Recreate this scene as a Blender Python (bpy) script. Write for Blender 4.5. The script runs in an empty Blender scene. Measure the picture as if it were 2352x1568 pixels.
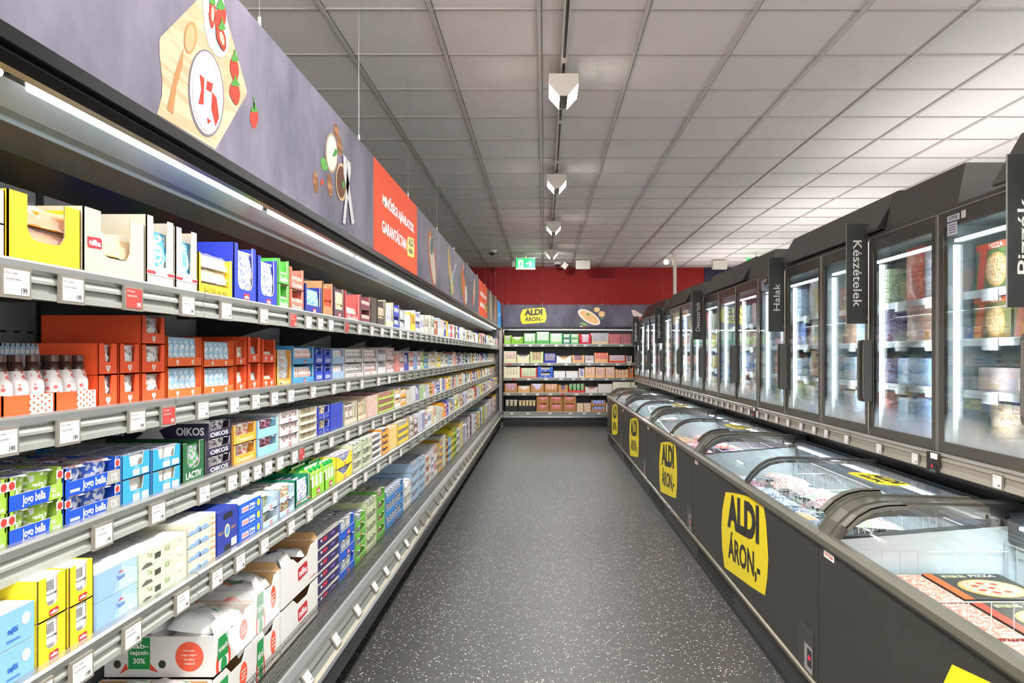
import bpy, math, random
from mathutils import Vector, Matrix
random.seed(7)
S = bpy.context.scene
C = S.collection
# ---------------------------------------------------------------- camera, world, exposure
F = 1640.0            # focal length in pixels of the 2352 px wide frame
VX, VY = 1251.0, 814.0  # vanishing point of the aisle
EYE = 1.56
cam_d = bpy.data.cameras.new('camera')
cam_d.sensor_width = 36.0
cam_d.lens = F * 36.0 / 2352.0
cam_d.shift_x = -(VX - 1176.0) / 2352.0
cam_d.shift_y = (VY - 784.0) / 2352.0
cam_d.clip_start = 0.05
cam = bpy.data.objects.new('camera', cam_d)
C.objects.link(cam)
cam.location = (0, 0, EYE)
cam.rotation_euler = (math.pi / 2, 0, 0)
S.camera = cam
w = bpy.data.worlds.new('world'); S.world = w
w.use_nodes = True
w.node_tree.nodes['Background'].inputs[0].default_value = (1.0, 0.96, 0.92, 1)
w.node_tree.nodes['Background'].inputs[1].default_value = 1.7
S.view_settings.view_transform = 'Standard'
S.view_settings.look = 'None'
S.view_settings.exposure = 0.52
S.view_settings.gamma = 1.0
S.view_settings.use_curve_mapping = False
cy = S.cycles
cy.max_bounces = 7; cy.diffuse_bounces = 3; cy.glossy_bounces = 3
cy.transmission_bounces = 4; cy.transparent_max_bounces = 16
cy.caustics_reflective = False; cy.caustics_refractive = False
cy.sample_clamp_indirect = 4.0
cy.use_denoising = True

def area(name, loc, size, energy, color=(1, 1, 1), rot=(0, 0, 0), parent=None, spread=180):
    l = bpy.data.lights.new(name, 'AREA')
    l.shape = 'RECTANGLE'; l.size, l.size_y = size
    l.energy = energy; l.color = color; l.spread = math.radians(spread)
    o = bpy.data.objects.new(name, l); C.objects.link(o)
    o.location = loc; o.rotation_euler = rot
    if parent: o.parent = parent
    return o
R = math.radians
# canopy strip lights over the left shelves (and the one over the end cabinet)
for i in range(6):
    y = 1.35 + i * 2.8
    area('canopy_strip_light', (-1.03, y, 2.09), (0.05, 2.6), 2.2, (0.93, 0.97, 1.0), (0, R(-20), 0))
area('canopy_strip_light', (1.2, 15.77, 2.09), (4.2, 0.05), 30, (0.93, 0.97, 1.0), (R(-15), 0, 0))
area('track_and_fill_beam', (0.13, 13.3, 3.4), (0.2, 0.1), 26, (1, .97, .94), (R(48), 0, 0), spread=120)  # added fill that brightens the end chiller, not one of the track lamps
# track luminaires over this aisle (throwing to both sides) and in the aisle beside it, then added ceiling fill
LAMPY = [4.86, 7.57, 10.28, 12.99]
for y in [-3.2, -0.5, 2.15] + LAMPY:
    k_ = 1 if y > 3 else .85
    area('track_and_fill_beam', (0.02, y + .14, 3.42), (0.12, 0.26), 54 * k_, (1, .97, .94), (0, R(-10), 0), spread=105)
    area('track_and_fill_beam', (0.24, y + .14, 3.42), (0.12, 0.26), 45, (1, .97, .94), (0, R(42), 0))
for y in (-2, 2, 6, 10, 14):
    area('next_aisle_beam', (5.6, y, 3.4), (0.3, 1.2), 120, (1, .95, .9), (0, 0, 0))
    area('ceiling_fill_right', (4.0, y, 2.45), (1.8, 3.2), 25, (1, .95, .91), (R(180), 0, 0))  # added upward fill, out of view, to brighten the ceiling from the right
area('ceiling_fill_behind', (0.6, -2.6, 2.2), (3.0, 3), 640, (1, .96, .93), (R(180), 0, 0))  # unseen fill added behind the camera to lift the ceiling

# ---------------------------------------------------------------- materials
def lin(c):
    if isinstance(c, (tuple, list)): return tuple(c[:3])
    c = c.lstrip('#'); c = c if len(c) == 6 else ''.join(q * 2 for q in c); out = []
    for i in (0, 2, 4):
        v = int(c[i:i + 2], 16) / 255.0
        out.append(v / 12.92 if v <= 0.04045 else ((v + 0.055) / 1.055) ** 2.4)
    return tuple(out)
_L = {}
def L(c):
    if c not in _L: _L[c] = lin(c or '#c8c8c8')
    return _L[c]
M = {}
def attr_mat(name, rough=.5, metal=0.0, spec=.5, bump=0, emit=0, prn=None, vary=0.0, alpha=1.0, coat=0):
    m = bpy.data.materials.new(name); m.use_nodes = True
    nt = m.node_tree; N = nt.nodes; P = N['Principled BSDF']
    a = N.new('ShaderNodeAttribute'); a.attribute_name = 'Col'
    col = a.outputs['Color']
    tc = N.new('ShaderNodeTexCoord')
    if prn:
        b = N.new('ShaderNodeAttribute'); b.attribute_name = 'Acc'
        mp = N.new('ShaderNodeMapping'); mp.inputs['Scale'].default_value = prn[1]
        nt.links.new(tc.outputs['Object'], mp.inputs['Vector'])
        if prn[0] == 'voronoi':
            t = N.new('ShaderNodeTexVoronoi'); t.inputs['Scale'].default_value = prn[2]
            nt.links.new(mp.outputs[0], t.inputs['Vector'])
            src = N.new('ShaderNodeMath'); src.operation = 'SUBTRACT'; src.inputs[0].default_value = 1.0; nt.links.new(t.outputs['Distance'], src.inputs[1]); so = src.outputs[0]
        else:
            t = N.new('ShaderNodeTexNoise'); t.inputs['Scale'].default_value = prn[2]; t.inputs['Detail'].default_value = 2.0
            nt.links.new(mp.outputs[0], t.inputs['Vector']); so = t.outputs[0]
        r = N.new('ShaderNodeMapRange'); r.inputs[1].default_value = prn[3] - .035; r.inputs[2].default_value = prn[3] + .035; r.inputs[4].default_value = .85
        nt.links.new(so, r.inputs[0])
        mx = N.new('ShaderNodeMix'); mx.data_type = 'RGBA'
        nt.links.new(r.outputs[0], mx.inputs[0]); nt.links.new(col, mx.inputs[6]); nt.links.new(b.outputs['Color'], mx.inputs[7])
        col = mx.outputs[2]
    if vary:
        n = N.new('ShaderNodeTexNoise'); n.inputs['Scale'].default_value = 9.0; n.inputs['Detail'].default_value = 4
        nt.links.new(tc.outputs['Object'], n.inputs['Vector'])
        mr = N.new('ShaderNodeMapRange'); mr.inputs[3].default_value = 1 - vary; mr.inputs[4].default_value = 1 + vary
        nt.links.new(n.outputs[0], mr.inputs[0])
        hs = N.new('ShaderNodeVectorMath'); hs.operation = 'SCALE'
        nt.links.new(col, hs.inputs[0]); nt.links.new(mr.outputs[0], hs.inputs['Scale'])
        col = hs.outputs[0]
    nt.links.new(col, P.inputs['Base Color'])
    P.inputs['Roughness'].default_value = rough; P.inputs['Metallic'].default_value = metal
    P.inputs['Specular IOR Level'].default_value = spec
    P.inputs['Coat Weight'].default_value = coat; P.inputs['Coat Roughness'].default_value = .08
    if alpha < 1: P.inputs['Alpha'].default_value = alpha
    if bump:
        n = N.new('ShaderNodeTexNoise'); n.inputs['Scale'].default_value = 260; nt.links.new(tc.outputs['Object'], n.inputs['Vector'])
        bp = N.new('ShaderNodeBump'); bp.inputs['Strength'].default_value = bump; bp.inputs['Distance'].default_value = .0005
        nt.links.new(n.outputs[0], bp.inputs['Height']); nt.links.new(bp.outputs[0], P.inputs['Normal'])
    if emit:
        nt.links.new(col, P.inputs['Emission Color']); P.inputs['Emission Strength'].default_value = emit
    M[name] = m
    return m
attr_mat('card', .55, vary=.04)
attr_mat('plastic', .32, coat=.25)
attr_mat('film', .18, coat=.5, vary=.08)
attr_mat('clear', .08, alpha=.22, coat=1)
attr_mat('banner', .7, spec=.25)
attr_mat('bannerprint', .7, spec=.25, prn=('noise', (1, .12, 1), 30.0, .5))
attr_mat('metal', .34, metal=.85, vary=.06)
attr_mat('steel', .22, metal=1.0, vary=.08)
attr_mat('brushed', .5, metal=.9, vary=.06)
attr_mat('paint', .42, vary=.03, bump=.3)
attr_mat('print', .5, prn=('noise', (1, 1, 1.6), 42.0, .52))
attr_mat('prints', .42, prn=('noise', (1, 1, 1), 95.0, .53), coat=.2)
attr_mat('polka', .3, prn=('voronoi', (1, 1, 1), 75.0, .68), coat=.3)
attr_mat('lidprint', .3, prn=('noise', (1, 1, 1), 60.0, .575), coat=.3)
attr_mat('glow', .5, emit=9.0)
attr_mat('glowsoft', .5, emit=1.6)

def glass_mat(name, tint=(.93, .97, .96), refl=1.0, rough=0.0, frost=0.0):
    m = bpy.data.materials.new(name); m.use_nodes = True
    nt = m.node_tree; N = nt.nodes; N.remove(N['Principled BSDF'])
    out = N['Material Output']
    tr = N.new('ShaderNodeBsdfTransparent'); tr.inputs[0].default_value = (*tint, 1)
    gl = N.new('ShaderNodeBsdfGlossy'); gl.inputs['Roughness'].default_value = rough
    fr = N.new('ShaderNodeFresnel'); fr.inputs[0].default_value = 1.5
    mu = N.new('ShaderNodeMath'); mu.operation = 'MULTIPLY'; mu.inputs[1].default_value = refl; mu.use_clamp = True
    nt.links.new(fr.outputs[0], mu.inputs[0])
    mx = N.new('ShaderNodeMixShader')
    nt.links.new(mu.outputs[0], mx.inputs[0]); nt.links.new(tr.outputs[0], mx.inputs[1]); nt.links.new(gl.outputs[0], mx.inputs[2])
    last = mx
    if frost:   # condensation creeping up from the lower edge of the pane (object z)
        tc = N.new('ShaderNodeTexCoord'); sp = N.new('ShaderNodeSeparateXYZ'); nt.links.new(tc.outputs['Object'], sp.inputs[0])
        no = N.new('ShaderNodeTexNoise'); no.inputs['Scale'].default_value = 5; nt.links.new(tc.outputs['Object'], no.inputs['Vector'])
        ad = N.new('ShaderNodeMath'); ad.operation = 'MULTIPLY_ADD'; ad.inputs[1].default_value = .12
        nt.links.new(no.outputs[0], ad.inputs[0]); nt.links.new(sp.outputs[2], ad.inputs[2])
        mr = N.new('ShaderNodeMapRange'); mr.inputs[1].default_value = frost + .06; mr.inputs[2].default_value = frost + .2
        mr.inputs[3].default_value = .85; mr.inputs[4].default_value = 0.0
        nt.links.new(ad.outputs[0], mr.inputs[0])
        df = N.new('ShaderNodeBsdfDiffuse'); df.inputs[0].default_value = (.6, .64, .65, 1)
        tl = N.new('ShaderNodeBsdfTranslucent'); tl.inputs[0].default_value = (.6, .64, .65, 1)
        m1 = N.new('ShaderNodeMixShader'); m1.inputs[0].default_value = .55
        nt.links.new(df.outputs[0], m1.inputs[1]); nt.links.new(tl.outputs[0], m1.inputs[2])
        m2 = N.new('ShaderNodeMixShader'); nt.links.new(mr.outputs[0], m2.inputs[0])
        nt.links.new(mx.outputs[0], m2.inputs[1]); nt.links.new(m1.outputs[0], m2.inputs[2]); last = m2
    nt.links.new(last.outputs[0], out.inputs[0])
    M[name] = m
glass_mat('glass', refl=.6)
glass_mat('doorglass', tint=(.95, .98, .975), refl=.85, frost=.045)

def tex_mat(name, build):
    m = bpy.data.materials.new(name); m.use_nodes = True
    build(m.node_tree, m.node_tree.nodes, m.node_tree.nodes['Principled BSDF']); M[name] = m
def _floor(nt, N, P):
    tc = N.new('ShaderNodeTexCoord')
    v = N.new('ShaderNodeTexVoronoi'); v.inputs['Scale'].default_value = 72
    n0 = N.new('ShaderNodeTexNoise'); n0.inputs['Scale'].default_value = 120
    mv = N.new('ShaderNodeVectorMath'); mv.operation = 'MULTIPLY_ADD'; mv.inputs[1].default_value = (.006, .006, 0)
    nt.links.new(tc.outputs['Object'], n0.inputs['Vector']); nt.links.new(n0.outputs[1], mv.inputs[0]); nt.links.new(tc.outputs['Object'], mv.inputs[2])
    nt.links.new(mv.outputs[0], v.inputs['Vector'])
    s = N.new('ShaderNodeSeparateColor'); nt.links.new(v.outputs['Color'], s.inputs[0])
    size = N.new('ShaderNodeMath'); size.operation = 'MULTIPLY'; size.inputs[1].default_value = .31   # fleck radius differs from cell to cell
    nt.links.new(s.outputs[1], size.inputs[0])
    lt = N.new('ShaderNodeMath'); lt.operation = 'LESS_THAN'; nt.links.new(v.outputs['Distance'], lt.inputs[0]); nt.links.new(size.outputs[0], lt.inputs[1])
    g = N.new('ShaderNodeMath'); g.operation = 'GREATER_THAN'; g.inputs[1].default_value = .2; nt.links.new(s.outputs[0], g.inputs[0])
    mu = N.new('ShaderNodeMath'); mu.operation = 'MULTIPLY'; nt.links.new(lt.outputs[0], mu.inputs[0]); nt.links.new(g.outputs[0], mu.inputs[1])
    n = N.new('ShaderNodeTexNoise'); n.inputs['Scale'].default_value = 300; n.inputs['Detail'].default_value = 3; nt.links.new(tc.outputs['Object'], n.inputs['Vector'])
    cr = N.new('ShaderNodeValToRGB'); cr.color_ramp.elements[0].position = .35; cr.color_ramp.elements[1].position = .7
    cr.color_ramp.elements[0].color = (.020, .020, .019, 1); cr.color_ramp.elements[1].color = (.054, .051, .047, 1)
    nt.links.new(n.outputs[0], cr.inputs[0])
    mx = N.new('ShaderNodeMix'); mx.data_type = 'RGBA'; nt.links.new(mu.outputs[0], mx.inputs[0]); nt.links.new(cr.outputs[0], mx.inputs[6]); mx.inputs[7].default_value = (.52, .52, .48, 1)
    nt.links.new(mx.outputs[2], P.inputs['Base Color'])
    P.inputs['Roughness'].default_value = .42
    P.inputs['Specular IOR Level'].default_value = .6
    bp = N.new('ShaderNodeBump'); bp.inputs['Strength'].default_value = .5; bp.inputs['Distance'].default_value = .0008
    nt.links.new(n.outputs[0], bp.inputs['Height']); nt.links.new(bp.outputs[0], P.inputs['Normal'])
tex_mat('vinyl', _floor)
def _tile(nt, N, P):
    tc = N.new('ShaderNodeTexCoord')
    n = N.new('ShaderNodeTexNoise'); n.inputs['Scale'].default_value = 180; n.inputs['Detail'].default_value = 4; nt.links.new(tc.outputs['Object'], n.inputs['Vector'])
    cr = N.new('ShaderNodeValToRGB'); cr.color_ramp.elements[0].color = (.74, .73, .715, 1); cr.color_ramp.elements[1].color = (.84, .83, .81, 1)
    nt.links.new(n.outputs[0], cr.inputs[0]); nt.links.new(cr.outputs[0], P.inputs['Base Color']); P.inputs['Roughness'].default_value = .9
    bp = N.new('ShaderNodeBump'); bp.inputs['Strength'].default_value = .35; bp.inputs['Distance'].default_value = .002
    nt.links.new(n.outputs[0], bp.inputs['Height']); nt.links.new(bp.outputs[0], P.inputs['Normal'])
tex_mat('ceiling_tile', _tile)
def _slate(a, b):
    def f(nt, N, P):
        tc = N.new('ShaderNodeTexCoord'); mp = N.new('ShaderNodeMapping'); mp.inputs['Scale'].default_value = (1, 1, .55)
        mp.inputs['Rotation'].default_value = (.5, 0.3, 0)
        nt.links.new(tc.outputs['Object'], mp.inputs[0])
        n = N.new('ShaderNodeTexNoise'); n.inputs['Scale'].default_value = 2.6; n.inputs['Detail'].default_value = 7; n.inputs['Roughness'].default_value = .62
        nt.links.new(mp.outputs[0], n.inputs['Vector'])
        cr = N.new('ShaderNodeValToRGB'); cr.color_ramp.elements[0].position = .34; cr.color_ramp.elements[1].position = .72
        cr.color_ramp.elements[0].color = (*a, 1); cr.color_ramp.elements[1].color = (*b, 1)
        nt.links.new(n.outputs[0], cr.inputs[0]); nt.links.new(cr.outputs[0], P.inputs['Base Color']); P.inputs['Roughness'].default_value = .62; P.inputs['Specular IOR Level'].default_value = .3
    return f
tex_mat('slate', _slate(L('#444150'), L('#746f7e')))
tex_mat('bronze_slate', _slate(L('#4a443f'), L('#7b736b')))
def _wall(nt, N, P):
    tc = N.new('ShaderNodeTexCoord'); n = N.new('ShaderNodeTexNoise'); n.inputs['Scale'].default_value = 60; n.inputs['Detail'].default_value = 3
    nt.links.new(tc.outputs['Object'], n.inputs['Vector'])
    cr = N.new('ShaderNodeValToRGB'); cr.color_ramp.elements[0].color = (*L('#8c0d0c'), 1); cr.color_ramp.elements[1].color = (*L('#a81412'), 1)
    nt.links.new(n.outputs[0], cr.inputs[0]); nt.links.new(cr.outputs[0], P.inputs['Base Color']); P.inputs['Roughness'].default_value = .7
tex_mat('red_paint', _wall)

# ---------------------------------------------------------------- mesh building
_T = {}
def text_geo(s, bold, xs):
    k = (s, bold, xs)
    if k not in _T:
        c = bpy.data.curves.new('t', 'FONT'); c.body = s; c.size = 1; c.offset = bold; c.resolution_u = 3
        o = bpy.data.objects.new('t', c); m = bpy.data.meshes.new_from_object(o)
        vs = [(v.co.x * xs, v.co.y) for v in m.vertices]; fs = [tuple(p.vertices) for p in m.polygons]
        bpy.data.objects.remove(o); bpy.data.meshes.remove(m); bpy.data.curves.remove(c)
        x0 = min(v[0] for v in vs); x1 = max(v[0] for v in vs); y0 = min(v[1] for v in vs); y1 = max(v[1] for v in vs)
        _T[k] = ([((x - x0), (y - y0)) for x, y in vs], fs, x1 - x0, y1 - y0)
    return _T[k]
SRC = {}
class MB:
    def __init__(s): s.v = []; s.f = []; s.c = []; s.a = []; s.m = []; s.M = None; s.smooth = False
    def add(s, vs, fs, col, mat='card', acc=None):
        b = len(s.v)
        if s.M: vs = [tuple(s.M @ Vector(v)) for v in vs]
        s.v.extend(vs); col = L(col); acc = L(acc) if acc is not None else col
        for f in fs:
            s.f.append(tuple(b + i for i in f)); s.c.append(col); s.a.append(acc); s.m.append(mat)
    def quad(s, a, b, c, d, col, mat='card', acc=None): s.add([a, b, c, d], [(0, 1, 2, 3)], col, mat, acc)
    def box(s, x0, y0, z0, x1, y1, z1, col, mat='card', acc=None, top=None, front=None):
        vs = [(x0, y0, z0), (x1, y0, z0), (x1, y1, z0), (x0, y1, z0), (x0, y0, z1), (x1, y0, z1), (x1, y1, z1), (x0, y1, z1)]
        s.add(vs, [(0, 3, 2, 1), (0, 1, 5, 4), (2, 3, 7, 6), (3, 0, 4, 7)], col, mat, acc)
        s.add(vs, [(1, 2, 6, 5)], *(front or (col, mat, acc)))
        s.add(vs, [(4, 5, 6, 7)], *(top or (col, mat, acc)))
    def prism(s, pts, axis, a, b, col, mat='card', acc=None, caps=True):
        n = len(pts)
        if axis == 'y': vs = [(p[0], a, p[1]) for p in pts] + [(p[0], b, p[1]) for p in pts]
        elif axis == 'x': vs = [(a, p[0], p[1]) for p in pts] + [(b, p[0], p[1]) for p in pts]
        else: vs = [(p[0], p[1], a) for p in pts] + [(p[0], p[1], b) for p in pts]
        fs = [(i, (i + 1) % n, n + (i + 1) % n, n + i) for i in range(n)]
        if caps: fs += [tuple(range(n))[::-1], tuple(range(n, 2 * n))]
        s.add(vs, fs, col, mat, acc)
    def sheet(s, pts, a, b, col, mat='card', acc=None, t=0.0):   # open profile (x,z) swept along y
        n = len(pts); vs = [(p[0], a, p[1]) for p in pts] + [(p[0], b, p[1]) for p in pts]
        s.add(vs, [(i, i + 1, n + i + 1, n + i) for i in range(n - 1)], col, mat, acc)
    def cyl(s, p0, p1, r, col, mat='card', n=8, r2=None, acc=None):
        p0 = Vector(p0); p1 = Vector(p1); d = (p1 - p0).normalized(); r2 = r if r2 is None else r2
        u = d.orthogonal().normalized(); w_ = d.cross(u); vs = []
        for p, q in ((p0, r), (p1, r2)):
            for i in range(n):
                t = 2 * math.pi * i / n; vs.append(tuple(p + u * (math.cos(t) * q) + w_ * (math.sin(t) * q)))
        s.add(vs, [(i, (i + 1) % n, n + (i + 1) % n, n + i) for i in range(n)] + [tuple(range(n))[::-1], tuple(range(n, 2 * n))], col, mat, acc)
    def lathe(s, prof, cx=0, cy_=0, n=12, col='#ffffff', mat='plastic', acc=None, sx=1, sy=1):
        vs = []; k = len(prof)
        for r, z in prof:
            for i in range(n):
                t = 2 * math.pi * i / n; vs.append((cx + math.cos(t) * r * sx, cy_ + math.sin(t) * r * sy, z))
        fs = [(j * n + i, j * n + (i + 1) % n, (j + 1) * n + (i + 1) % n, (j + 1) * n + i) for j in range(k - 1) for i in range(n)]
        fs.append(tuple(range((k - 1) * n, k * n))); fs.append(tuple(range(n))[::-1])
        s.add(vs, fs, col, mat, acc)
    def flat(s, pts, o, u, v, col, mat='card', acc=None):      # polygon given in (u,v) metres
        o = Vector(o); u = Vector(u); v = Vector(v)
        s.add([tuple(o + u * p[0] + v * p[1]) for p in pts], [tuple(range(len(pts)))], col, mat, acc)
    def ell(s, cu, cv, ru, rv, o, u, v, col, mat='card', n=20, tilt=0, acc=None, lo=None):
        pts = []
        for i in range(n):
            t = 2 * math.pi * i / n; a, b = math.cos(t) * ru, math.sin(t) * rv
            pts.append((cu + a * math.cos(tilt) - b * math.sin(tilt), cv + a * math.sin(tilt) + b * math.cos(tilt)))
        if lo is not None: pts = [(a, max(b, lo)) for a, b in pts]
        s.flat(pts, o, u, v, col, mat, acc)
    def text(s, t, o, u, v, width, height, col, mat='card', bold=.02, cu=0, cv=0, rot=0):
        """lettering fitted into width x height, centred on (cu,cv)"""
        vs, fs, tw, th = text_geo(t, bold, 1)
        o = Vector(o); u = Vector(u); v = Vector(v)
        sx = width / tw; sy = height / th; out = []
        for x, y in vs:
            a = (x - tw / 2) * sx; b = (y - th / 2) * sy
            if rot: a, b = a * math.cos(rot) - b * math.sin(rot), a * math.sin(rot) + b * math.cos(rot)
            out.append(tuple(o + u * (a + cu) + v * (b + cv)))
        s.add(out, fs, col, mat)
    def mesh(s, name, smooth=False):
        me = bpy.data.meshes.new(name); SRC[me.name] = (s, smooth)
        me.from_pydata(s.v, [], s.f)
        ms = sorted(set(s.m)); ix = {k: i for i, k in enumerate(ms)}
        for k in ms: me.materials.append(M[k])
        me.polygons.foreach_set('material_index', [ix[k] for k in s.m])
        ca = []; aa = []
        for f, c, a in zip(s.f, s.c, s.a):
            k = len(f); ca.extend((*c, 1.0) * k); aa.extend((*a, 1.0) * k)
        at = me.attributes.new('Col', 'FLOAT_COLOR', 'CORNER'); at.data.foreach_set('color', ca)
        if any(k in ('print', 'prints', 'lidprint', 'polka', 'bannerprint') for k in ms):
            at = me.attributes.new('Acc', 'FLOAT_COLOR', 'CORNER'); at.data.foreach_set('color', aa)
        if smooth: me.polygons.foreach_set('use_smooth', [True] * len(s.f))
        me.update()
        return me
def tag(o, label=None, cat=None, group=None, kind=None):
    if label: o['label'] = label
    if cat: o['category'] = cat
    if group: o['group'] = group
    if kind: o['kind'] = kind
    return o
def ob(name, me, parent=None, loc=(0, 0, 0), rot=0, label=None, cat=None, group=None, kind=None, smooth=False):
    if isinstance(me, MB): me = me.mesh(name, smooth)
    o = bpy.data.objects.new(name, me); C.objects.link(o)
    o.location = loc
    if rot: o.rotation_euler = rot if isinstance(rot, tuple) else (0, 0, rot)
    if parent: o.parent = parent
    return tag(o, label, cat, group, kind)
def empty(name, loc=(0, 0, 0), rot=0, **k):
    o = bpy.data.objects.new(name, None); C.objects.link(o); o.location = loc; o.empty_display_size = .05
    if rot: o.rotation_euler = (0, 0, rot)
    return tag(o, **k)
YV, ZV, XV = Vector((0, 1, 0)), Vector((0, 0, 1)), Vector((1, 0, 0))
def yat(px, X): return F * abs(X) / abs(px - VX)
def aldi(mb, o, u, v, W, H, cr=(0, 0)):
    """yellow price shield with its two lines of heavy lettering, lower left corner at o"""
    o = Vector(o); u = Vector(u); v = Vector(v); n = u.cross(v).normalized()
    v = v + u * 0
    P = [(.107, .885), (.3, .925), (.6, .97), (.908, 1), (.965, .8), (1, .5), (.985, .3), (.942, .11), (.7, .07), (.35, .03), (.083, 0), (.02, .2), (0, .45), (.025, .65)]
    mb.flat([(a * W, b * H) for a, b in P], o, u, v, '#e9d31c', 'paint')
    t = .04
    mb.text('ALDI', o + n * .0012, u + v * t, v, W * .68, H * .38, '#23221d', 'paint', .055, W * .5, H * .685)
    mb.text('ÁRON,-', o + n * .0012, u + v * t, v, W * .68, H * .36, '#23221d', 'paint', .03, W * .52, H * .28)
# ================================================================ THE SETTING
CEIL = EYE + 1.988
BACK = 16.42
X0, X1, Y0 = -2.35, 10.2, -5.5
mb = MB(); mb.box(X0, Y0, -.1, X1, BACK, 0, '#333333', 'vinyl'); ob('floor', mb, kind='structure')
mb = MB(); mb.box(X0, Y0, CEIL + .012, X1, BACK, CEIL + .1, '#cccccc', 'ceiling_tile')
T_ = .625
x = -.032 * 1.0417 - 4 * T_
lines = []
while x < X1:
    if x > X0:
        mb.box(x - .012, Y0, CEIL - .001, x + .012, BACK, CEIL + .02, '#c9c8c4', 'paint')
        mb.box(x + .0135, Y0, CEIL + .004, x + .019, BACK, CEIL + .02, '#77736e', 'paint')
    x += T_
y = 3.96 * 1.0417 - 14 * T_
while y < BACK:
    mb.box(X0, y - .005, CEIL + .003, X1, y + .005, CEIL + .02, '#a39f9a', 'paint')
    y += T_
ob('ceiling', mb, kind='structure')
mb = MB(); mb.box(X0 - .1, BACK, 0, X1, BACK + .1, CEIL + .1, '#aa0000', 'red_paint'); ob('wall_back', mb, kind='structure')
mb = MB(); mb.box(X0 - .1, Y0, 0, X0, BACK, CEIL + .1, '#b9b2aa', 'paint'); ob('wall_left', mb, kind='structure')
mb = MB(); mb.box(X1, Y0, 0, X1 + .1, BACK, CEIL + .1, '#b9b2aa', 'paint'); ob('wall_right', mb, kind='structure')

# ---------------------------------------------------------------- ceiling fittings
TX = .13
tr = empty('lighting_track', (TX, 4, CEIL), label='long white ceiling track with a black slot carrying the aisle lamps', cat='lighting track')
mb = MB(); mb.box(-.02, -8, -.035, .02, 9.4, 0, '#dcdad5', 'paint')
ob('rail', mb, tr)
mb = MB()
for k in range(14):
    mb.box(-.009, -8 + k * 1.25 + .04, -.0365, .009, -8 + k * 1.25 + 1.2, -.034, '#1c1b1a', 'paint')
ob('conductor_slot', mb, tr)
def lampmesh():
    b = MB()
    P = [(-.1, 0), (.1, 0), (.1, -.07), (.03, -.15), (-.03, -.15), (-.1, -.07)]
    for y0, y1 in ((0, .012), (.27, .282)):
        b.prism(P, 'y', y0, y1, '#d8d2c9', 'paint')
    b.box(-.1, .012, -.012, .1, .27, 0, '#d8d2c9', 'paint')
    for k in range(4): b.box(-.027 + k * .015, .012, -.15, -.019 + k * .015, .27, -.135, '#8d8a86', 'metal')
    b.box(-.03, .012, -.136, .03, .27, -.13, '#6d6a66', 'metal')
    return b
lm = lampmesh().mesh('housing')
b = MB()
for s_ in (-1, 1):
    b.add([(s_ * .1, .012, -.072), (s_ * .1, .27, -.072), (s_ * .031, .27, -.149), (s_ * .031, .012, -.149)], [(0, 1, 2, 3)], '#fff6ea', 'glow')
    b.add([(s_ * .0985, .012, -.014), (s_ * .0985, .27, -.014), (s_ * .0985, .27, -.07), (s_ * .0985, .012, -.07)], [(0, 1, 2, 3)], '#efe6da', 'paint')
lg = b.mesh('diffuser')
b = MB(); b.cyl((0, .14, 0), (0, .14, .05), .022, '#cfc9c1', 'paint', 10); la = b.mesh('adapter')
ordn = ['nearest', 'second', 'third', 'farthest']
for k, y in enumerate(LAMPY):
    e = empty('track_lamp', (TX, y, CEIL - .075), label='white wedge shaped track lamp with glowing sides, %s along the ceiling track' % ordn[k], cat='lamp', group='track lamps')
    ob('housing', lm, e); ob('diffuser', lg, e); ob('adapter', la, e)
# cameras, speakers, exit signs
def cx(px, Y): return (px - VX) * Y / F
def cz(py, Y): return EYE + (VY - py) * Y / F
def dome(x, y, label):
    e = empty('security_camera', (x, y, CEIL), label=label, cat='camera')
    b = MB(); b.lathe([(.075, -.05), (.085, -.03), (.085, 0)], n=16, col='#d2cdc6', mat='plastic'); ob('mount', b, e)
    b = MB(); b.lathe([(.012, -.1), (.045, -.088), (.062, -.06), (.062, -.045)], n=16, col='#141416', mat='plastic'); ob('lens_dome', b, e, smooth=True)
dome(cx(1131, 13.6), 13.6, 'white dome camera with black lens on the ceiling left of the exit sign')
dome(cx(1281, 15.4), 15.4, 'white dome camera with black lens on the ceiling right of the exit sign')
e = empty('smoke_detector', (cx(1179, 15.2), 15.2, CEIL), label='small white cylinder sensor hanging from the ceiling by the red wall', cat='detector')
b = MB(); b.lathe([(.03, -.13), (.045, -.12), (.045, -.03), (.03, 0)], n=14, col='#c9c4bd', mat='plastic'); ob('body', b, e)
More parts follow.
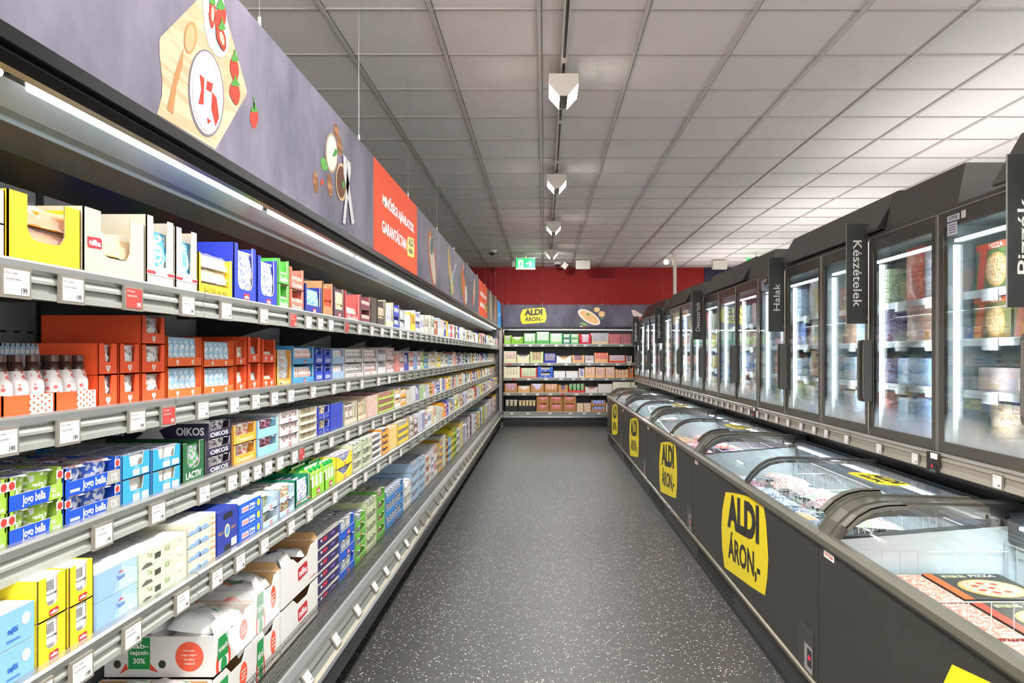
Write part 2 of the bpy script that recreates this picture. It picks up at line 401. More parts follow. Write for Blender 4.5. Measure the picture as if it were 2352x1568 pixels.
def exitsign(x, y, label):
    e = empty('exit_sign', (x, y, CEIL - .33), label=label, cat='sign')
    b = MB(); b.box(-.19, 0, 0, .19, .035, .03, '#e4e4e0', 'plastic'); b.box(-.2, -.005, .215, .2, .04, .23, '#d0d0cc', 'metal'); b.cyl((0, .018, .23), (0, .018, .33), .012, '#c8c8c4', 'metal'); ob('bracket', b, e)
    b = MB(); b.box(-.185, .004, .0, .185, .03, .215, '#10a24e', 'glowsoft')
    O = (-.185, .003, 0); U, V = XV, ZV
    b.flat([(.045, .03), (.14, .03), (.14, .185), (.045, .185)], O, U, V, '#f4fff6', 'glowsoft')
    O2 = (-.185, .002, 0)
    b.flat([(.085, .06), (.1, .05), (.115, .1), (.118, .13), (.095, .145), (.07, .13), (.062, .1), (.075, .11), (.085, .12), (.09, .1)], O2, U, V, '#10a24e', 'glowsoft')
    b.ell(.108, .16, .012, .012, O2, U, V, '#10a24e', 'glowsoft', 10)
    b.flat([(.05, .05), (.07, .045), (.09, .085), (.08, .1)], O2, U, V, '#10a24e', 'glowsoft')
    b.flat([(.19, .1), (.27, .1), (.27, .122), (.19, .122)], O2, U, V, '#f4fff6', 'glowsoft')
    b.flat([(.25, .16), (.275, .16), (.315, .111), (.275, .062), (.25, .062), (.29, .111)], O2, U, V, '#f4fff6', 'glowsoft')
    ob('lit_panel', b, e)
exitsign(cx(1207, 13.9), 13.9, 'green lit exit sign with running figure and arrow above the aisle')
exitsign(cx(1737, 13.9), 13.9, 'green lit exit sign half hidden behind the freezer tops')
def speaker(px, lab):
    e = empty('ceiling_box', (cx(px, 15), 15, CEIL - .02), label=lab, cat='wifi box')
    b = MB(); b.box(-.15, 0, -.17, .15, .12, .01, '#d3cdc5', 'plastic'); ob('casing', b, e)
    b = MB(); b.cyl((0, .06, 0), (0, .06, .03), .03, '#bbb6ae', 'plastic'); ob('hook', b, e)
speaker(1339, 'white square box hung under the ceiling above the aisle end')
speaker(1654, 'white square box hung under the ceiling above the freezer row')
e = empty('spotlight', (cx(1529, 14.4), 14.4, CEIL), label='small bright round spotlight below the ceiling', cat='spotlight')
b = MB(); b.cyl((0, 0, -.1), (0, 0, 0), .012, '#d8d2c9', 'paint'); b.cyl((0, -.05, -.13), (0, .04, -.11), .055, '#d8d2c9', 'paint', 14); ob('head', b, e)
b = MB(); b.cyl((0, -.056, -.131), (0, -.051, -.13), .05, '#fff3e4', 'glow', 14); ob('bulb', b, e)
e = empty('tilted_spotlight', (cx(1297, 15.2), 15.2, CEIL), label='small white tilted spotlight head near the red wall', cat='spotlight')
b = MB(); b.cyl((0, 0, -.06), (0, 0, 0), .012, '#d8d2c9', 'paint'); b.M = Matrix.Translation((0, 0, -.1)) @ Matrix.Rotation(.6, 4, 'Y'); b.box(-.055, -.06, -.06, .055, .06, .06, '#d6d0c7', 'paint'); ob('head', b, e)
# white service post behind the freezers, dark blue panel on the wall
b = MB(); b.box(-.03, -.03, 0, .03, .03, CEIL - .02, '#d7d2cb', 'paint'); b.box(-.05, -.05, 0, .05, .05, .01, '#d7d2cb', 'paint'); b.box(-.05, -.05, CEIL - .02, .05, .05, CEIL + .01, '#d7d2cb', 'paint')
ob('service_post', b, loc=(2.56, 14.05, 0), label='slim white service post rising behind the upright freezers', cat='post')
b = MB(); b.box(0, -.03, 0, 1.6, 0, .5, '#14163a', 'paint')
ob('wall_sign', b, loc=(cx(1618, 16.4), BACK, cz(662, 16.4)), label='dark blue sign panel on the red wall behind the freezers', cat='sign')
# ================================================================ LEFT CHILLER WALL
YA, YB = .35, 15.57          # along the aisle
XB = -1.45                   # back panel
SH = [dict(x=-.978, z=1.733, nm='top shelf'), dict(x=-1.062, z=1.43, nm='second shelf'),
      dict(x=-1.062, z=1.17, nm='third shelf'), dict(x=-.995, z=.929, nm='fourth shelf'), dict(x=-1.03, z=.385, nm='bottom deck')]
PITCH = .9375; BR0 = 1640 * 1.45 / 1162 - PITCH
DK = '#2b2d30'
case = empty('chiller_cabinet', (0, 0, 0), label='long open chiller wall with five grey decks running down the left of the aisle', cat='chiller')
def rail(mb, x, z, y0, y1, sgn=1):
    """price rail under the front edge of a shelf, nose at x"""
    mb.prism([(x, z + .006), (x + .006, z + .001), (x + .006, z - .012), (x - .004, z - .02), (x - .02, z - .02), (x - .02, z + .006)], 'y', y0, y1, '#b4b6b3', 'metal')
    mb.prism([(x - .004, z - .02), (x + .002, z - .03), (x + .002, z - .036), (x - .006, z - .036), (x - .006, z - .052), (x + .004, z - .054), (x + .004, z - .067), (x - .012, z - .067), (x - .012, z - .02)], 'y', y0, y1, '#8d908a', 'paint')
def shelfmesh(L_, x, z, bracket=True):
    b = MB(); dep = XB - x
    b.box(dep, 0, -.02, -.02, L_, -.002, '#6f7273', 'paint')
    for q in range(3): b.box(dep, L_ * (q + .5) / 3 - .01, -.034, -.03, L_ * (q + .5) / 3 + .01, -.02, '#3a3c3e', 'paint')
    return b
for si, s in enumerate(SH[:4]):
    x, z = s['x'], s['z']
    b = shelfmesh(PITCH - .003, x, z); sm = b.mesh('shelf')
    b = MB(); rail(b, 0, 0, 0, PITCH - .004); rm = b.mesh('price_rail')
    b = MB(); d = XB - x
    hh = .135 if si == 0 else .07
    pts = [(d, -.02), (d, -.02 - hh)] + [(d * (1 - t), -.02 - hh * (1 - t) ** 1.5 - .012) for t in (.15, .3, .45, .6, .75)] + [(d * .12, -.02)]
    b.prism(pts, 'y', -.002, .002, '#303235', 'paint'); bm_ = b.mesh('bracket')
    k = 0; y = BR0
    while y < YB - .1:
        o = ob('shelf', sm, case, (x, y, z)); r = ob('price_rail', rm, o)
        if y + PITCH > YB:
            o.scale = (1, (YB - y) / PITCH, 1)
        ob('bracket', bm_, o, (0, PITCH, 0))
        y += PITCH
b = MB()
b.box(XB - .05, YA, .3, XB, YB, 2.14, '#a9afb4', 'paint'); b.box(XB, YB - .012, .38, -1.005, YB, 2.1, '#4a4d50', 'paint')
y = BR0
while y < YB:
    b.box(XB, y - .012, .36, XB + .006, y + .012, 2.1, '#2a2c2e', 'paint'); y += PITCH
for z in (1.62, 1.34, 1.1, .86):
    for q in range(int((YB - YA) / .05)):
        if z > 1.3: b.box(XB, YA + q * .05, z, XB + .001, YA + q * .05 + .022, z + .005, '#17181a', 'card')
ob('back_panel', b, case)
b = MB()   # base, bumper and deck
b.box(XB, YA, .33, -1.04, YB, .378, '#8b8e8e', 'metal')
b.prism([(-1.04, .378), (-1.012, .378), (-.985, .345), (-.985, .33), (-1.04, .33)], 'y', YA, YB, '#a2a5a4', 'metal')
b.prism([(-.985, .345), (-.98, .355), (-.972, .348), (-.955, .325), (-.948, .31), (-.958, .305), (-.985, .33)], 'y', YA, YB, '#c4c7c6', 'metal')
ob('deck', b, case)
b = MB()
b.prism([(-.952, .311), (-.922, .262), (-.93, .25), (-.98, .3)], 'y', YA, YB, '#6e726e', 'paint')
b.prism([(-.939, .288), (-.9385, .2895), (-.934, .2845), (-.9345, .283)], 'y', YA, YB, '#3a3d3a', 'paint')
b.prism([(-.922, .262), (-.91, .247), (-.915, .244), (-.93, .252)], 'y', YA, YB, '#a39f90', 'paint')
ob('price_rail', b, case, label='sloping lower price rail')
b = MB()
b.prism([(-.915, .247), (-.9, .24), (-.9, .228), (-.917, .222)], 'y', YA, YB, '#51565c', 'steel')
b.prism([(-.917, .226), (-.903, .22), (-.902, .206), (-.93, .2)], 'y', YA, YB, '#5b6067', 'steel')
b.prism([(-.905, .205), (-.915, .13), (-.95, .12), (-.97, .2)], 'y', YA, YB, '#26282a', 'paint')
ob('bumper', b, case)
b = MB(); b.box(XB, YA, .0, -1.08, YB, .2, '#101112', 'paint'); b.box(XB, YA, .2, -.97, YB, .33, '#1c1d1f', 'paint')
ob('plinth', b, case)
# wire guard along the deck front
b = MB(); n = 0
rows = [(-1.018, .44), (-1.012, .427), (-1.006, .414), (-1.0, .401), (-.994, .388), (-.988, .375), (-.982, .362)]
for x, z in rows: b.box(x - .0012, YA, z - .0012, x + .0012, YB, z + .0012, '#b9bcba', 'steel')
y = YA
while y < YB:
    st = .016 if y < 5 else (.03 if y < 9 else .06)
    b.prism([(-1.0195, .441), (-1.0175, .441), (-.981, .361), (-.983, .361)], 'y', y - .0011, y + .0011, '#b9bcba', 'steel', caps=False)
    y += st
ob('wire_guard', b, case)
# canopy
b = MB()
b.prism([(-.95, 2.1455), (-1.0, 2.1455), (-1.0, 2.1), (-.975, 2.085), (-.957, 2.1), (-.966, 2.112), (-.952, 2.118)], 'y', YA, YB, '#1e201f', 'metal')
b.prism([(-.953, 2.127), (-.9515, 2.131), (-.958, 2.131), (-.958, 2.127)], 'y', YA, YB, '#6b706c', 'metal')
b.prism([(-.975, 2.085), (-.99, 2.08), (-1.015, 2.11), (-1.0, 2.12)], 'y', YA, YB, '#9b9588', 'metal')
b.box(XB, YA, 2.12, -.968, YB, 2.19, '#4b4a48', 'paint')
ob('canopy_trim', b, case)
b = MB()
b.sheet([(-1.0, 2.118), (-1.05, 2.125), (-1.09, 2.1), (-1.125, 2.075), (-1.15, 2.07), (-1.155, 2.06), (-1.16, 2.06)], YA, YB, '#a9b4bb', 'brushed')
ob('light_reflector', b, case)
b = MB()
b.box(-1.33, YA, 2.062, -1.155, YB, 2.075, '#67604f', 'paint')
b.sheet([(-1.33, 2.062), (-1.36, 2.09), (XB, 2.02)], YA, YB, '#5b5852', 'metal')
ob('air_duct', b, case)
y = 1640 * 1.05 / 1206; tb = MB()
tm = MB(); tm.cyl((0, .02, 0), (0, 1.2, 0), .0085, '#f4faff', 'glow', 8); tm = tm.mesh('light_tube')
ts = MB(); ts.box(-.012, -.035, .004, .012, .02, .022, '#17181a', 'plastic'); ts.box(-.012, .0, .009, .012, 1.22, .02, '#9fb0bb', 'metal'); ts = ts.mesh('tube_holder')
y -= 1.26
while y < YB - 1.0:
    o = ob('light_tube', tm, case, (-1.045, y, 2.1)); ob('tube_holder', ts, o, (0, 0, 0))
    y += 1.26
# end post
b = MB(); b.box(-.99, YB - .06, .3, -.925, YB - .02, 2.14, '#8c8985', 'paint'); b.box(-.96, YB - .14, 0, -.9, YB - .07, .1, '#6b6964', 'paint'); b.cyl((-.94, YB - .1, .1), (-.94, YB - .05, .3), .02, '#7b7974', 'metal')
ob('end_post', b, case)
# price tags -----------------------------------------------------
def tagmesh(col, h=.058, w=.075):
    b = MB(); b.box(-.003, 0, -h, .004, w, 0, '#7a766d', 'plastic')
    f = MB(); f.box(.004, .006, -h + .006, .0048, w - .006, -.006, col, 'card')
    o = (.0052, .0, -h); k = '#5a5658' if col != '#b03a35' else '#e8d8d4'
    f.text('Ft/db', o, YV, ZV, w * .4, .004, k, 'card', 0, w * .32, h * .78)
    f.text('kiszerelés', o, YV, ZV, w * .5, .005, k, 'card', 0, w * .38, h * .6)
    f.text('199.', o, YV, ZV, w * .24, .011, '#2b2a2c' if col != '#b03a35' else '#f6ece8', 'card', .02, w * .75, h * .25)
    return b.mesh('price_tag'), f.mesh('price_card')
TG = {'w': tagmesh('#dcdad8'), 'r': tagmesh('#b03a35')}
def pricetag(px, si, red=False, old=False):
    s = SH[si] if si < 5 else None
    X = s['x'] if si < 4 else -.94
    y = yat(px, X)
    if y > YB - .1: return
    fm, cm = TG['r' if red else 'w']
    nm = s['nm']
    lab = ('red' if red else 'white') + ' price tag clipped to the rail of the ' + nm
    if si < 4: o = ob('price_tag', fm, None, (X + .006, y, s['z'] - .012), 0)
    else: o = ob('price_tag', fm, None, (-.946, y, .314), (0, R(-32), 0))
    tag(o, lab, 'price tag', ('red' if red else 'white') + ' price tags on the ' + nm)
    if y < 5.2: ob('price_card', cm, o)
PT = {0: [-10, 128, 277, 408, 500, 590, 660, 697, 725, 750, 788, 818, 847, 871, 893, 914, 932, 948, 962, 975, 987, 998, 1008, 1018, 1027, 1035, 1043, 1050, 1057, 1064, 1070, 1076, 1082, 1087, 1092, 1097, 1102, 1106, 1110, 1114, 1118, 1122, 1126],
      1: [-35, 123, 288, 363, 446, 521, 572, 617, 656, 709, 758, 792, 824, 863, 888, 912, 930, 947, 962, 976, 990, 1002, 1013, 1023, 1033, 1042, 1050, 1058, 1066, 1073, 1080, 1086, 1092, 1098, 1103, 1108, 1113, 1118, 1122, 1126],
      2: [206, 338, 449, 516, 546, 576, 602, 630, 665, 681, 718, 752, 790, 820, 850, 875, 900, 922, 942, 960, 976, 990, 1003, 1015, 1026, 1036, 1045, 1054, 1062, 1070, 1077, 1084, 1090, 1096, 1102, 1107, 1112, 1117, 1122, 1126],
      3: [50, 152, 275, 396, 478, 534, 592, 656, 700, 760, 806, 832, 862, 890, 915, 938, 958, 975, 990, 1004, 1016, 1027, 1037, 1046, 1055, 1063, 1071, 1078, 1085, 1091, 1097, 1103, 1108, 1113, 1118, 1122, 1126],
      4: [693, 761, 812, 853, 880, 907, 928, 950, 966, 980, 1000, 1012, 1023, 1033, 1042, 1050, 1058, 1065, 1072, 1078, 1084, 1090, 1095, 1100, 1105, 1109, 1113, 1117, 1121, 1125]}
RED = {(0, 277), (0, 660), (0, 788), (1, 363), (2, 681)}
for si, l in PT.items():
    for px in l: pricetag(px, si, (si, px) in RED)

# ---------------------------------------------------------------- banners over the left wall
XBN = -.95
def bn(px, py, up=0):      # a point of the photograph on the banner plane -> (y, z)
    k = abs(XBN) / (VX - px); return (F * k, EYE + (VY - py) * k)
ZB0, ZB1 = 2.146, 2.66
def board(name, pa, pb, mat, col, label, ya=None, yb=None):
    y0 = ya if ya is not None else yat(pa, XBN); y1 = yb if yb is not None else yat(pb, XBN)
    b = MB(); b.box(XBN - .012, y0, ZB0, XBN, y1 - .002, ZB1, col, mat)
    return b
def onb(b, pts, col, lay=1, mat='banner', acc=None):
    ink = tuple(v * .58 for v in L(col)); acc = tuple(v * .58 for v in L(acc)) if acc else None
    b.add([(XBN + .0009 * lay, *bn(*p)) for p in pts], [tuple(range(len(pts)))], ink, mat, acc)
def ellb(b, cx_, cy__, rx, ry, col, lay=1, tilt=0, n=20, mat='banner', acc=None):
    P = []
    for i in range(n):
        t = 2 * math.pi * i / n; a, c = rx * math.cos(t), ry * math.sin(t)
        P.append((cx_ + a * math.cos(tilt) - c * math.sin(tilt), cy__ + a * math.sin(tilt) + c * math.cos(tilt)))
    onb(b, P, col, lay, mat, acc)
def berry(b, x, y, rx, ry, lay=3, tilt=0, cut=False):
    n = 14; P = []
    for i in range(n):
        t = 2 * math.pi * i / n; k = 1 - .35 * max(0, math.sin(t)); a, c = rx * math.cos(t) * k, ry * math.sin(t)
        P.append((x + a * math.cos(tilt) - c * math.sin(tilt), y + a * math.sin(tilt) + c * math.cos(tilt)))
    onb(b, P, '#d8402a', lay)
    if cut: ellb(b, x, y, rx * .45, ry * .55, '#f0b8a4', lay + 1, tilt)
    onb(b, [(x - rx * .9, y - ry * .75), (x - rx * .2, y - ry * 1.25), (x, y - ry * 1.7), (x + rx * .3, y - ry * 1.2), (x + rx * .9, y - ry * .7), (x, y - ry * .6)], '#4f9a3e', lay + 1)
board1 = board('banner', 0, 858, 'slate', '#888888', '', ya=.4)
b = board1
onb(b, [(365, 95), (368, 85), (440, 12), (475, -24), (500, -24), (512, 12), (567, 210), (563, 222), (494, 343), (360, 262), (371, 220), (372, 180), (366, 130)], '#dcb28c', 1, 'bannerprint', '#e9c8a8')
onb(b, [(382, 250), (400, 170), (420, 110), (418, 150), (404, 200), (396, 262)], '#c08a55', 2)
ellb(b, 436, 86, 15, 38, '#c99560', 2, .08); ellb(b, 434, 88, 11, 31, '#e0ae80', 3, .08)
onb(b, [(462, -20), (508, -20), (518, 30), (526, 80), (521, 118), (509, 134), (494, 128), (478, 105), (468, 60)], '#e9dfe0', 2)
onb(b, [(472, 20), (490, 60), (512, 110), (520, 90), (516, 60), (500, 10)], '#f6f1f1', 3)
berry(b, 485, 32, 8, 34, 4, 0, True); berry(b, 503, 45, 13, 36, 5, .1); berry(b, 505, 88, 10, 30, 6, -.25, True)
berry(b, 537, 160, 10, 30, 3, -.1); berry(b, 538, 215, 12, 27, 3, -.15)
ellb(b, 472, 214, 41, 101, '#7f7480', 2, -.06, 28); ellb(b, 472, 213, 38, 96, '#efd9dc', 3, -.06, 28); ellb(b, 473, 216, 34, 86, '#faf6f7', 4, -.06, 28)
for p in ([(455, 170), (466, 180), (464, 240), (452, 238), (459, 205)], [(472, 185), (486, 192), (482, 212), (470, 205)], [(484, 210), (494, 225), (500, 270), (492, 290), (482, 250)], [(472, 270), (482, 278), (474, 285)]):
    onb(b, p, '#cf3a26', 5)
berry(b, 583, 272, 10, 24, 1, 0); onb(b, [(582, 252), (584, 252), (583, 222), (581, 222)], '#5da24a', 2)
ellb(b, 761, 351, 14, 46, '#b9a27d', 1, -.03, 24); ellb(b, 761, 351, 12, 41, '#f2efdf', 2, -.03, 24)
onb(b, [(762, 360), (768, 342), (776, 345), (770, 358)], '#4f9a3e', 3)
ellb(b, 783, 418, 13, 44, '#d9b98c', 3, -.03, 24); ellb(b, 782, 418, 10, 37, '#6b3b22', 4, -.03, 24); ellb(b, 787, 424, 3, 10, '#4f9a3e', 5)
ellb(b, 744, 377, 7, 16, '#63b04d', 1, -.25)
for x, y, ry in ((725, 419, 26), (757, 425, 28), (772, 300, 16), (780, 335, 24)): ellb(b, x, y, 6, ry, '#8f5a32', 1, -.1, 9, 'bannerprint', '#c08a58')
onb(b, [(736, 412), (742, 412), (742, 425), (736, 425)], '#c8452e', 1)
for a_ in ([(786, 355), (794, 362), (797, 400), (812, 512), (806, 516), (795, 440), (787, 400)], [(796, 366), (803, 375), (804, 395), (800, 420), (791, 515), (785, 512), (793, 430)]):
    onb(b, a_, '#e2dfe2', 5)
E1 = ob('banner_board', b, None, label='long slate grey banner picturing a strawberry yogurt bowl on a wooden board', cat='banner')
def orange(pa, pb, label):
    b = board('', pa, pb, 'banner', '#cf451c', '')
    y0, y1 = yat(pa, XBN), yat(pb, XBN); W = y1 - y0; O = (XBN + .001, y0, ZB0)
    b.text('MINŐSÉGI AJÁNLATOK', O, YV, ZV, W * .74, .1, '#ffffff', 'banner', .03, W * .53, .325)
    b.text('GARANTÁLTAN', O, YV, ZV, W * .54, .09, '#ffffff', 'banner', .03, W * .42, .175)
    aldi(b, (XBN + .0015, y0 + W * .71, ZB0 + .1), YV, ZV, W * .2, .15)
    return ob('banner_board', b, None, label=label, cat='banner')
orange(858, 958, 'orange banner with two lines of white capitals and a yellow price shield, nearer one')
b = board('', 958, 1100, 'slate', '#888888', '')
ellb(b, 992, 592, 8, 66, '#c9744a', 1, -.09, 24); ellb(b, 993, 598, 5, 56, '#eedccb', 2, -.1, 24); ellb(b, 991, 565, 4, 20, '#5b7f74', 3)
ellb(b, 1031, 602, 2.6, 34, '#d8b25b', 1, -.04); ellb(b, 1036, 640, 3, 38, '#dfc08c', 2, -.1); onb(b, [(1045, 606), (1047, 608), (1036, 650), (1033, 648)], '#d6d3e8', 3)
for x, y in ((1034, 655), (1041, 645), (1035, 672)): ellb(b, x, y, 1.5, 7, '#7fb04a', 3)
ellb(b, 1065, 660, 5, 43, '#d97a3c', 1, -.1, 20); ellb(b, 1070, 677, 2.6, 22, '#efece6', 2, -.03); ellb(b, 1058, 655, 1.5, 25, '#5f8f58', 1); ellb(b, 1064, 612, 1.8, 9, '#e09a90', 1)
ellb(b, 1089, 670, 2.4, 32, '#e3c79a', 1, .03); ellb(b, 1086, 690, 2, 17, '#c77a8a', 2)
ob('banner_board', b, None, label='slate grey banner with pictures of sandwiches and vegetables between the orange boards', cat='banner')
orange(1100, 1119, 'orange banner with white capitals, farther one towards the red wall')
b = board('', 1119, 1143, 'bronze_slate', '#888888', '')
ellb(b, 1127, 702, 2.2, 34, '#d8c6b4', 1, -.03); ellb(b, 1138, 714, 1.6, 25, '#c98f62', 1)
ob('banner_board', b, None, label='brown slate banner with a pale loaf picture beside the blue board', cat='banner')
b = board('', 1143, 1152, 'banner', '#3f8fd6', '', yb=15.72)
b.text('HŰTÖTT', (XBN + .001, yat(1143, XBN), ZB0), YV, ZV, .4, .08, '#ffffff', 'banner', .03, .55, .25)
ob('banner_board', b, None, label='bright blue banner board at the far corner of the left wall', cat='banner')
wy = [1640 * .95 / (1251 - p) for p in (600, 827, 939, 1005, 1044, 1074, 1097, 1115, 1128, 1139, 1148)]
wm = MB(); wm.cyl((0, 0, 0), (0, 0, CEIL - ZB1), .0009, '#8f8c88', 'metal', 5); wm.cyl((0, 0, -.01), (0, 0, .03), .006, '#e6e6e2', 'metal', 6); wm = wm.mesh('wire')
for i, y in enumerate(wy):
    ob('hanging_wire', wm, None, (XBN - .006, y, ZB1), label='thin steel wire holding the left banner boards from the ceiling', cat='wire', group='banner wires on the left')
# ================================================================ END CHILLER
YE = 15.55
end = empty('chiller_cabinet', (0, 0, 0), label='open chiller with five decks closing the end of the aisle under the price shield banner', cat='chiller')
XE0, XE1 = -.9, 4.2
ES = [1.793, 1.38, 1.057, .73, .315]
b = MB(); b.box(XE0, 16.15, .2, XE1, 16.3, 2.14, '#3a3e42', 'paint')
for k in range(6): b.box(XE0 + .9 * k + .4, 16.13, .4, XE0 + .9 * k + .42, 16.15, 2.1, '#222426', 'paint')
for z in (1.62, 1.27, .95): b.box(XE0, 16.149, z, XE1, 16.151, z + .006, '#2a2c2e', 'paint')
ob('back_panel', b, end)
b = MB(); b.box(XE0 - .012, YE + .03, .25, XE0, 16.3, 2.14, '#3a3b3d', 'paint'); ob('side_panel', b, end)
for k, z in enumerate(ES):
    b = MB(); b.box(XE0, YE + .03, z - .02, XE1, 16.15, z - .004, '#77797a', 'paint')
    o = ob('shelf', b, end)
    r = MB(); r.box(XE0, YE + .005, z - .015, XE1, YE + .03, z, '#b9bbb8', 'metal'); r.box(XE0, YE + .012, z - .06, XE1, YE + .02, z - .015, '#7d7f78', 'paint')
    r.box(XE0, YE + .008, z - .06, XE1, YE + .014, z - .052, '#a2a49e', 'paint')
    ob('price_rail', r, o)
b = MB(); b.box(XE0, YE - .03, .19, XE1, YE + .02, .215, '#c9cbca', 'steel'); b.box(XE0, YE - .02, .215, XE1, YE + .02, .255, '#8a8d8c', 'metal'); ob('bumper', b, end)
b = MB(); b.box(XE0, YE + .0, .0, XE1, 16.15, .19, '#131416', 'paint'); b.box(XE0, YE - .01, .1, XE1, YE, .11, '#303236', 'paint'); ob('plinth', b, end)
b = MB(); b.box(XE0, 15.72, 2.12, XE1, 16.3, 2.17, '#3a3a3a', 'metal'); b.box(XE0, 15.74, 2.1, XE1, 15.8, 2.12, '#b7b9bb', 'steel'); ob('canopy_trim', b, end)
b = MB(); b.cyl((XE0 + .1, 15.77, 2.105), (XE1, 15.77, 2.105), .006, '#f4faff', 'glow', 6); ob('light_tube', b, end)
YW = 15.75
b = MB(); b.box(XE0 - .03, YW, 2.146, XE1, YW + .012, ZB1, '#888888', 'slate')
def eb(px, py): return ((px - VX) * YW / F, EYE + (VY - py) * YW / F)
def one(pts, col, lay=1, mat='paint', acc=None): b.add([(eb(*p)[0], YW - .001 * lay, eb(*p)[1]) for p in pts], [tuple(range(len(pts)))], col, mat, acc)
def elle(x, y, rx, ry, col, lay=1, tilt=0, n=20, mat='paint', acc=None):
    P = []
    for i in range(n):
        t = 2 * math.pi * i / n; a, c = rx * math.cos(t), ry * math.sin(t)
        P.append((x + a * math.cos(tilt) - c * math.sin(tilt), y + a * math.sin(tilt) + c * math.cos(tilt)))
    one(P, col, lay, mat, acc)
x0, z0 = eb(1195, 744); x1, z1 = eb(1255.5, 706)
aldi(b, (x0, YW - .001, z0), XV, ZV, x1 - x0, z1 - z0)
elle(1353, 728, 29, 12.5, '#f0e6dc', 1, .55); elle(1353, 728, 25, 9.5, '#d99a52', 2, .55, 20, 'prints', '#f3d9a8'); elle(1350, 722, 4, 3, '#5fa33f', 3)
elle(1371, 711, 7, 6, '#dba45a', 1, 0, 12, 'prints', '#f6e3b8'); elle(1382, 721, 7.5, 7, '#ecd29a', 1, 0, 14, 'prints', '#c98f4a'); elle(1382, 731, 3, 1.6, '#5fa33f', 2)
elle(1341, 744, 9, 2.6, '#79b356', 1, .3); elle(1335, 751, 4, 3, '#ece6da', 1); elle(1342, 751, 3.6, 2.8, '#d8643c', 1)
one([(1450, 711), (1458, 712), (1478, 724), (1474, 737), (1464, 735), (1453, 722)], '#e6cdc6', 1); one([(1468, 728), (1476, 727), (1475, 736), (1467, 734)], '#c0504a', 2)
elle(1457, 736, 4, 3, '#6fae3f', 1)
for k in range(4): elle(1486 + k * 14, 735, 9, 6, '#d99a52', 1, .3, 12, 'prints', '#f3d9a8')
ob('banner_board', b, None, label='slate grey banner with the yellow price shield across the end of the aisle', cat='banner')
for px in (1155, 1166, 1245.5, 1383.5, 1523, 1650):
    x = (px - VX) * YW / F
    o = ob('hanging_wire', wm, None, (x, YW + .006, ZB1), label='thin steel wire holding the end banner in front of the red wall', cat='wire', group='banner wires at the end')
tw = MB(); tw.box(0, -.004, -.05, .09, .003, 0, '#83807a', 'plastic'); tw.box(.008, -.005, -.044, .082, -.004, -.006, '#dedcda', 'card'); tw.box(.05, -.0055, -.036, .075, -.005, -.026, '#4a4648', 'card'); tw = tw.mesh('price_tag')
tr_ = MB(); tr_.box(0, -.004, -.05, .09, .003, 0, '#83807a', 'plastic'); tr_.box(.008, -.005, -.044, .082, -.004, -.006, '#b8453c', 'card'); tr_ = tr_.mesh('price_tag')
EP = [[1162, 1181, 1214, 1242, 1274, 1298, 1316, 1340, 1373, 1423], [1165, 1196, 1227, 1257, 1296, 1324, 1349, 1379, 1414, 1441], [1175, 1210, 1250, 1284, 1313, 1335, 1354, 1389, 1428], [1163, 1199, 1230, 1260, 1287, 1320, 1353, 1384], [1171, 1208, 1259, 1306, 1338, 1371]]
en = ['top', 'second', 'third', 'fourth', 'bottom']
for k, l in enumerate(EP):
    for px in l:
        red = (k, px) in ((1, 1165), (2, 1175), (3, 1287))
        o = ob('price_tag', tr_ if red else tw, None, ((px - VX) * YE / F, YE + .004, ES[k] - .012))
        tag(o, '%s price tag clipped to the %s rail of the end chiller' % ('red' if red else 'white', en[k]), 'price tag', '%s price tags on the %s rail of the end chiller' % ('red' if red else 'white', en[k]))

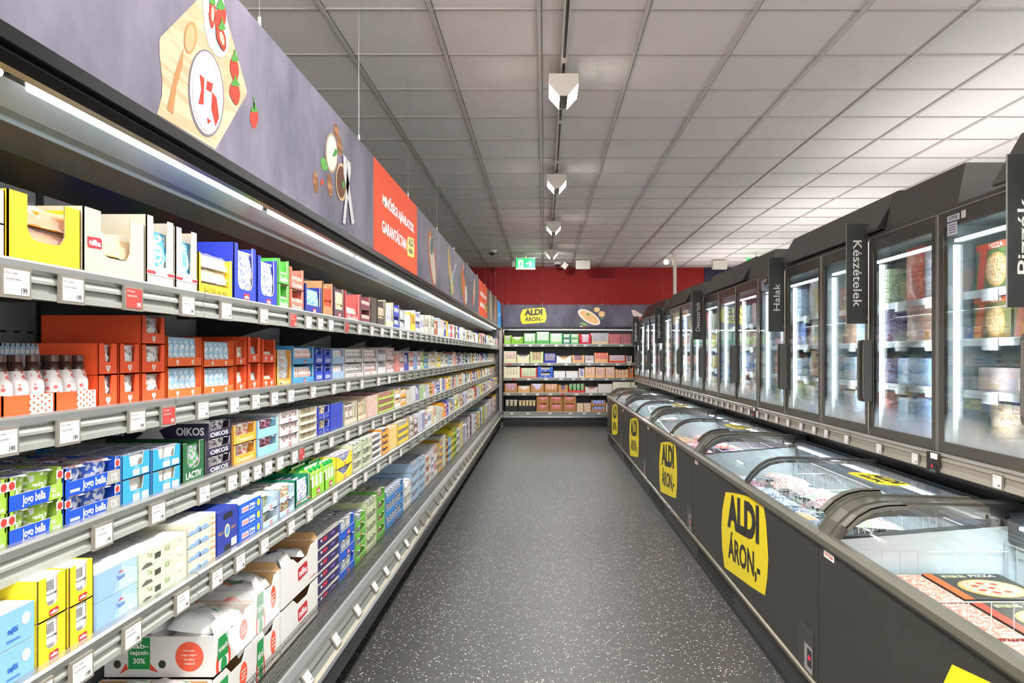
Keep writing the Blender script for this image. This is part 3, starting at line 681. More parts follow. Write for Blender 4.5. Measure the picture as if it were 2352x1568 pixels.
# ================================================================ CHEST FREEZERS
CX = 1.135; CL = 2.49; CY = [.47 + CL * k for k in range(5)]
OL, OLD = '#5f5d52', '#46443b'
prof = [(1.165, .812), (1.2, .86), (1.245, .904), (1.3, .935), (1.36, .948), (1.44, .95), (1.6, .946), (1.8, .938), (1.925, .93)]
def lower(p, d): return [(x + d * .3, z - d) for x, z in p]
def chest(y0, k, label):
    e = empty('chest_freezer', (0, y0, 0), label=label, cat='freezer', group='chest freezers in a row')
    b = MB()
    b.prism([(CX, .19), (CX, .78), (CX + .03, .78), (CX + .03, .19)], 'y', .003, CL - .003, '#312f2b', 'paint')
    b.box(CX + .03, .004, .12, 1.985, .03, .8, '#312f2b', 'paint'); b.box(CX + .03, CL - .03, .12, 1.985, CL - .004, .8, '#312f2b', 'paint')
    b.box(1.96, .004, .12, 1.985, CL - .004, .86, '#202326', 'paint')
    b.box(CX + .03, .004, .12, 1.985, CL - .004, .16, '#312f2b', 'paint')
    ob('body', b, e)
    b = MB()
    b.prism([(CX - .006, .778), (CX - .012, .79), (CX - .008, .812), (CX + .012, .824), (CX + .04, .822), (CX + .06, .806), (CX + .06, .778)], 'y', .002, CL - .002, '#4b493f', 'plastic')
    ob('rim', b, e, label='olive grey moulded rim')
    b = MB()
    b.prism([(CX - .004, .162), (CX - .012, .17), (CX - .012, .184), (CX - .002, .19), (CX + .01, .19), (CX + .01, .162)], 'y', 0, CL, '#aba493', 'steel')
    b.prism([(CX - .004, .156), (CX - .008, .16), (CX - .004, .163), (CX + .01, .163), (CX + .01, .156)], 'y', 0, CL, '#77726a', 'steel')
    ob('bumper_strip', b, e)
    b = MB(); b.box(CX + .008, .0, .0, CX + .02, CL, .156, '#2c2b28', 'paint')
    for i in range(3):
        for j in range(34):
            b.box(CX + .0065, 1.35 + j * .03 + (i % 2) * .015, .05 + i * .028, CX + .0085, 1.364 + j * .03 + (i % 2) * .015, .066 + i * .028, '#060606', 'card')
    for j in range(60): b.box(CX + .0065, .04 + j * .04, .022, CX + .0085, .06 + j * .04, .032, '#0a0a0a', 'card')
    b.box(CX + .0065, .0, .012, CX + .008, CL, .015, '#0f0f0f', 'card')
    ob('kick_panel', b, e)
    b = MB()   # liner
    W_ = '#cfdde2'
    b.quad((1.2, .03, .3), (1.2, CL - .03, .3), (1.2, CL - .03, .8), (1.2, .03, .8), W_, 'plastic')
    b.box(1.168, .03, .74, 1.2, CL - .03, .8, '#dfe6e8', 'plastic')
    b.quad((1.93, .03, .3), (1.93, CL - .03, .3), (1.93, CL - .03, .8), (1.93, .03, .8), W_, 'plastic')
    b.quad((1.2, .032, .3), (1.93, .032, .3), (1.93, .032, .86), (1.2, .032, .8), W_, 'plastic')
    b.quad((1.2, CL - .032, .3), (1.93, CL - .032, .3), (1.93, CL - .032, .86), (1.2, CL - .032, .8), W_, 'plastic')
    b.box(1.2, .03, .28, 1.93, CL - .03, .3, W_, 'plastic')
    b.box(1.9, .03, .8, 1.96, CL - .03, .915, '#39424c', 'plastic')
    ob('liner', b, e)
    # baskets
    b = MB()
    def grid(xa, ya, xb, yb, z0, z1, st=.055):
        n = max(2, int(math.hypot(xb - xa, yb - ya) / st))
        for i in range(n + 1):
            t = i / n; b.cyl((xa + (xb - xa) * t, ya + (yb - ya) * t, z0), (xa + (xb - xa) * t, ya + (yb - ya) * t, z1), .0018, '#d5dde0', 'plastic', 4)
        for z in (z0, (z0 + z1) / 2, z1): b.cyl((xa, ya, z), (xb, yb, z), .0024, '#d5dde0', 'plastic', 4)
    zt = .79
    if k < 3:
        grid(1.225, .05, 1.225, CL - .05, .5, .66, .06); grid(1.885, .05, 1.885, CL - .05, .5, zt, .06)
        for yy in (.06, .66, 1.25, 1.84, CL - .06): grid(1.225, yy, 1.885, yy, .5, .76, .07)
        if k > 0: grid(1.58, .06, 1.58, CL - .06, .5, .7, .07)
    else:
        for yy in (.06, 1.25, CL - .06): grid(1.225, yy, 1.885, yy, .5, .7, .11)
    ob('wire_basket', b, e)
    b = MB(); b.box(1.888, .12, .862, 1.899, CL - .12, .874, '#f1f8ff', 'glow'); ob('light_strip', b, e)
    area('chest_light', (1.885, y0 + CL / 2, .85), (.02, 2.2), 7, (.9, .96, 1), (0, R(45), 0))
    # end frames
    for q, (ya, yb) in enumerate(((.0, .045), (CL - .045, CL))):
        b = MB(); P = prof[:8]; n = len(P); up = [(1.14, .818)] + [(x - .004, z + .014) for x, z in P]
        b.prism(up + lower(P, .05)[::-1] + [(1.14, .79)], 'y', ya, yb, '#45433a', 'plastic')
        ob('end_frame', b, e)
        b = MB(); b.prism([(1.8, .952), (1.985, .945), (1.985, .89), (1.8, .89)], 'y', ya, yb, '#17191b', 'plastic')
        ob('hinge_cover', b, e)
    mid = 1.17
    for q, (ya, yb, dz) in enumerate(((.045, mid + .02, .012), (mid - .02, CL - .045, -.004))):
        g = MB(); P = [(x, z + dz) for x, z in prof]
        g.sheet(P, ya, yb, '#ffffff', 'glass')
        lid = ob('glass_lid', g, e, smooth=True)
        b = MB()
        yy = yb - .01 if q == 0 else ya
        up = [(x - .003, z + .007) for x, z in P]
        b.prism(up + [(x + .002, z - .008) for x, z in P][::-1], 'y', yy, yy + .014, '#32332f', 'plastic')
        ob('centre_bar', b, lid)
        b = MB()
        yy = ya if q == 0 else yb - .03
        up = [(x - .003, z + .008) for x, z in P[:8]]
        b.prism(up + [(x + .004, z - .02) for x, z in P[:8]][::-1], 'y', yy, yy + .03, '#413f37', 'plastic')
        ob('lid_frame', b, lid)
        b = MB()   # grip at the outer end
        yy = ya + .035 if q == 0 else yb - .1
        P2 = P[1:6]
        b.prism([(x - .012, z + .022) for x, z in P2] + [(x - .002, z + .003) for x, z in P2][::-1], 'y', yy, yy + .012, '#4a483f', 'plastic')
        b.prism([(x - .012, z + .022) for x, z in P2] + [(x - .01, z + .017) for x, z in P2][::-1], 'y', yy, yy + .05, '#504e45', 'plastic')
        ob('grip', b, lid)
    # sticker, thermostat, notes
    b = MB(); aldi(b, (CX - .001, 1.62, .215), Vector((0, -1, .05)).normalized(), ZV, .96, .54)
    o = ob('price_shield', b, e, label='yellow price shield sticker')
    b = MB(); b.box(CX - .003, .05, .17 + .02, CX, .22, .38, '#2f2e2b', 'plastic'); b.box(CX - .004, .06, .2, CX - .002, .15, .31, '#8d8c88', 'plastic'); b.box(CX - .005, .065, .225, CX - .0035, .115, .3, '#151515', 'plastic')
    b.text('-24', (CX - .006, .115, .225), -YV, ZV, .03, .018, '#ff2a3a', 'glowsoft', .01, .024, .04)
    ob('thermostat', b, e)
    b = MB(); b.box(CX - .0012, CL - .16, .742, CX, CL - .06, .77, '#e6e2dc', 'card'); b.text('FIGYELEM', (CX - .0018, CL - .06, .742), -YV, ZV, .08, .012, '#c03a34', 'card', .02, .05, .014)
    ob('warning_sticker', b, e)
    if k in (1, 2, 3):
        b = MB(); n_ = prof[6:8]
        aldi(b, (1.53, .55, .9475), Vector((0, -1, 0)), Vector((1, 0, -.035)).normalized(), .3, .14) if False else aldi(b, (1.52, .66, .9655), Vector((0, -1, 0)), Vector((1, 0, -.04)).normalized(), .36, .17)
        ob('lid_sticker', b, e)
    return e
CLAB = ['dark chest freezer with glass lids holding flat pizza boxes, nearest to the camera', 'dark chest freezer with baskets of mixed frozen bags under glass, second in the row',
        'dark chest freezer with purple and red frozen packs under glass, middle of the row', 'dark chest freezer with an open yellow lid sticker, fourth in the row', 'dark chest freezer at the far end of the row beside the end chiller']
for k, y in enumerate(CY): chest(y, k, CLAB[k])

# ================================================================ UPRIGHT GLASS DOOR FREEZERS
DX = 1.955; DW = .745
SG = {1: 'Pizzák', 2: 'Készételek', 3: 'Halak', 5: 'Desszertek', 7: 'Jégkrémek', 9: 'Jégkrémek'}
ZD0, ZD1 = 1.085, 2.25
UY0 = 4.29 - 2 * 2 * DW     # hinge/handle rhythm: a pair of doors meets every 1.49 m
def door_mesh():
    fr = MB(); w_ = DW - .012
    g = '#4a4742'
    for a in ((0, 0, w_, .05), (0, 1.165 - .075, w_, 1.165), (0, .05, .045, 1.09), (w_ - .045, .05, w_, 1.09)):
        fr.box(-.006, a[0], a[1], .018, a[2], a[3], g, 'plastic')
    for a in ((-.003, -.002, .003, 1.167), (w_ - .003, -.002, w_ + .003, 1.167)): fr.box(-.009, a[0], a[1], .012, a[2], a[3], '#c4c4c0', 'metal')
    fr.box(-.009, 0, 1.164, .018, w_, 1.169, '#c4c4c0', 'metal'); fr.box(-.009, 0, -.004, .018, w_, .002, '#a6a5a1', 'steel')
    gl = MB(); gl.box(.0, .045, .05, .006, w_ - .045, 1.09, '#ffffff', 'doorglass')
    return fr.mesh('door_frame'), gl.mesh('pane')
dfm, dgm = door_mesh()
hm = MB()
hm.M = Matrix.Identity(4)
hm.prism([(-.055, .035), (-.05, .0), (-.03, -.012), (.0, -.012), (.0, .0)] and [(-.045, 0), (-.052, .02), (-.052, .34), (-.045, .365), (-.02, .37), (-.008, .36), (-.008, .01), (-.02, -.005)], 'y', -.016, .016, '#4e4d4a', 'plastic')
hm.prism([(-.05, .03), (-.056, .04), (-.056, .33), (-.05, .34)], 'y', -.006, .006, '#6b6a66', 'plastic')
hm = hm.mesh('handle')
pm = MB(); pm.cyl((-.012, 0, 0), (-.012, 0, 1.13), .007, '#8e8d89', 'steel', 8); pm = pm.mesh('hinge_rod')
LABU = ['upright glass door freezer nearest the camera with pizza boxes', 'upright glass door freezer with ready meals beside the Készételek board', 'upright glass door freezer with fish boxes beside the Halak board', 'upright glass door freezer between the Halak and Desszertek boards',
        'upright glass door freezer beside the Desszertek board', 'upright glass door freezer between the Desszertek board and the first ice cream board', 'upright glass door freezer beside the nearer Jégkrémek board', 'upright glass door freezer between the two ice cream boards', 'upright glass door freezer at the far end of the row', '']
UN = 9
units = []
for k in range(UN):
    yc = 4.29 + (k - 1) * 2 * DW          # centre line of the unit, where the two doors meet
    y0 = yc - DW; y1 = yc + DW
    e = empty('upright_freezer', (0, 0, 0), label=LABU[k], cat='freezer', group='upright freezers behind the chest freezers'); units.append(e)
    b = MB()
    b.box(DX + .5, y0 + .002, .95, DX + .54, y1 - .002, 2.27, '#b9c4c8', 'plastic')
    b.box(DX + .02, y0 + .002, .98, DX + .5, y1 - .002, 1.0, '#b9c4c8', 'plastic')
    b.box(DX + .02, y0 + .002, 2.2, DX + .5, y1 - .002, 2.268, '#8f999d', 'plastic')
    b.box(DX + .03, y0 + .002, 1.0, DX + .5, y0 + .006, 2.2, '#aab6ba', 'plastic')
    if k == 0: b.box(DX + .0, y0 - .03, .98, DX + .54, y0 - .001, 2.27, '#3a3a38', 'paint')
    if k == UN - 1: b.box(DX + .0, y1 - .03, .9, DX + .54, y1, 2.27, '#3a3a38', 'paint')
    b.box(2.0, y0 + .003, .0, DX + .54, y1 - .003, .95, '#1d1e1f', 'paint')
    ob('housing', b, e)
    b = MB()
    b.box(DX - .006, y0 + .001, 1.062, DX + .03, y1 - .001, 1.08, '#b9b7b0', 'metal')
    for q in (-1, 1):
        yy = y0 if q < 0 else y1
    b.box(DX + .012, y0 + .001, 1.08, DX + .035, y0 + .014, ZD1, '#9b9994', 'steel')
    b.box(DX + .0, y0, ZD1, DX + .035, y1, ZD1 + .025, '#53504b', 'paint')
    ob('door_jamb', b, e)
    b = MB()
    b.prism([(DX - .012, 1.06), (DX - .016, 1.066), (DX - .012, 1.078), (DX + .0, 1.082), (DX + .0, 1.06)], 'y', y0 + .001, y1 - .001, '#d1cec6', 'metal')
    b.prism([(DX - .008, 1.06), (DX - .014, 1.04), (DX - .01, 1.036), (DX - .01, 1.01), (DX - .02, .985), (DX - .012, .978), (DX + .0, .98), (DX + .0, 1.06)], 'y', y0 + .001, y1 - .001, '#8b877c', 'paint')
    b.box(DX - .0, y0, .962, DX + .02, y1, .98, '#121314', 'paint')
    ob('price_rail', b, e)
    # doors
    for q, ya in enumerate((y0 + .006, yc + .006)):
        d = ob('door', dfm, e, (DX, ya, ZD0)); ob('pane', dgm, d, (0, 0, 0))
        hy = ya + DW - .012 - .03 if q == 0 else ya + .03
        ob('handle', hm, d, (-.003, DW - .042 if q == 0 else .03, 1.42 - ZD0 - .14))
        ob('hinge_rod', pm, d, (0, DW - .012 if q == 0 else 0, .02))
    # lights
    for yy in (y0 + .03, yc, y1 - .03):
        b = MB(); b.box(DX + .06, yy - .008, 1.1, DX + .075, yy + .008, 2.1, '#eef9ff', 'glow'); ob('light_strip', b, e)
    b = MB(); b.box(DX + .05, y0 + .05, 2.11, DX + .065, y1 - .05, 2.125, '#eef9ff', 'glow'); ob('light_strip', b, e)
    # shelves
    for z in (1.13, 1.38, 1.63, 1.86):
        b = MB()
        for j in range(8): b.box(DX + .12 + j * .052, y0 + .02, z - .006, DX + .124 + j * .052, y1 - .02, z - .002, '#dbe4e6', 'plastic')
        for j in range(0, 12): b.box(DX + .12, y0 + .04 + j * .128, z - .009, DX + .49, y0 + .044 + j * .128, z - .006, '#dbe4e6', 'plastic')
        b.box(DX + .11, y0 + .02, z - .03, DX + .118, y1 - .02, z + .008, '#e8eef0', 'plastic')
        s_ = ob('shelf', b, e)
        t = MB()
        for j in range(4):
            t.box(DX + .104, y0 + .2 + j * .33, z - .05, DX + .108, y0 + .32 + j * .33, z + .005, '#eef3f3', 'plastic')
        ob('tag_holder', t, s_)
    for y in (y0 + .28, y0 + .75, y0 + 1.2):
        area('freezer_light', (DX + .05, y, 1.65), (1.05, .03), 7, (.92, .98, 1), (0, R(-90), 0))
# section boards
bn_ = {0: 'Pizzák', 1: 'Készételek', 2: 'Halak', 4: 'Desszertek', 6: 'Jégkrémek', 8: 'Jégkrémek'}
BL = {0: 'dark hanging board reading Pizzák, cut off at the picture edge', 1: 'dark board reading Készételek on the glass doors', 2: 'dark board reading Halak on the glass doors', 4: 'dark board reading Desszertek on the glass doors',
      6: 'dark board reading Jégkrémek, nearer of the two', 8: 'dark board reading Jégkrémek, farther one by the end chiller'}
for k, t in bn_.items():
    y = 4.29 + (k - 1) * 2 * DW
    b = MB(); b.box(-.13, -.002, 0, 0, .002, .6, '#2c2d2a', 'paint'); b.box(-.132, -.003, 0, -.13, .003, .6, '#9fa19c', 'plastic')
    wd = .07 if t != 'Jégkrémek' else .075
    hgt = {'Pizzák': .3, 'Készételek': .4, 'Halak': .22, 'Desszertek': .36, 'Jégkrémek': .4}[t]
    down = k in (1,)
    if down: b.text(t, (-.065, -.0032, .3), Vector((0, 0, -1)), XV, hgt, wd * .75, '#f2f2ee', 'paint', .008, 0, 0)
    else: b.text(t, (-.065, -.0032, .28), ZV, -XV, hgt, wd * .75, '#f2f2ee', 'paint', .008, 0, 0)
    bd = ob('section_board', b, None, (DX - .012, y, 1.745), label=BL[k], cat='sign')
    c = MB(); c.box(-.01, -.006, .02, .013, .006, .05, '#8e8d89', 'metal'); c.box(-.01, -.006, .55, .013, .006, .58, '#8e8d89', 'metal'); ob('clip', c, bd)
# sloping cover panels above the doors
P2 = [(5.87 - 2.78 * 1, 5.87 - 2.78 - 1.72)] + [(5.87 + 2.8 * j, 4.15 + 2.8 * j) for j in range(4)]
def fascia(ya, yb, x0, z0, x1, z1, lab, thick=.02):
    """ya > yb ; sloped sheet-steel cover with folded ends"""
    e = empty('leaning_cover', (0, 0, 0), label=lab, cat='panel', group=None)
    b = MB(); b.prism([(x0, z0), (x1, z1), (x1 + thick, z1 - .004), (x0 + thick, z0 - .004)], 'y', yb, ya, '#54514c', 'paint')
    ob('sheet', b, e)
    b = MB(); b.prism([(x0 + .004, z0), (x1 + .004, z1), (x1 + .06, z1), (x0 + .06, z0)], 'y', yb - .012, yb - .002, '#151514', 'paint')
    b.cyl((x1 + .03, yb - .014, z1 - .03), (x1 + .03, yb - .012, z1 - .03), .004, '#bdbdbb', 'metal')
    ob('end_fold', b, e)
    return e
nn = ['nearest', 'second', 'third', 'fourth', 'farthest']
for j in range(5):
    ya = 5.87 + 2.8 * (j - 1); yb = 4.14 + 2.8 * (j - 1)
    fascia(ya, yb, 1.92, 2.285, 2.05, 2.51, 'dark grey cover panel leaning out above the doors, %s in the row' % nn[j])
    b = MB(); yq = yb - .74
    b.prism([(1.965, 2.272), (2.005, 2.475), (2.45, 2.475), (2.45, 2.272)], 'y', yq, yb - .02, '#4c4945', 'paint')
    ob('cover_box', b, None, label='dark boxed cover above the doors, the one after the %s leaning panel' % nn[j], cat='panel')
    b = MB(); b.box(1.99, yb - 0, 2.272, 2.45, ya, 2.36, '#232220', 'paint')
    ob('cover_tray', b, None, label='black tray behind the %s leaning cover panel' % nn[j], cat='panel')
# tags and stickers on the right
RT = [2295, 2105, 2022, 1947, 1918 - 18, 1872, 1842, 1812, 1786, 1762, 1741, 1722, 1705, 1689, 1674, 1661, 1648, 1636, 1625, 1614, 1604, 1595, 1586, 1578, 1570, 1562, 1555, 1548, 1541, 1534, 1527, 1521, 1515, 1509, 1503, 1498, 1493, 1488, 1483, 1478, 1474, 1470]
tgr = MB(); tgr.box(-.006, 0, -.066, .002, .07, 0, '#77726a', 'plastic'); tgr.box(-.0072, .006, -.06, -.006, .064, -.006, '#e2e0de', 'card')
tgr.text('Ft/db', (-.0078, .07, -.066), -YV, ZV, .03, .004, '#5a5658', 'card', 0, .024, .052); tgr.text('999.', (-.0078, .07, -.066), -YV, ZV, .018, .01, '#3a383a', 'card', .02, .05, .018); tgr = tgr.mesh('price_tag')
for px in RT:
    y = yat(px, DX - .015)
    o = ob('price_tag', tgr, None, (DX - .018, y - .035, 1.05), label='white price tag clipped to the rail below the glass doors', cat='price tag', group='white price tags below the glass doors')
for px, lab in ((2150, 'small control unit with red digits on the rail below the near glass doors'), (1737, 'small control unit on the rail below the middle glass doors')):
    y = yat(px, DX)
    e = empty('controller', (DX - .02, y, .975), label=lab, cat='controller')
    b = MB(); b.box(-.012, -.07, 0, .01, .03, .1, '#55524d', 'metal'); b.box(-.016, -.068, .0, -.01, .0, .045, '#16171a', 'plastic'); b.box(-.014, -.07, .07, -.011, -.01, .098, '#e8e6e2', 'card')
    ob('casing', b, e)
    b = MB(); b.text('-2', (-.0165, -.005, .0), -YV, ZV, .02, .016, '#ff2030', 'glowsoft', .01, .02, .034); ob('digits', b, e)
    b = MB()
    for q in range(4): b.cyl((-.019, -.015 - q * .012, .012), (-.014, -.015 - q * .012, .012), .004, '#c9c9c9', 'steel', 8)
    ob('buttons', b, e)
def notice(px, Z, lab):
    y = yat(px, DX)
    b = MB(); b.box(-.0015, -.1, 0, 0, 0, .035, '#ebeaf0', 'card'); b.box(-.0015, -.1 + .02, -.06, 0, 0, 0, '#ebeaf0', 'card'); b.box(-.002, -.1, .0, -.0015, 0, .006, '#2a3a7a', 'card')
    b.text('COSTAN', (-.0022, 0, 0), -YV, ZV, .07, .016, '#2a3060', 'card', .02, .05, .022)
    for q in range(4): b.box(-.002, -.07, -.014 - q * .012, -.0015, -.012, -.01 - q * .012, '#55589a', 'card')
    b.box(-.0015, -.15, .005, 0, -.115, .04, '#f2f2f2', 'card')
    ob('maker_notice', b, None, (DX - .0095, y, Z), label=lab, cat='sticker')
notice(2181, 2.19, 'white maker notice at the top corner of the nearest glass door')
notice(1751, 2.19, 'white maker notice at the top corner of the door by the Halak board')
# ================================================================ PACKS, TRAYS AND THEIR CONTENTS
_C = {}
def cached(fn):
    def g(*a):
        k = (fn.__name__,) + a
        if k not in _C: _C[k] = fn(*a)
        return _C[k]
    return g
def shade(c, k):
    r = L(c); return tuple(max(0, min(1, v * k)) for v in r)
def mixc(a, b, t):
    a, b = L(a), L(b); return tuple(x * (1 - t) + y * t for x, y in zip(a, b))
def redlogo(b, o, u, v, w, txt='milfina'):
    h = w * .52
    b.flat([(-w / 2, -h / 2 + h * .2), (-w / 2 + w * .1, -h / 2), (w / 2, -h / 2 + h * .1), (w / 2, h / 2 - h * .2), (w / 2 - w * .1, h / 2), (-w / 2, h / 2 - h * .1)], o, u, v, '#b8202c', 'card')
    o = Vector(o) + Vector(u).cross(Vector(v)) * .0006
    b.text(txt, o, u, v, w * .8, h * .5, '#ffffff', 'card', .02)
def deco(b, name, w, h, lip, x=.0006):
    """printed marks on the front of a tray of width w whose lip is lip high"""
    O = lambda y, z: (x, y, z)
    m = min(h, lip)
    if name == 'milfina': redlogo(b, O(w * .55, m * .45), YV, ZV, min(w * .5, m * 1.1))
    elif name == 'milside': redlogo(b, O(w * .16, h * .5), YV, ZV, w * .22)
    elif name == 'heart':
        for c in ((w * .28, w * .72) if w > .12 else (w * .5,)):
            s = m * .34
            b.flat([(c, m * .5 - s), (c + s * .8, m * .5), (c + s * .9, m * .5 + s * .5), (c + s * .45, m * .5 + s * .85), (c, m * .5 + s * .5), (c - s * .45, m * .5 + s * .85), (c - s * .9, m * .5 + s * .5), (c - s * .8, m * .5)], (x, 0, 0), YV, ZV, '#fbeee6', 'card')
            b.text('kinder', (x + .0006, 0, 0), YV, ZV, s * 1.1, s * .3, '#d8452c', 'card', .02, c, m * .5 + s * .2)
    elif name in ('jogog', 'jogob'):
        t = '#8fb23a' if name == 'jogog' else '#9a988e'
        b.flat([(0, 0), (w * .72, 0), (w * .76, m), (0, m)], (x, 0, 0), YV, ZV, '#0a46c8', 'card')
        b.flat([(w * .72, 0), (w, 0), (w, m), (w * .76, m)], (x, 0, 0), YV, ZV, t, 'card')
        O2 = (x + .0006, 0, 0)
        b.text('Jogo bella', O2, YV, ZV, w * .43, m * .76, '#ffffff', 'card', .02, w * (.5 if name == 'jogob' else .44), m * .47)
        if name == 'jogog':
            b.text('NO', O2, YV, ZV, w * .09, m * .3, '#f2f6e4', 'card', .02, w * .82, m * .66); b.text('SUGAR', O2, YV, ZV, w * .17, m * .26, '#f2f6e4', 'card', .02, w * .87, m * .27)
        else: b.text('0%', O2, YV, ZV, w * .13, m * .62, '#f4f4f2', 'card', .0, w * .88, m * .5); b.box(x, w * .08, m * .22, x + .0006, w * .24, m * .42, '#b9cdf2', 'card')
        for yy in (w * .045, w * .945):
            b.flat([(yy - .011, h * .62), (yy + .011, h * .62), (yy + .011, h * .9), (yy - .011, h * .9)], (x, 0, 0), YV, ZV, '#f4e9e6', 'card')
            b.ell(yy, h * .76, .0085, .0085, O2, YV, ZV, '#d2342c', 'card', 12)
    elif name == 'barcodes':
        for c in (.36, .68):
            b.box(x, w * c, m * .18, x + .0005, w * (c + .24), m * .68, '#e8f0f6', 'card')
            for q in range(6): b.box(x + .0005, w * (c + .02 + q * .036), m * .22, x + .0008, w * (c + .03 + q * .036), m * .64, '#8aa0b8', 'card')
        b.text('milfina', O(0, 0), YV, ZV, w * .2, m * .12, '#dff0fb', 'card', 0, w * .5, m * .84)
    elif name == 'dots':
        for i in range(6):
            for j in range(3): b.ell(w * (.52 + .08 * i), lip * (.2 + .3 * j) + (i % 2) * lip * .12, lip * .07, lip * .07, (x, 0, 0), YV, ZV, '#e8552e', 'card', 8)
        b.flat([(w * .5, 0), (w, 0), (w, m), (w * .52, m)], (x - .0003, 0, 0), YV, ZV, '#f6efe6', 'card')
    elif name == 'stripe':
        b.box(x, 0, m * .55, x + .0005, w, m * .8, '#f3d9d4', 'card'); b.box(x + .0004, 0, m * .6, x + .0008, w * .3, m * .75, '#c8323a', 'card'); b.box(x + .0004, w * .74, m * .6, x + .0008, w, m * .75, '#c8323a', 'card')
    elif name == 'badge':
        b.ell(w * .5, m * .5, m * .3, m * .36, (x, 0, 0), YV, ZV, '#e9d8a0', 'card', 14); b.ell(w * .5, m * .5, m * .2, m * .25, (x + .0005, 0, 0), YV, ZV, '#3f7fc0', 'card', 12)
        b.box(x, w * .1, m * .44, x + .0004, w * .3, m * .56, '#b59a68', 'card'); b.box(x, w * .7, m * .44, x + .0004, w * .9, m * .56, '#b59a68', 'card')
    elif name == 'cheesebox':
        b.text('GOUDA HOLLAND', O(0, 0), YV, ZV, w * .42, m * .12, '#a08a6a', 'card', 0, w * .66, m * .42)
    elif name.startswith('txt:'):
        _, s, c = name.split(':'); b.text(s, O(0, 0), YV, ZV, w * .7, min(m * .5, w * .3), '#' + c, 'card', .02, w * .5, m * .5)
@cached
def tray_mesh(w, d, h, lip, post, col, inner, dn, shape):
    b = MB(); t = .0028; iw = inner
    b.box(-d, 0, 0, 0, w, t, iw, 'card')
    b.box(-d, 0, 0, -d + t, w, h, iw, 'card')
    zs = h
    for ya, yb in ((0, t), (w - t, w)):   # side walls, a little lower behind
        P = [(-d, 0), (0, 0), (0, zs), (-.02, zs), (-.05, zs * (.72 if shape == 'low' else 1)), (-d, zs * (.72 if shape == 'low' else 1))]
        b.prism(P, 'y', ya, yb, col, 'card')
    # front with a window cut into it
    if shape == 'arch':
        k = min(.03, (w - 2 * post) * .4); P = [(0, 0), (w, 0), (w, h), (w - post, h), (w - post, lip + k * .7), (w - post - k * .4, lip + k * .14), (w - post - k, lip), (post + k, lip), (post + k * .4, lip + k * .14), (post, lip + k * .7), (post, h), (0, h)]
    elif shape == 'wave':
        P = [(0, 0), (w, 0), (w, h)] + [(w * (1 - q / 8), lip + (h - lip) * (.5 + .5 * math.cos(math.pi * q / 4))) for q in range(1, 8)] + [(0, h)]
    else:
        P = [(0, 0), (w, 0), (w, h), (w - post, h), (w - post * 1.25, lip), (post * 1.25, lip), (post, h), (0, h)]
    vs = [(0, p[0], p[1]) for p in P] + [(-t, p[0], p[1]) for p in P]; n = len(P)
    b.add(vs, [(i, (i + 1) % n, n + (i + 1) % n, n + i) for i in range(n)], inner)
    # front face split so that it is not concave
    def strip(x, rev, c):
        top = [p for p in P[2:]]
        for i in range(len(top) - 1):
            a, q = top[i], top[i + 1]
            if abs(a[0] - q[0]) < 1e-6: continue
            f = [(x, q[0], 0), (x, a[0], 0), (x, a[0], a[1]), (x, q[0], q[1])]
            b.add(f, [(0, 1, 2, 3)], c)
    strip(.0, False, col); strip(-t, True, inner)
    deco(b, dn, w, h, lip)
    return b.mesh('tray')
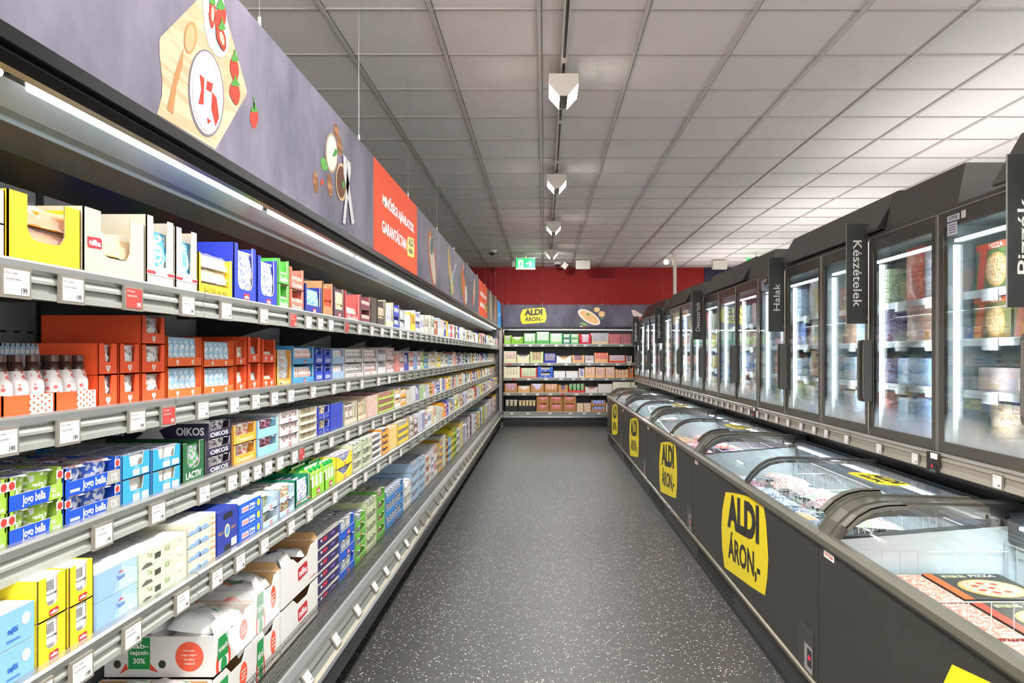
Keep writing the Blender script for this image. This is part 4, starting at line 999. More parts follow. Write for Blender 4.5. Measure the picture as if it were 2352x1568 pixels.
@cached
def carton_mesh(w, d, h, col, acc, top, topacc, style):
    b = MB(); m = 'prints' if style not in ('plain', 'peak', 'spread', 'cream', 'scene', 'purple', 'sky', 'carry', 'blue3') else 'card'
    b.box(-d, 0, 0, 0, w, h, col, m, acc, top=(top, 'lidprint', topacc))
    X = .0006; O = (X, 0, 0); O2 = (X + .0005, 0, 0)
    if style == 'spread':
        b.text('Spar-', O, YV, ZV, w * .26, h * .16, '#1c56a8', 'card', .02, w * .42, h * .56) if False else None
        b.text('laktózmentes', O, YV, ZV, w * .34, h * .1, '#2a66b4', 'card', .01, w * .46, h * .2); b.text('tejföl', O, YV, ZV, w * .26, h * .22, '#1c56a8', 'card', .03, w * .44, h * .44)
        b.ell(w * .78, h * .62, h * .17, h * .17, O, YV, ZV, '#dcecf6', 'card', 16); b.ell(w * .78, h * .62, h * .12, h * .12, O2, YV, ZV, '#b5d3ea', 'card', 12)
    elif style == 'sky':
        b.flat([(0, 0), (w * .4, 0), (w * .62, h), (0, h)], O, YV, ZV, '#86a8d2', 'card'); b.flat([(w * .5, 0), (w, 0), (w, h * .55), (w * .6, h * .9)], O, YV, ZV, '#aac2e0', 'card')
        b.text('milfina', O2, YV, ZV, w * .12, h * .09, '#c02a36', 'card', .02, w * .58, h * .7); b.text('Tejföl', O2, YV, ZV, w * .2, h * .22, '#2a5ca6', 'card', .01, w * .57, h * .48)
        b.ell(w * .82, h * .2, w * .1, h * .07, O2, YV, ZV, '#f2f6fa', 'card', 12)
    elif style == 'cream':
        b.box(X - .0004, 0, h * .93, X, w, h, '#fdfdf8', 'card')
        b.box(X, w * .3, h * .28, X + .0005, w * .42, h * .62, '#3a3c34', 'card')
        b.flat([(w * .05, 0), (w * .26, 0), (w * .22, h * .22), (w * .12, h * .28), (w * .05, h * .12)], O2, YV, ZV, '#5b584c', 'card')
        b.flat([(w * .7, 0), (w * .92, 0), (w * .88, h * .2), (w * .78, h * .26)], O2, YV, ZV, '#f5f5ee', 'card')
        b.text('Tej', O, YV, ZV, w * .1, h * .4, '#7f9460', 'card', .01, w * .2, h * .62); b.text('föl', O, YV, ZV, w * .1, h * .4, '#7f9460', 'card', .01, w * .56, h * .6)
        b.text('milfina', O, YV, ZV, w * .12, h * .1, '#8fa0c0', 'card', 0, w * .84, h * .7)
    elif style == 'scene':
        b.flat([(0, h * .2), (w * .1, h * .34), (w * .2, h * .26), (w * .34, h * .5), (w * .46, h * .3), (w * .6, h * .44), (w * .72, h * .24), (w * .74, 0), (0, 0)], O, YV, ZV, '#7f9fc8', 'card')
        b.flat([(w * .74, h * .1), (w * .98, h * .06), (w * .98, h * .22), (w * .76, h * .2)], O, YV, ZV, '#d9855a', 'card'); b.flat([(w * .36, 0), (w * .44, 0), (w * .42, h * .3), (w * .38, h * .3)], O2, YV, ZV, '#3a4258', 'card')
        b.ell(w * .5, h * .72, w * .08, h * .13, O, YV, ZV, '#cfd8b4', 'card', 12); b.flat([(w * .8, h * .5), (w * .98, h * .5), (w * .96, h * .72), (w * .82, h * .74)], O, YV, ZV, '#e0a884', 'card')
    elif style == 'carry':
        b.flat([(w * .3, h * .78), (w * .7, h * .78), (w * .74, h * .86), (w * .7, h * .92), (w * .3, h * .92), (w * .26, h * .86)], O, YV, ZV, '#1b1a22', 'card'); b.flat([(w * .3, 0), (w * .66, 0), (w * .62, h * .16), (w * .34, h * .18)], O, YV, ZV, '#15141c', 'card')
        b.ell(w * .46, h * .5, w * .13, h * .16, O, YV, ZV, '#e3c98a', 'card', 16); b.ell(w * .46, h * .5, w * .09, h * .11, O2, YV, ZV, '#5f8ec8', 'card', 14)
        b.text('MILCH', O, YV, ZV, w * .22, h * .08, '#b08a50', 'card', .02, w * .16, h * .5); b.text('RAHM', O, YV, ZV, w * .22, h * .08, '#b08a50', 'card', .02, w * .76, h * .52); b.box(X, w * .66, h * .08, X + .0004, w * .92, h * .26, '#e6e6ea', 'card')
    elif style == 'blue3':
        b.box(X, w * .1, h * .25, X + .0004, w * .4, h * .68, '#f0b9bc', 'card'); b.text('milfina', O2, YV, ZV, w * .24, h * .2, '#c02a36', 'card', .02, w * .25, h * .46)
        b.text('Diät', O, YV, ZV, w * .26, h * .26, '#ffffff', 'card', .03, w * .58, h * .6); b.text('quark', O, YV, ZV, w * .26, h * .24, '#ffffff', 'card', .02, w * .58, h * .28); b.ell(w * .87, h * .5, w * .07, h * .3, O, YV, ZV, '#d6e23c', 'card', 12)
    elif style == 'purple':
        b.flat([(0, h * .86), (w, h * .72), (w, h * .98), (0, h * .98)], O, YV, ZV, '#d4cfc0', 'card'); b.box(X, w * .34, h * .3, X + .0005, w * .5, h * .62, '#c02a36', 'card'); b.ell(w * .28, h * .5, w * .03, h * .13, O, YV, ZV, '#f2f2f2', 'card', 8); b.box(X, w * .66, h * .34, X + .0005, w * .82, h * .5, '#7f6db4', 'card')
        b.box(X, w * .05, h * .3, X + .0005, w * .12, h * .5, '#8f87b0', 'card')
    elif style == 'oikos':
        pass
    elif style == 'peak':
        redlogo(b, (X, w * .55, h * .45), YV, ZV, min(w * .3, h * .7))
    return b.mesh('carton')
# ---- contents
@cached
def cup_mesh(r, h, col, acc):
    b = MB(); b.lathe([(r * .78, 0), (r * .86, h * .5), (r * .97, h * .96), (r * 1.02, h)], n=12, col=col, mat='prints', acc=acc); return b.mesh('cup', True)
@cached
def lid_mesh(r, col, acc):
    b = MB(); b.lathe([(r * 1.05, 0), (r * 1.08, .0012), (r * 1.02, .003)], n=12, col=col, mat='lidprint', acc=acc)
    b.box(r * .95, -r * .2, .0004, r * 1.3, r * .2, .0012, col, 'card'); return b.mesh('lid')
@cached
def sqcup_mesh(r, h, col, acc):
    b = MB(); 
    for (k0, z0, k1, z1) in ((.84, 0, .95, h),):
        a, c = r * k0, r * k1
        vs = [(-a, -a, z0), (a, -a, z0), (a, a, z0), (-a, a, z0), (-c, -c, z1), (c, -c, z1), (c, c, z1), (-c, c, z1)]
        b.add(vs, [(0, 3, 2, 1), (0, 1, 5, 4), (1, 2, 6, 5), (2, 3, 7, 6), (3, 0, 4, 7), (4, 5, 6, 7)], col, 'prints', acc)
    return b.mesh('cup')
@cached
def sqlid_mesh(r, col, acc):
    b = MB(); b.box(-r * 1.02, -r * 1.02, 0, r * 1.02, r * 1.02, .0015, col, 'lidprint', acc); return b.mesh('lid')
@cached
def pouch_mesh(w, h, t, col, acc, seed):
    rnd = random.Random(seed); nx, nz = 6, 7; vs = []
    for side in (1, -1):
        for j in range(nz + 1):
            for i in range(nx + 1):
                u, v = i / nx, j / nz
                bul = (math.sin(math.pi * u) ** .6) * (math.sin(math.pi * min(1, max(0, v * .94 + .03))) ** .5) * t / 2
                bul *= 1 + rnd.uniform(-.3, .3)
                vs.append((side * bul, (u - .5) * w * (1 - .08 * math.sin(math.pi * v)) + rnd.uniform(-.002, .002), v * h + rnd.uniform(-.001, .001)))
    n = (nx + 1) * (nz + 1); fs = []
    for sd in (0, 1):
        for j in range(nz):
            for i in range(nx):
                a = sd * n + j * (nx + 1) + i; q = (a, a + 1, a + nx + 2, a + nx + 1); fs.append(q if sd == 0 else q[::-1])
    b = MB(); b.add(vs, fs, col, 'prints', acc)
    b.box(-.0006, -w * .5, h * .97, .0006, w * .5, h * 1.05, col, 'film')
    return b.mesh('pouch', True)
@cached
def block_mesh(w, d, h, col, acc, style):
    b = MB(); c = min(w, d, h) * .12
    vs = []
    for z, i in ((0, c), (c, 0), (h - c, 0), (h, c)):
        vs += [(-d + i, i, z), (-i, i, z), (-i, w - i, z), (-d + i, w - i, z)]
    fs = [(0, 3, 2, 1), (12, 13, 14, 15)]
    for k in range(3):
        for i in range(4): fs.append((k * 4 + i, k * 4 + (i + 1) % 4, k * 4 + 4 + (i + 1) % 4, k * 4 + 4 + i))
    b.add(vs, fs, col, 'prints' if style != 'foil' else 'film', acc)
    if style == 'foil':
        for q in range(7): b.box(.0002, w * (.3 + q * .05), h * .25, .0006, w * (.32 + q * .05), h * .75, '#3a3a3c', 'card')
    return b.mesh('pack')
@cached
def wedge_mesh(w, h, col, acc):
    b = MB(); b.prism([(-.001, 0), (-.05, 0), (-.045, h), (-.012, h * .9)], 'y', .004, w - .004, col, 'film', acc); return b.mesh('wedge')
@cached
def film_mesh(w, h, seed):
    rnd = random.Random(seed); vs = []; nx, nz = 6, 6
    for j in range(nz + 1):
        for i in range(nx + 1): vs.append((.006 + rnd.uniform(-.006, .006) - .02 * j / nz, i / nx * w, j / nz * h * 1.1 + rnd.uniform(-.004, .004)))
    b = MB(); b.add(vs, [(j * (nx + 1) + i, j * (nx + 1) + i + 1, (j + 1) * (nx + 1) + i + 1, (j + 1) * (nx + 1) + i) for j in range(nz) for i in range(nx)], '#f4f4f2', 'clear'); return b.mesh('film', True)
@cached
def gable_mesh(w, d, h, col, acc):
    b = MB(); b.box(-d, 0, 0, 0, w, h, col, 'prints', acc)
    b.prism([(-d, h), (0, h), (-d * .5, h + d * .42)], 'y', 0, w, '#8ec63e', 'card'); b.box(-d * .5 - .001, 0, h + d * .38, -d * .5 + .001, w, h + d * .58, '#e9f4d8', 'card')
    b.box(.0003, w * .2, h * .3, .0008, w * .75, h * .9, '#e9f2e0', 'card'); return b.mesh('carton')
@cached
def gcap_mesh():
    b = MB(); b.cyl((0, 0, 0), (.006, 0, .012), .0115, '#1c9a4e', 'plastic', 10); return b.mesh('cap')
@cached
def bottle_mesh(r, h, col, body, acc):
    b = MB(); b.lathe([(r * .95, 0), (r, .006), (r, h * .5), (r * .62, h * .72), (r * .5, h * .86)], n=12, col=body, mat='plastic')
    b.lathe([(r * 1.02, .008), (r * 1.02, h * .5), (r * .66, h * .71)], n=12, col=col, mat='polka', acc=acc); return b.mesh('bottle', True)
@cached
def bcap_mesh(r, h, col):
    b = MB(); b.lathe([(r, 0), (r, h), (r * .9, h * 1.05)], n=12, col=col, mat='plastic'); return b.mesh('cap')
@cached
def tub_mesh(r, h, col, acc):
    b = MB(); b.lathe([(r * .88, 0), (r, h)], n=18, col=col, mat='prints', acc=acc, sy=.75); return b.mesh('tub', True)
@cached
def tublid_mesh(r, col):
    b = MB(); b.lathe([(r * 1.05, 0), (r * 1.05, .008), (r * .9, .009), (r * .88, .006)], n=18, col=col, mat='plastic', sy=.75); return b.mesh('lid')
CNT = {}
FRM = {}   # a facing's frame: (origin, rotation)
STUFF = {}
YFAR = {'display_tray': 7.9, 'food_bag': 6.2, 'yogurt_cup': 6.4, 'dairy_pack': 11.5}
def put(name, me, frame, loc, label, cat, group, parts=(), rz=0, tilt=None):
    (ox, oy, oz), r = frame
    c, s = math.cos(r), math.sin(r)
    x, y, z = loc
    wy = oy + s * x + c * y
    if name in YFAR and YFAR[name] < wy < 15.5:      # past some 300 of a kind: the smallest in the picture go into one object
        STUFF.setdefault(name, []).append((me, Matrix.Translation((ox + c * x - s * y, wy, oz + z)) @ Matrix.Rotation(r + rz, 4, 'Z')))
        for pn, pm_, pl in parts: STUFF[name].append((pm_, STUFF[name][-1][1] @ Matrix.Translation(pl)))
        return None
    CNT[name] = CNT.get(name, 0) + 1
    o = bpy.data.objects.new(name, me); C.objects.link(o)
    o.location = (ox + c * x - s * y, oy + s * x + c * y, oz + z)
    o.rotation_euler = tilt if tilt else (0, 0, r + rz)
    o['label'] = label; o['category'] = cat; o['group'] = group
    for pn, pm_, pl in parts:
        q = bpy.data.objects.new(pn, pm_); C.objects.link(q); q.parent = o; q.location = pl
    return o
def r3(x): return round(x, 3)
def fill(frame, w, d, h, lip, item, rows, near, lab, grp, seed, upper=True):
    """stand the goods inside a tray: item = (kind, colour, accent, lid colour, lid accent, fraction of the tray height)"""
    kind, col, acc, lc, la, fr = item
    rnd = random.Random(seed)
    iw = w - .008; z0 = .0032; cat = {'cup': 'cup', 'sq': 'cup', 'pouch': 'bag', 'block': 'pack', 'foil': 'pack', 'wedge': 'cheese', 'gable': 'carton', 'bottle': 'bottle', 'tub': 'tub'}[kind]
    if kind in ('cup', 'sq'):
        n = max(1, int(iw / .072)); r = iw / n / 2.18; hh = r3(h * fr); rr = r3(r)
        m = cup_mesh(rr, hh, col, acc) if kind == 'cup' else sqcup_mesh(rr, hh, col, acc); lm_ = lid_mesh(rr, lc, la) if kind == 'cup' else sqlid_mesh(rr, lc, la)
        for j in range(rows):
            if .004 + (j + 1) * iw / n > d: break
            for i in range(n):
                put('yogurt_cup' if kind == 'cup' else 'dessert_cup', m, frame, (-.004 - (j + .5) * iw / n, .004 + (i + .5) * iw / n, z0), lab, cat, grp, (('lid', lm_, (0, 0, hh)),))
    elif kind == 'pouch':
        n = max(1, int(round(iw / .036))) if fr > .01 and la == 'slim' else max(1, int(round(iw / .075)))
        pw = r3(iw / n * 1.02); hh = r3(h * fr * .95)
        for j in range(rows):
            for i in range(n):
                put('food_bag', pouch_mesh(pw, hh, r3(min(.03, pw * .5)), col, acc, i % 3), frame, (-.02 - j * .032, .004 + (i + .5) * iw / n, z0), lab, cat, grp, rz=rnd.uniform(-.08, .08))
    elif kind in ('block', 'foil'):
        n = max(1, int(round(iw / .1))); bw = r3(iw / n - .002); nz = max(1, int(round(h * fr / (.05 if kind == 'foil' else .07)))); bh = r3(h * fr / nz - .001)
        for j in range(rows):
            for i in range(n):
                for q in range(nz):
                    if j and q < nz - 1: continue
                    put('butter_block' if kind == 'foil' else 'dairy_pack', block_mesh(bw, .066, bh, col, acc, kind), frame, (-.004 - j * .068, .005 + i * iw / n, z0 + q * (bh + .0008)), lab, cat, grp)
    elif kind == 'wedge':
        n = 1; ww = r3(iw * .92)
        nz = max(1, int(round(h * fr / .045)))
        for q in range(nz):
            wh = r3(h * fr / nz - .002)
            put('cheese_piece', wedge_mesh(ww, wh, col, acc), frame, (-.012, .004 + iw * .04, z0 + q * (wh + .002)), lab, cat, grp, (('film', film_mesh(ww, wh, q), (.0, 0, 0)),) if near else ())
    elif kind == 'gable':
        n = max(1, int(round(iw / .052))); gw = r3(iw / n - .0015); gd = gw
        for j in range(rows):
            for i in range(n):
                put('milk_carton', gable_mesh(gw, gd, r3(h * fr), col, acc), frame, (-.005 - j * (gd + .0015), .005 + i * iw / n, z0), lab, cat, grp, (('cap', gcap_mesh(), (-gd * .28, gw / 2, h * fr + gd * .18)),))
    elif kind == 'bottle':
        n = max(1, int(round(iw / .043))); r = r3(iw / n / 2.1); hh = r3(h * fr)
        for j in range(rows):
            for i in range(n):
                put('drink_bottle', bottle_mesh(r, hh, col, lc, acc), frame, (-.004 - (j + .5) * iw / n, .004 + (i + .5) * iw / n, z0), lab, cat, grp, (('cap', bcap_mesh(r3(r * .55), .014, la), (0, 0, hh * .86)),))
    elif kind == 'tub':
        n = max(1, int(round(iw / .12))); r = r3(iw / n / 2.15 / .75); hh = r3(h * fr)
        for j in range(rows):
            for i in range(n):
                put('cream_tub', tub_mesh(r, hh, col, acc), frame, (-r * 1.1 - j * 2.2 * r, .004 + (i + .5) * iw / n, z0), lab, cat, grp, (('lid', tublid_mesh(r, lc), (0, 0, hh)),))
def facing(si, y0, w, n, H, kind, col, desc, where, ex, seed, xoff=0.0, frame=None, deep=None):
    """one facing: a stack of n trays or cartons, H high in all"""
    s = SH[si] if frame is None else None
    fx = (s['x'] - .0215 - xoff) if s else 0
    z = s['z'] + .0005 if s else 0
    w = w - .006
    d = deep or ex.get('d', r3(.27 if si == 1 else abs(XB - fx) - .05 if si < 4 else .37)); u = H / n
    near = y0 < 3.4 and frame is None
    for q in range(n):
        fr = ((fx, y0 + .003, z + q * u), 0) if frame is None else ((frame[0][0], frame[0][1], frame[0][2] + q * u), frame[1])
        tier = '' if n == 1 else ('lowest ' if q == 0 else 'uppermost ' if q == n - 1 else 'middle ' if n == 3 else ['', 'second ', 'third ', 'fourth ', 'fifth '][q])
        nm = tier + desc
        if kind == 'carton':
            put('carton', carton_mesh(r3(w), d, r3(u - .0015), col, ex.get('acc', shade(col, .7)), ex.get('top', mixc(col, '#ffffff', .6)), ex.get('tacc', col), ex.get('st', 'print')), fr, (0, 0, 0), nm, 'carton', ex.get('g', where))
        else:
            lip = r3(u * ex.get('lip', .4)); post = r3(min(w * .3, ex.get('post', .02)))
            put('display_tray', tray_mesh(r3(w), d, r3(u - .001), lip, post, col, ex.get('in', '#b8ad9c'), ex.get('deco', ''), ex.get('shape', 'notch')), fr, (0, 0, 0), nm, 'tray', ex.get('g', where))
            it = ex.get('item')
            if it:
                top = q == n - 1; rows = ex.get('rows', 1) if (top and si in (2, 3, 4) and frame is None) else ex.get('frows', 1)
                lb = ex.get('iname', 'goods') + ' in ' + nm
                fill(fr, r3(w), d, r3(u), lip, it, rows, near, lb, lb, seed * 7 + q)
# ================================================================ THE GOODS ON THE LEFT, SHELF BY SHELF
# item = (kind, colour, accent, lid colour, lid accent, share of the tray height)
POUW = ('pouch', '#e9edf2', '#8a5a40', '', '', .9)
POUB = ('pouch', '#9cc6e2', '#f3f6f8', '', 'slim', .93)
CW = ('cup', '#eef0f2', '#9fb6d8', '#f1f2f4', '#a9b8d8', .9)
def cupi(a, b, c='#eceff3', d='#9fb0d8', fr=.88): return ('cup', a, b, c, d, fr)
def sqi(a, b, c='#f0f0f2', d='#b0b8d8', fr=.85): return ('sq', a, b, c, d, fr)
N = [   # shelf, x0, x1, tiers, height, kind, colour, description, extras
 (0, -48, 40, 2, .131, 'tray', '#e4e6ea', 'white notched tray at the near edge of the top shelf', dict(lip=.45, item=('block', '#e9ebee', '#b9bcc2', '', '', .7), iname='white packs', deco='txt:KRÉMTÚRÓ:c86a60')),
 (0, 42, 210, 1, .137, 'tray', '#dcb414', 'bright yellow window tray on the top shelf', dict(lip=.36, post=.05, shape='arch', item=('wedge', '#c8741e', '#f0d898', '', '', .85), iname='orange cheese pieces', **{'in': '#8d7660'})),
 (0, 213, 353, 1, .15, 'tray', '#bdb59f', 'cream tray with torn flaps and red logo on the top shelf', dict(lip=.32, post=.06, shape='arch', deco='milside', item=('wedge', '#d9b46a', '#f2e2b4', '', '', .7), iname='pale cheese pieces', **{'in': '#a89b84'})),
 (0, 355, 419, 1, .18, 'tray', '#c0b9a9', 'tall cream tray with red stripes, first of two, top shelf', dict(lip=.3, post=.03, deco='stripe', item=('pouch', '#4f9fd0', '#e8ecd8', '', '', .8), iname='blue cheese bags')),
 (0, 421, 471, 1, .175, 'tray', '#c0b9a9', 'tall cream tray with red stripes, second of two, top shelf', dict(lip=.3, post=.03, deco='stripe', item=('pouch', '#4f9fd0', '#e8ecd8', '', '', .8), iname='blue cheese bags')),
 (0, 472, 550, 1, .125, 'tray', '#e6c822', 'low scalloped yellow tray before the blue trays, top shelf', dict(lip=.28, post=.012, shape='notch', item=('wedge', '#e8d6ac', '#3b3a3e', '', '', 1.0), iname='wrapped cheese wedges', deco='txt:käse:8a7a20')),
 (0, 552, 603, 1, .19, 'tray', '#2338c4', 'royal blue tall tray, nearer of two, top shelf', dict(lip=.22, post=.03, deco='milfina', shape='arch', item=('pouch', '#ecebe6', '#2a50c0', '', '', .9), iname='white and blue cheese bags')),
 (0, 605, 650, 1, .175, 'tray', '#2338c4', 'royal blue tall tray, farther of two, top shelf', dict(lip=.22, post=.03, deco='milfina', shape='arch', item=('pouch', '#ecebe6', '#2a50c0', '', '', .9), iname='white and blue cheese bags')),
 (0, 652, 677, 2, .19, 'tray', '#55c84a', 'bright green tray on the top shelf', dict(lip=.42, post=.018, item=('block', '#e4e6dc', '#d48a44', '', '', .5), iname='cheese packs', deco='txt:Ravello:dff2d8')),
 (0, 679, 710, 2, .175, 'tray', '#e5705c', 'salmon tray beside the green tray on the top shelf', dict(lip=.42, post=.018, item=('block', '#d8c8b8', '#c03028', '', '', .6), iname='red and white packs', deco='txt:Karaván:f8d8cc')),
 (0, 712, 750, 1, .125, 'tray', '#24318f', 'dark blue tray with a white liner on the top shelf', dict(lip=.3, post=.02, deco='milfina', item=('pouch', '#4a9ad8', '#f0f2f4', '', '', .85), iname='light blue bags')),
 (0, 752, 775, 1, .16, 'tray', '#b98a5e', 'brown tray with a torn edge on the top shelf', dict(lip=.3, post=.01, item=('block', '#e8582c', '#b03a18', '', '', .85), iname='orange packs')),
 (0, 777, 800, 1, .15, 'tray', '#5f4650', 'plum coloured tray on the top shelf', dict(lip=.3, post=.02, deco='milfina', item=('block', '#ecdfae', '#f6f0d0', '', '', .85), iname='pale yellow packs')),
 (0, 802, 836, 1, .15, 'tray', '#dc5a58', 'coral red tray on the top shelf', dict(lip=.24, post=.022, item=('wedge', '#dcd8d0', '#b04038', '', '', .5), iname='grey and red packs', deco='txt:Bella:f8e0dc')),
 (0, 838, 859, 2, .155, 'tray', '#7a3448', 'wine red tray on the top shelf', dict(lip=.35, post=.01, item=('block', '#d9d4d0', '#d8843a', '', '', .6), iname='packs')),
 (0, 861, 874, 1, .16, 'carton', '#3a3230', 'near black carton after the wine red tray, top shelf', dict(acc='#6b5a4a')),
 (0, 875, 891, 1, .16, 'tray', '#4d4239', 'dark brown window tray on the top shelf', dict(lip=.3, post=.012, item=('block', '#e0d2b8', '#a07a50', '', '', .7), iname='cream packs')),
 (0, 893, 911, 1, .17, 'tray', '#d6cfae', 'beige tray edged in blue on the top shelf', dict(lip=.25, post=.012, item=('pouch', '#e8e6dc', '#2a46b8', '', '', .9), iname='white packs')),
 (0, 912, 924, 2, .165, 'tray', '#2c3fb2', 'slim blue tray after the beige tray, top shelf', dict(lip=.35, post=.008, item=('block', '#dfe3ee', '#3a50c0', '', '', .7), iname='packs')),
 # second shelf
 (1, -50, 24, 1, .185, 'carton', '#e6dccb', 'beige cocoa milk carton at the near edge of the second shelf', dict(acc='#efe8dc', d=.1)),
 (1, 28, 146, 1, .047, 'tray', '#f0622e', 'orange dotted low tray of cocoa bottles, nearer one', dict(lip=.95, post=.01, deco='dots', d=.1, frows=2, item=('bottle', '#f2eef0', '#d8402e', '#3b2420', '#4a2c24', 2.75), iname='cocoa bottles')),
 (1, 148, 242, 1, .047, 'tray', '#f0622e', 'orange dotted low tray of cocoa bottles, farther one', dict(lip=.95, post=.01, deco='dots', d=.1, frows=2, item=('bottle', '#f2eef0', '#d8402e', '#3b2420', '#4a2c24', 2.75), iname='cocoa bottles')),
 (1, 244, 291, 2, .158, 'tray', '#ee5526', 'orange heart tray, nearest column of the second shelf', dict(lip=.4, post=.025, deco='heart', item=POUW, iname='white snack bags', **{'in': '#d8481e'})),
 (1, 292, 341, 2, .158, 'tray', '#ee5526', 'orange heart tray, second column of the second shelf', dict(lip=.4, post=.02, deco='heart', item=POUW, iname='white snack bags', **{'in': '#d8481e'})),
 (1, 342, 398, 3, .236, 'tray', '#ee5526', 'orange heart tray in the tallest column, second shelf', dict(lip=.4, post=.02, deco='heart', item=POUW, iname='white snack bags', **{'in': '#d8481e'})),
 (1, 400, 480, 2, .185, 'tray', '#f06a2c', 'low orange tray of pale blue snack bars, first column', dict(lip=.3, post=.006, deco='heart', item=POUB, iname='pale blue snack bars', **{'in': '#d8481e'})),
 (1, 482, 552, 2, .175, 'tray', '#f06a2c', 'low orange tray of pale blue snack bars, second column', dict(lip=.3, post=.006, deco='heart', item=POUB, iname='pale blue snack bars', **{'in': '#d8481e'})),
 (1, 554, 580, 2, .18, 'tray', '#ee5a28', 'orange tray of brown snacks after the blue bars', dict(lip=.32, post=.01, deco='heart', item=('pouch', '#f1e6dc', '#8a4a2a', '', '', .7), iname='brown and white bags', **{'in': '#d8481e'})),
 (1, 582, 612, 2, .195, 'tray', '#ee5526', 'half empty orange tray, nearer column', dict(lip=.36, post=.022, deco='heart', item=('pouch', '#9cc6e2', '#f0c040', '', '', .6), iname='small bags', **{'in': '#d8481e'})),
 (1, 614, 645, 2, .19, 'tray', '#ee5526', 'half empty orange tray, farther column', dict(lip=.36, post=.014, deco='heart', item=('pouch', '#e9edf2', '#f0c040', '', '', .45), iname='small bags', **{'in': '#d8481e'})),
 (1, 647, 681, 1, .15, 'tray', '#f0a63a', 'yellow orange tray with a blue back, second shelf', dict(lip=.2, post=.01, item=('pouch', '#c9d6e0', '#b58a60', '', '', .98), iname='grey blue bags', deco='txt:Milch:fff0d0')),
 (1, 683, 732, 2, .168, 'tray', '#4fa4dc', 'sky blue tray on the second shelf', dict(lip=.34, post=.016, item=('pouch', '#e8eef4', '#e0703c', '', 'slim', .85), iname='white and red sachets', deco='milfina')),
 (1, 734, 752, 2, .162, 'tray', '#2b49c8', 'deep blue tray, nearer of two on the second shelf', dict(lip=.6, post=.012, item=('cup', '#e6e2d8', '#9a8a6a', '#eee', '#ccc', .8), iname='cups', deco='txt:Actimel:f0f4ff')),
 (1, 754, 771, 2, .158, 'tray', '#2b49c8', 'deep blue tray, farther of two on the second shelf', dict(lip=.6, post=.012, item=('cup', '#e6e2d8', '#9a8a6a', '#eee', '#ccc', .8), iname='cups', deco='txt:Actimel:f0f4ff')),
 (1, 773, 799, 2, .158, 'tray', '#a9c4e6', 'pale blue tray on the second shelf', dict(lip=.5, post=.01, item=('pouch', '#dfe9f4', '#e0904a', '', '', .9), iname='white bags')),
 (1, 801, 842, 2, .165, 'tray', '#ded9d6', 'white sachet tray, nearer one on second shelf', dict(lip=.3, post=.014, item=('pouch', '#ece9e6', '#3a3234', '', 'slim', .9), iname='black and white sachets', deco='milfina')),
 (1, 844, 873, 2, .165, 'tray', '#ded9d6', 'white sachet tray, farther one on second shelf', dict(lip=.3, post=.014, item=('pouch', '#f0ecea', '#b03038', '', 'slim', .9), iname='red and white sachets', deco='milfina')),
 (1, 875, 893, 2, .17, 'tray', '#e2e0e6', 'slatted white tray on the second shelf', dict(lip=.55, post=.008, item=('block', '#5a5256', '#cfc8c8', '', '', .8), iname='dark packs')),
 (1, 895, 912, 2, .18, 'tray', '#e9d3d4', 'white tray with red dots on the second shelf', dict(lip=.3, post=.01, item=('pouch', '#e8dcdc', '#c0303a', '', '', .9), iname='red dotted bags')),
 # third shelf
 (2, -70, 40, 2, .14, 'tray', '#8fb53a', 'light green yogurt tray, near edge of third shelf', dict(lip=.46, post=.012, deco='jogog', item=cupi('#8fb53a', '#2f62b8', '#e3e6f0', '#8fb53a', .9), rows=5, iname='green yogurt cups')),
 (2, 42, 167, 2, .14, 'tray', '#8fb53a', 'light green yogurt tray beside the blue yogurt tray', dict(lip=.46, post=.012, deco='jogog', item=cupi('#8fb53a', '#e8ecf0', '#e3e6f4', '#5a68c8', .9), rows=5, iname='green blue yogurt cups')),
 (2, 169, 296, 2, .132, 'tray', '#1d53cc', 'royal blue yogurt tray on the third shelf', dict(lip=.5, post=.014, deco='jogob', item=cupi('#3a62c8', '#dfe6f4', '#e9e4f0', '#c04a50', .9), rows=5, iname='blue yogurt cups')),
 (2, 298, 364, 2, .129, 'tray', '#2f95e0', 'azure tray with barcodes, nearer column on the third shelf', dict(lip=.5, post=.03, deco='barcodes', item=sqi('#e9e6dc', '#cfd8e6', '#dfe8f6', '#2a46a8', .92), rows=5, iname='square yogurt cups')),
 (2, 366, 432, 2, .127, 'tray', '#2f95e0', 'azure tray with barcodes, farther column on the third shelf', dict(lip=.5, post=.03, deco='barcodes', item=sqi('#e9e6dc', '#cfd8e6', '#dfe8f6', '#2a46a8', .92), rows=5, iname='square yogurt cups')),
 (2, 434, 486, 1, .122, 'tray', '#1f5a34', 'dark green tray between the azure and purple trays, third shelf', dict(lip=.34, post=.03, shape='arch', deco='txt:LACTIV:f2f6ee', item=('pouch', '#3f8a4a', '#c9a0d0', '', '', .9), iname='green and violet bags')),
 (2, 488, 547, 3, .17, 'tray', '#2b2440', 'dark purple yogurt tray on the third shelf', dict(lip=.5, post=.014, deco='txt:OIKOS:f2f0f4', item=cupi('#eceaf0', '#2b2440', '#f0eef4', '#4a4a90', .9), rows=3, iname='white and purple cups')),
 (2, 549, 602, 2, .142, 'tray', '#f0a12e', 'orange dessert tray on the third shelf', dict(lip=.45, post=.014, deco='txt:Dessert:fbe6b8', item=cupi('#ecdfd2', '#c85a3a', '#f3e8ea', '#d88a9a', .9), rows=3, iname='pink dessert cups')),
 (2, 604, 651, 2, .138, 'tray', '#8fd0f0', 'light cyan tray on the third shelf', dict(lip=.5, post=.014, item=cupi('#d890a8', '#4a3a44', '#eef0f6', '#9aa8d8', .9), rows=3, iname='berry cups')),
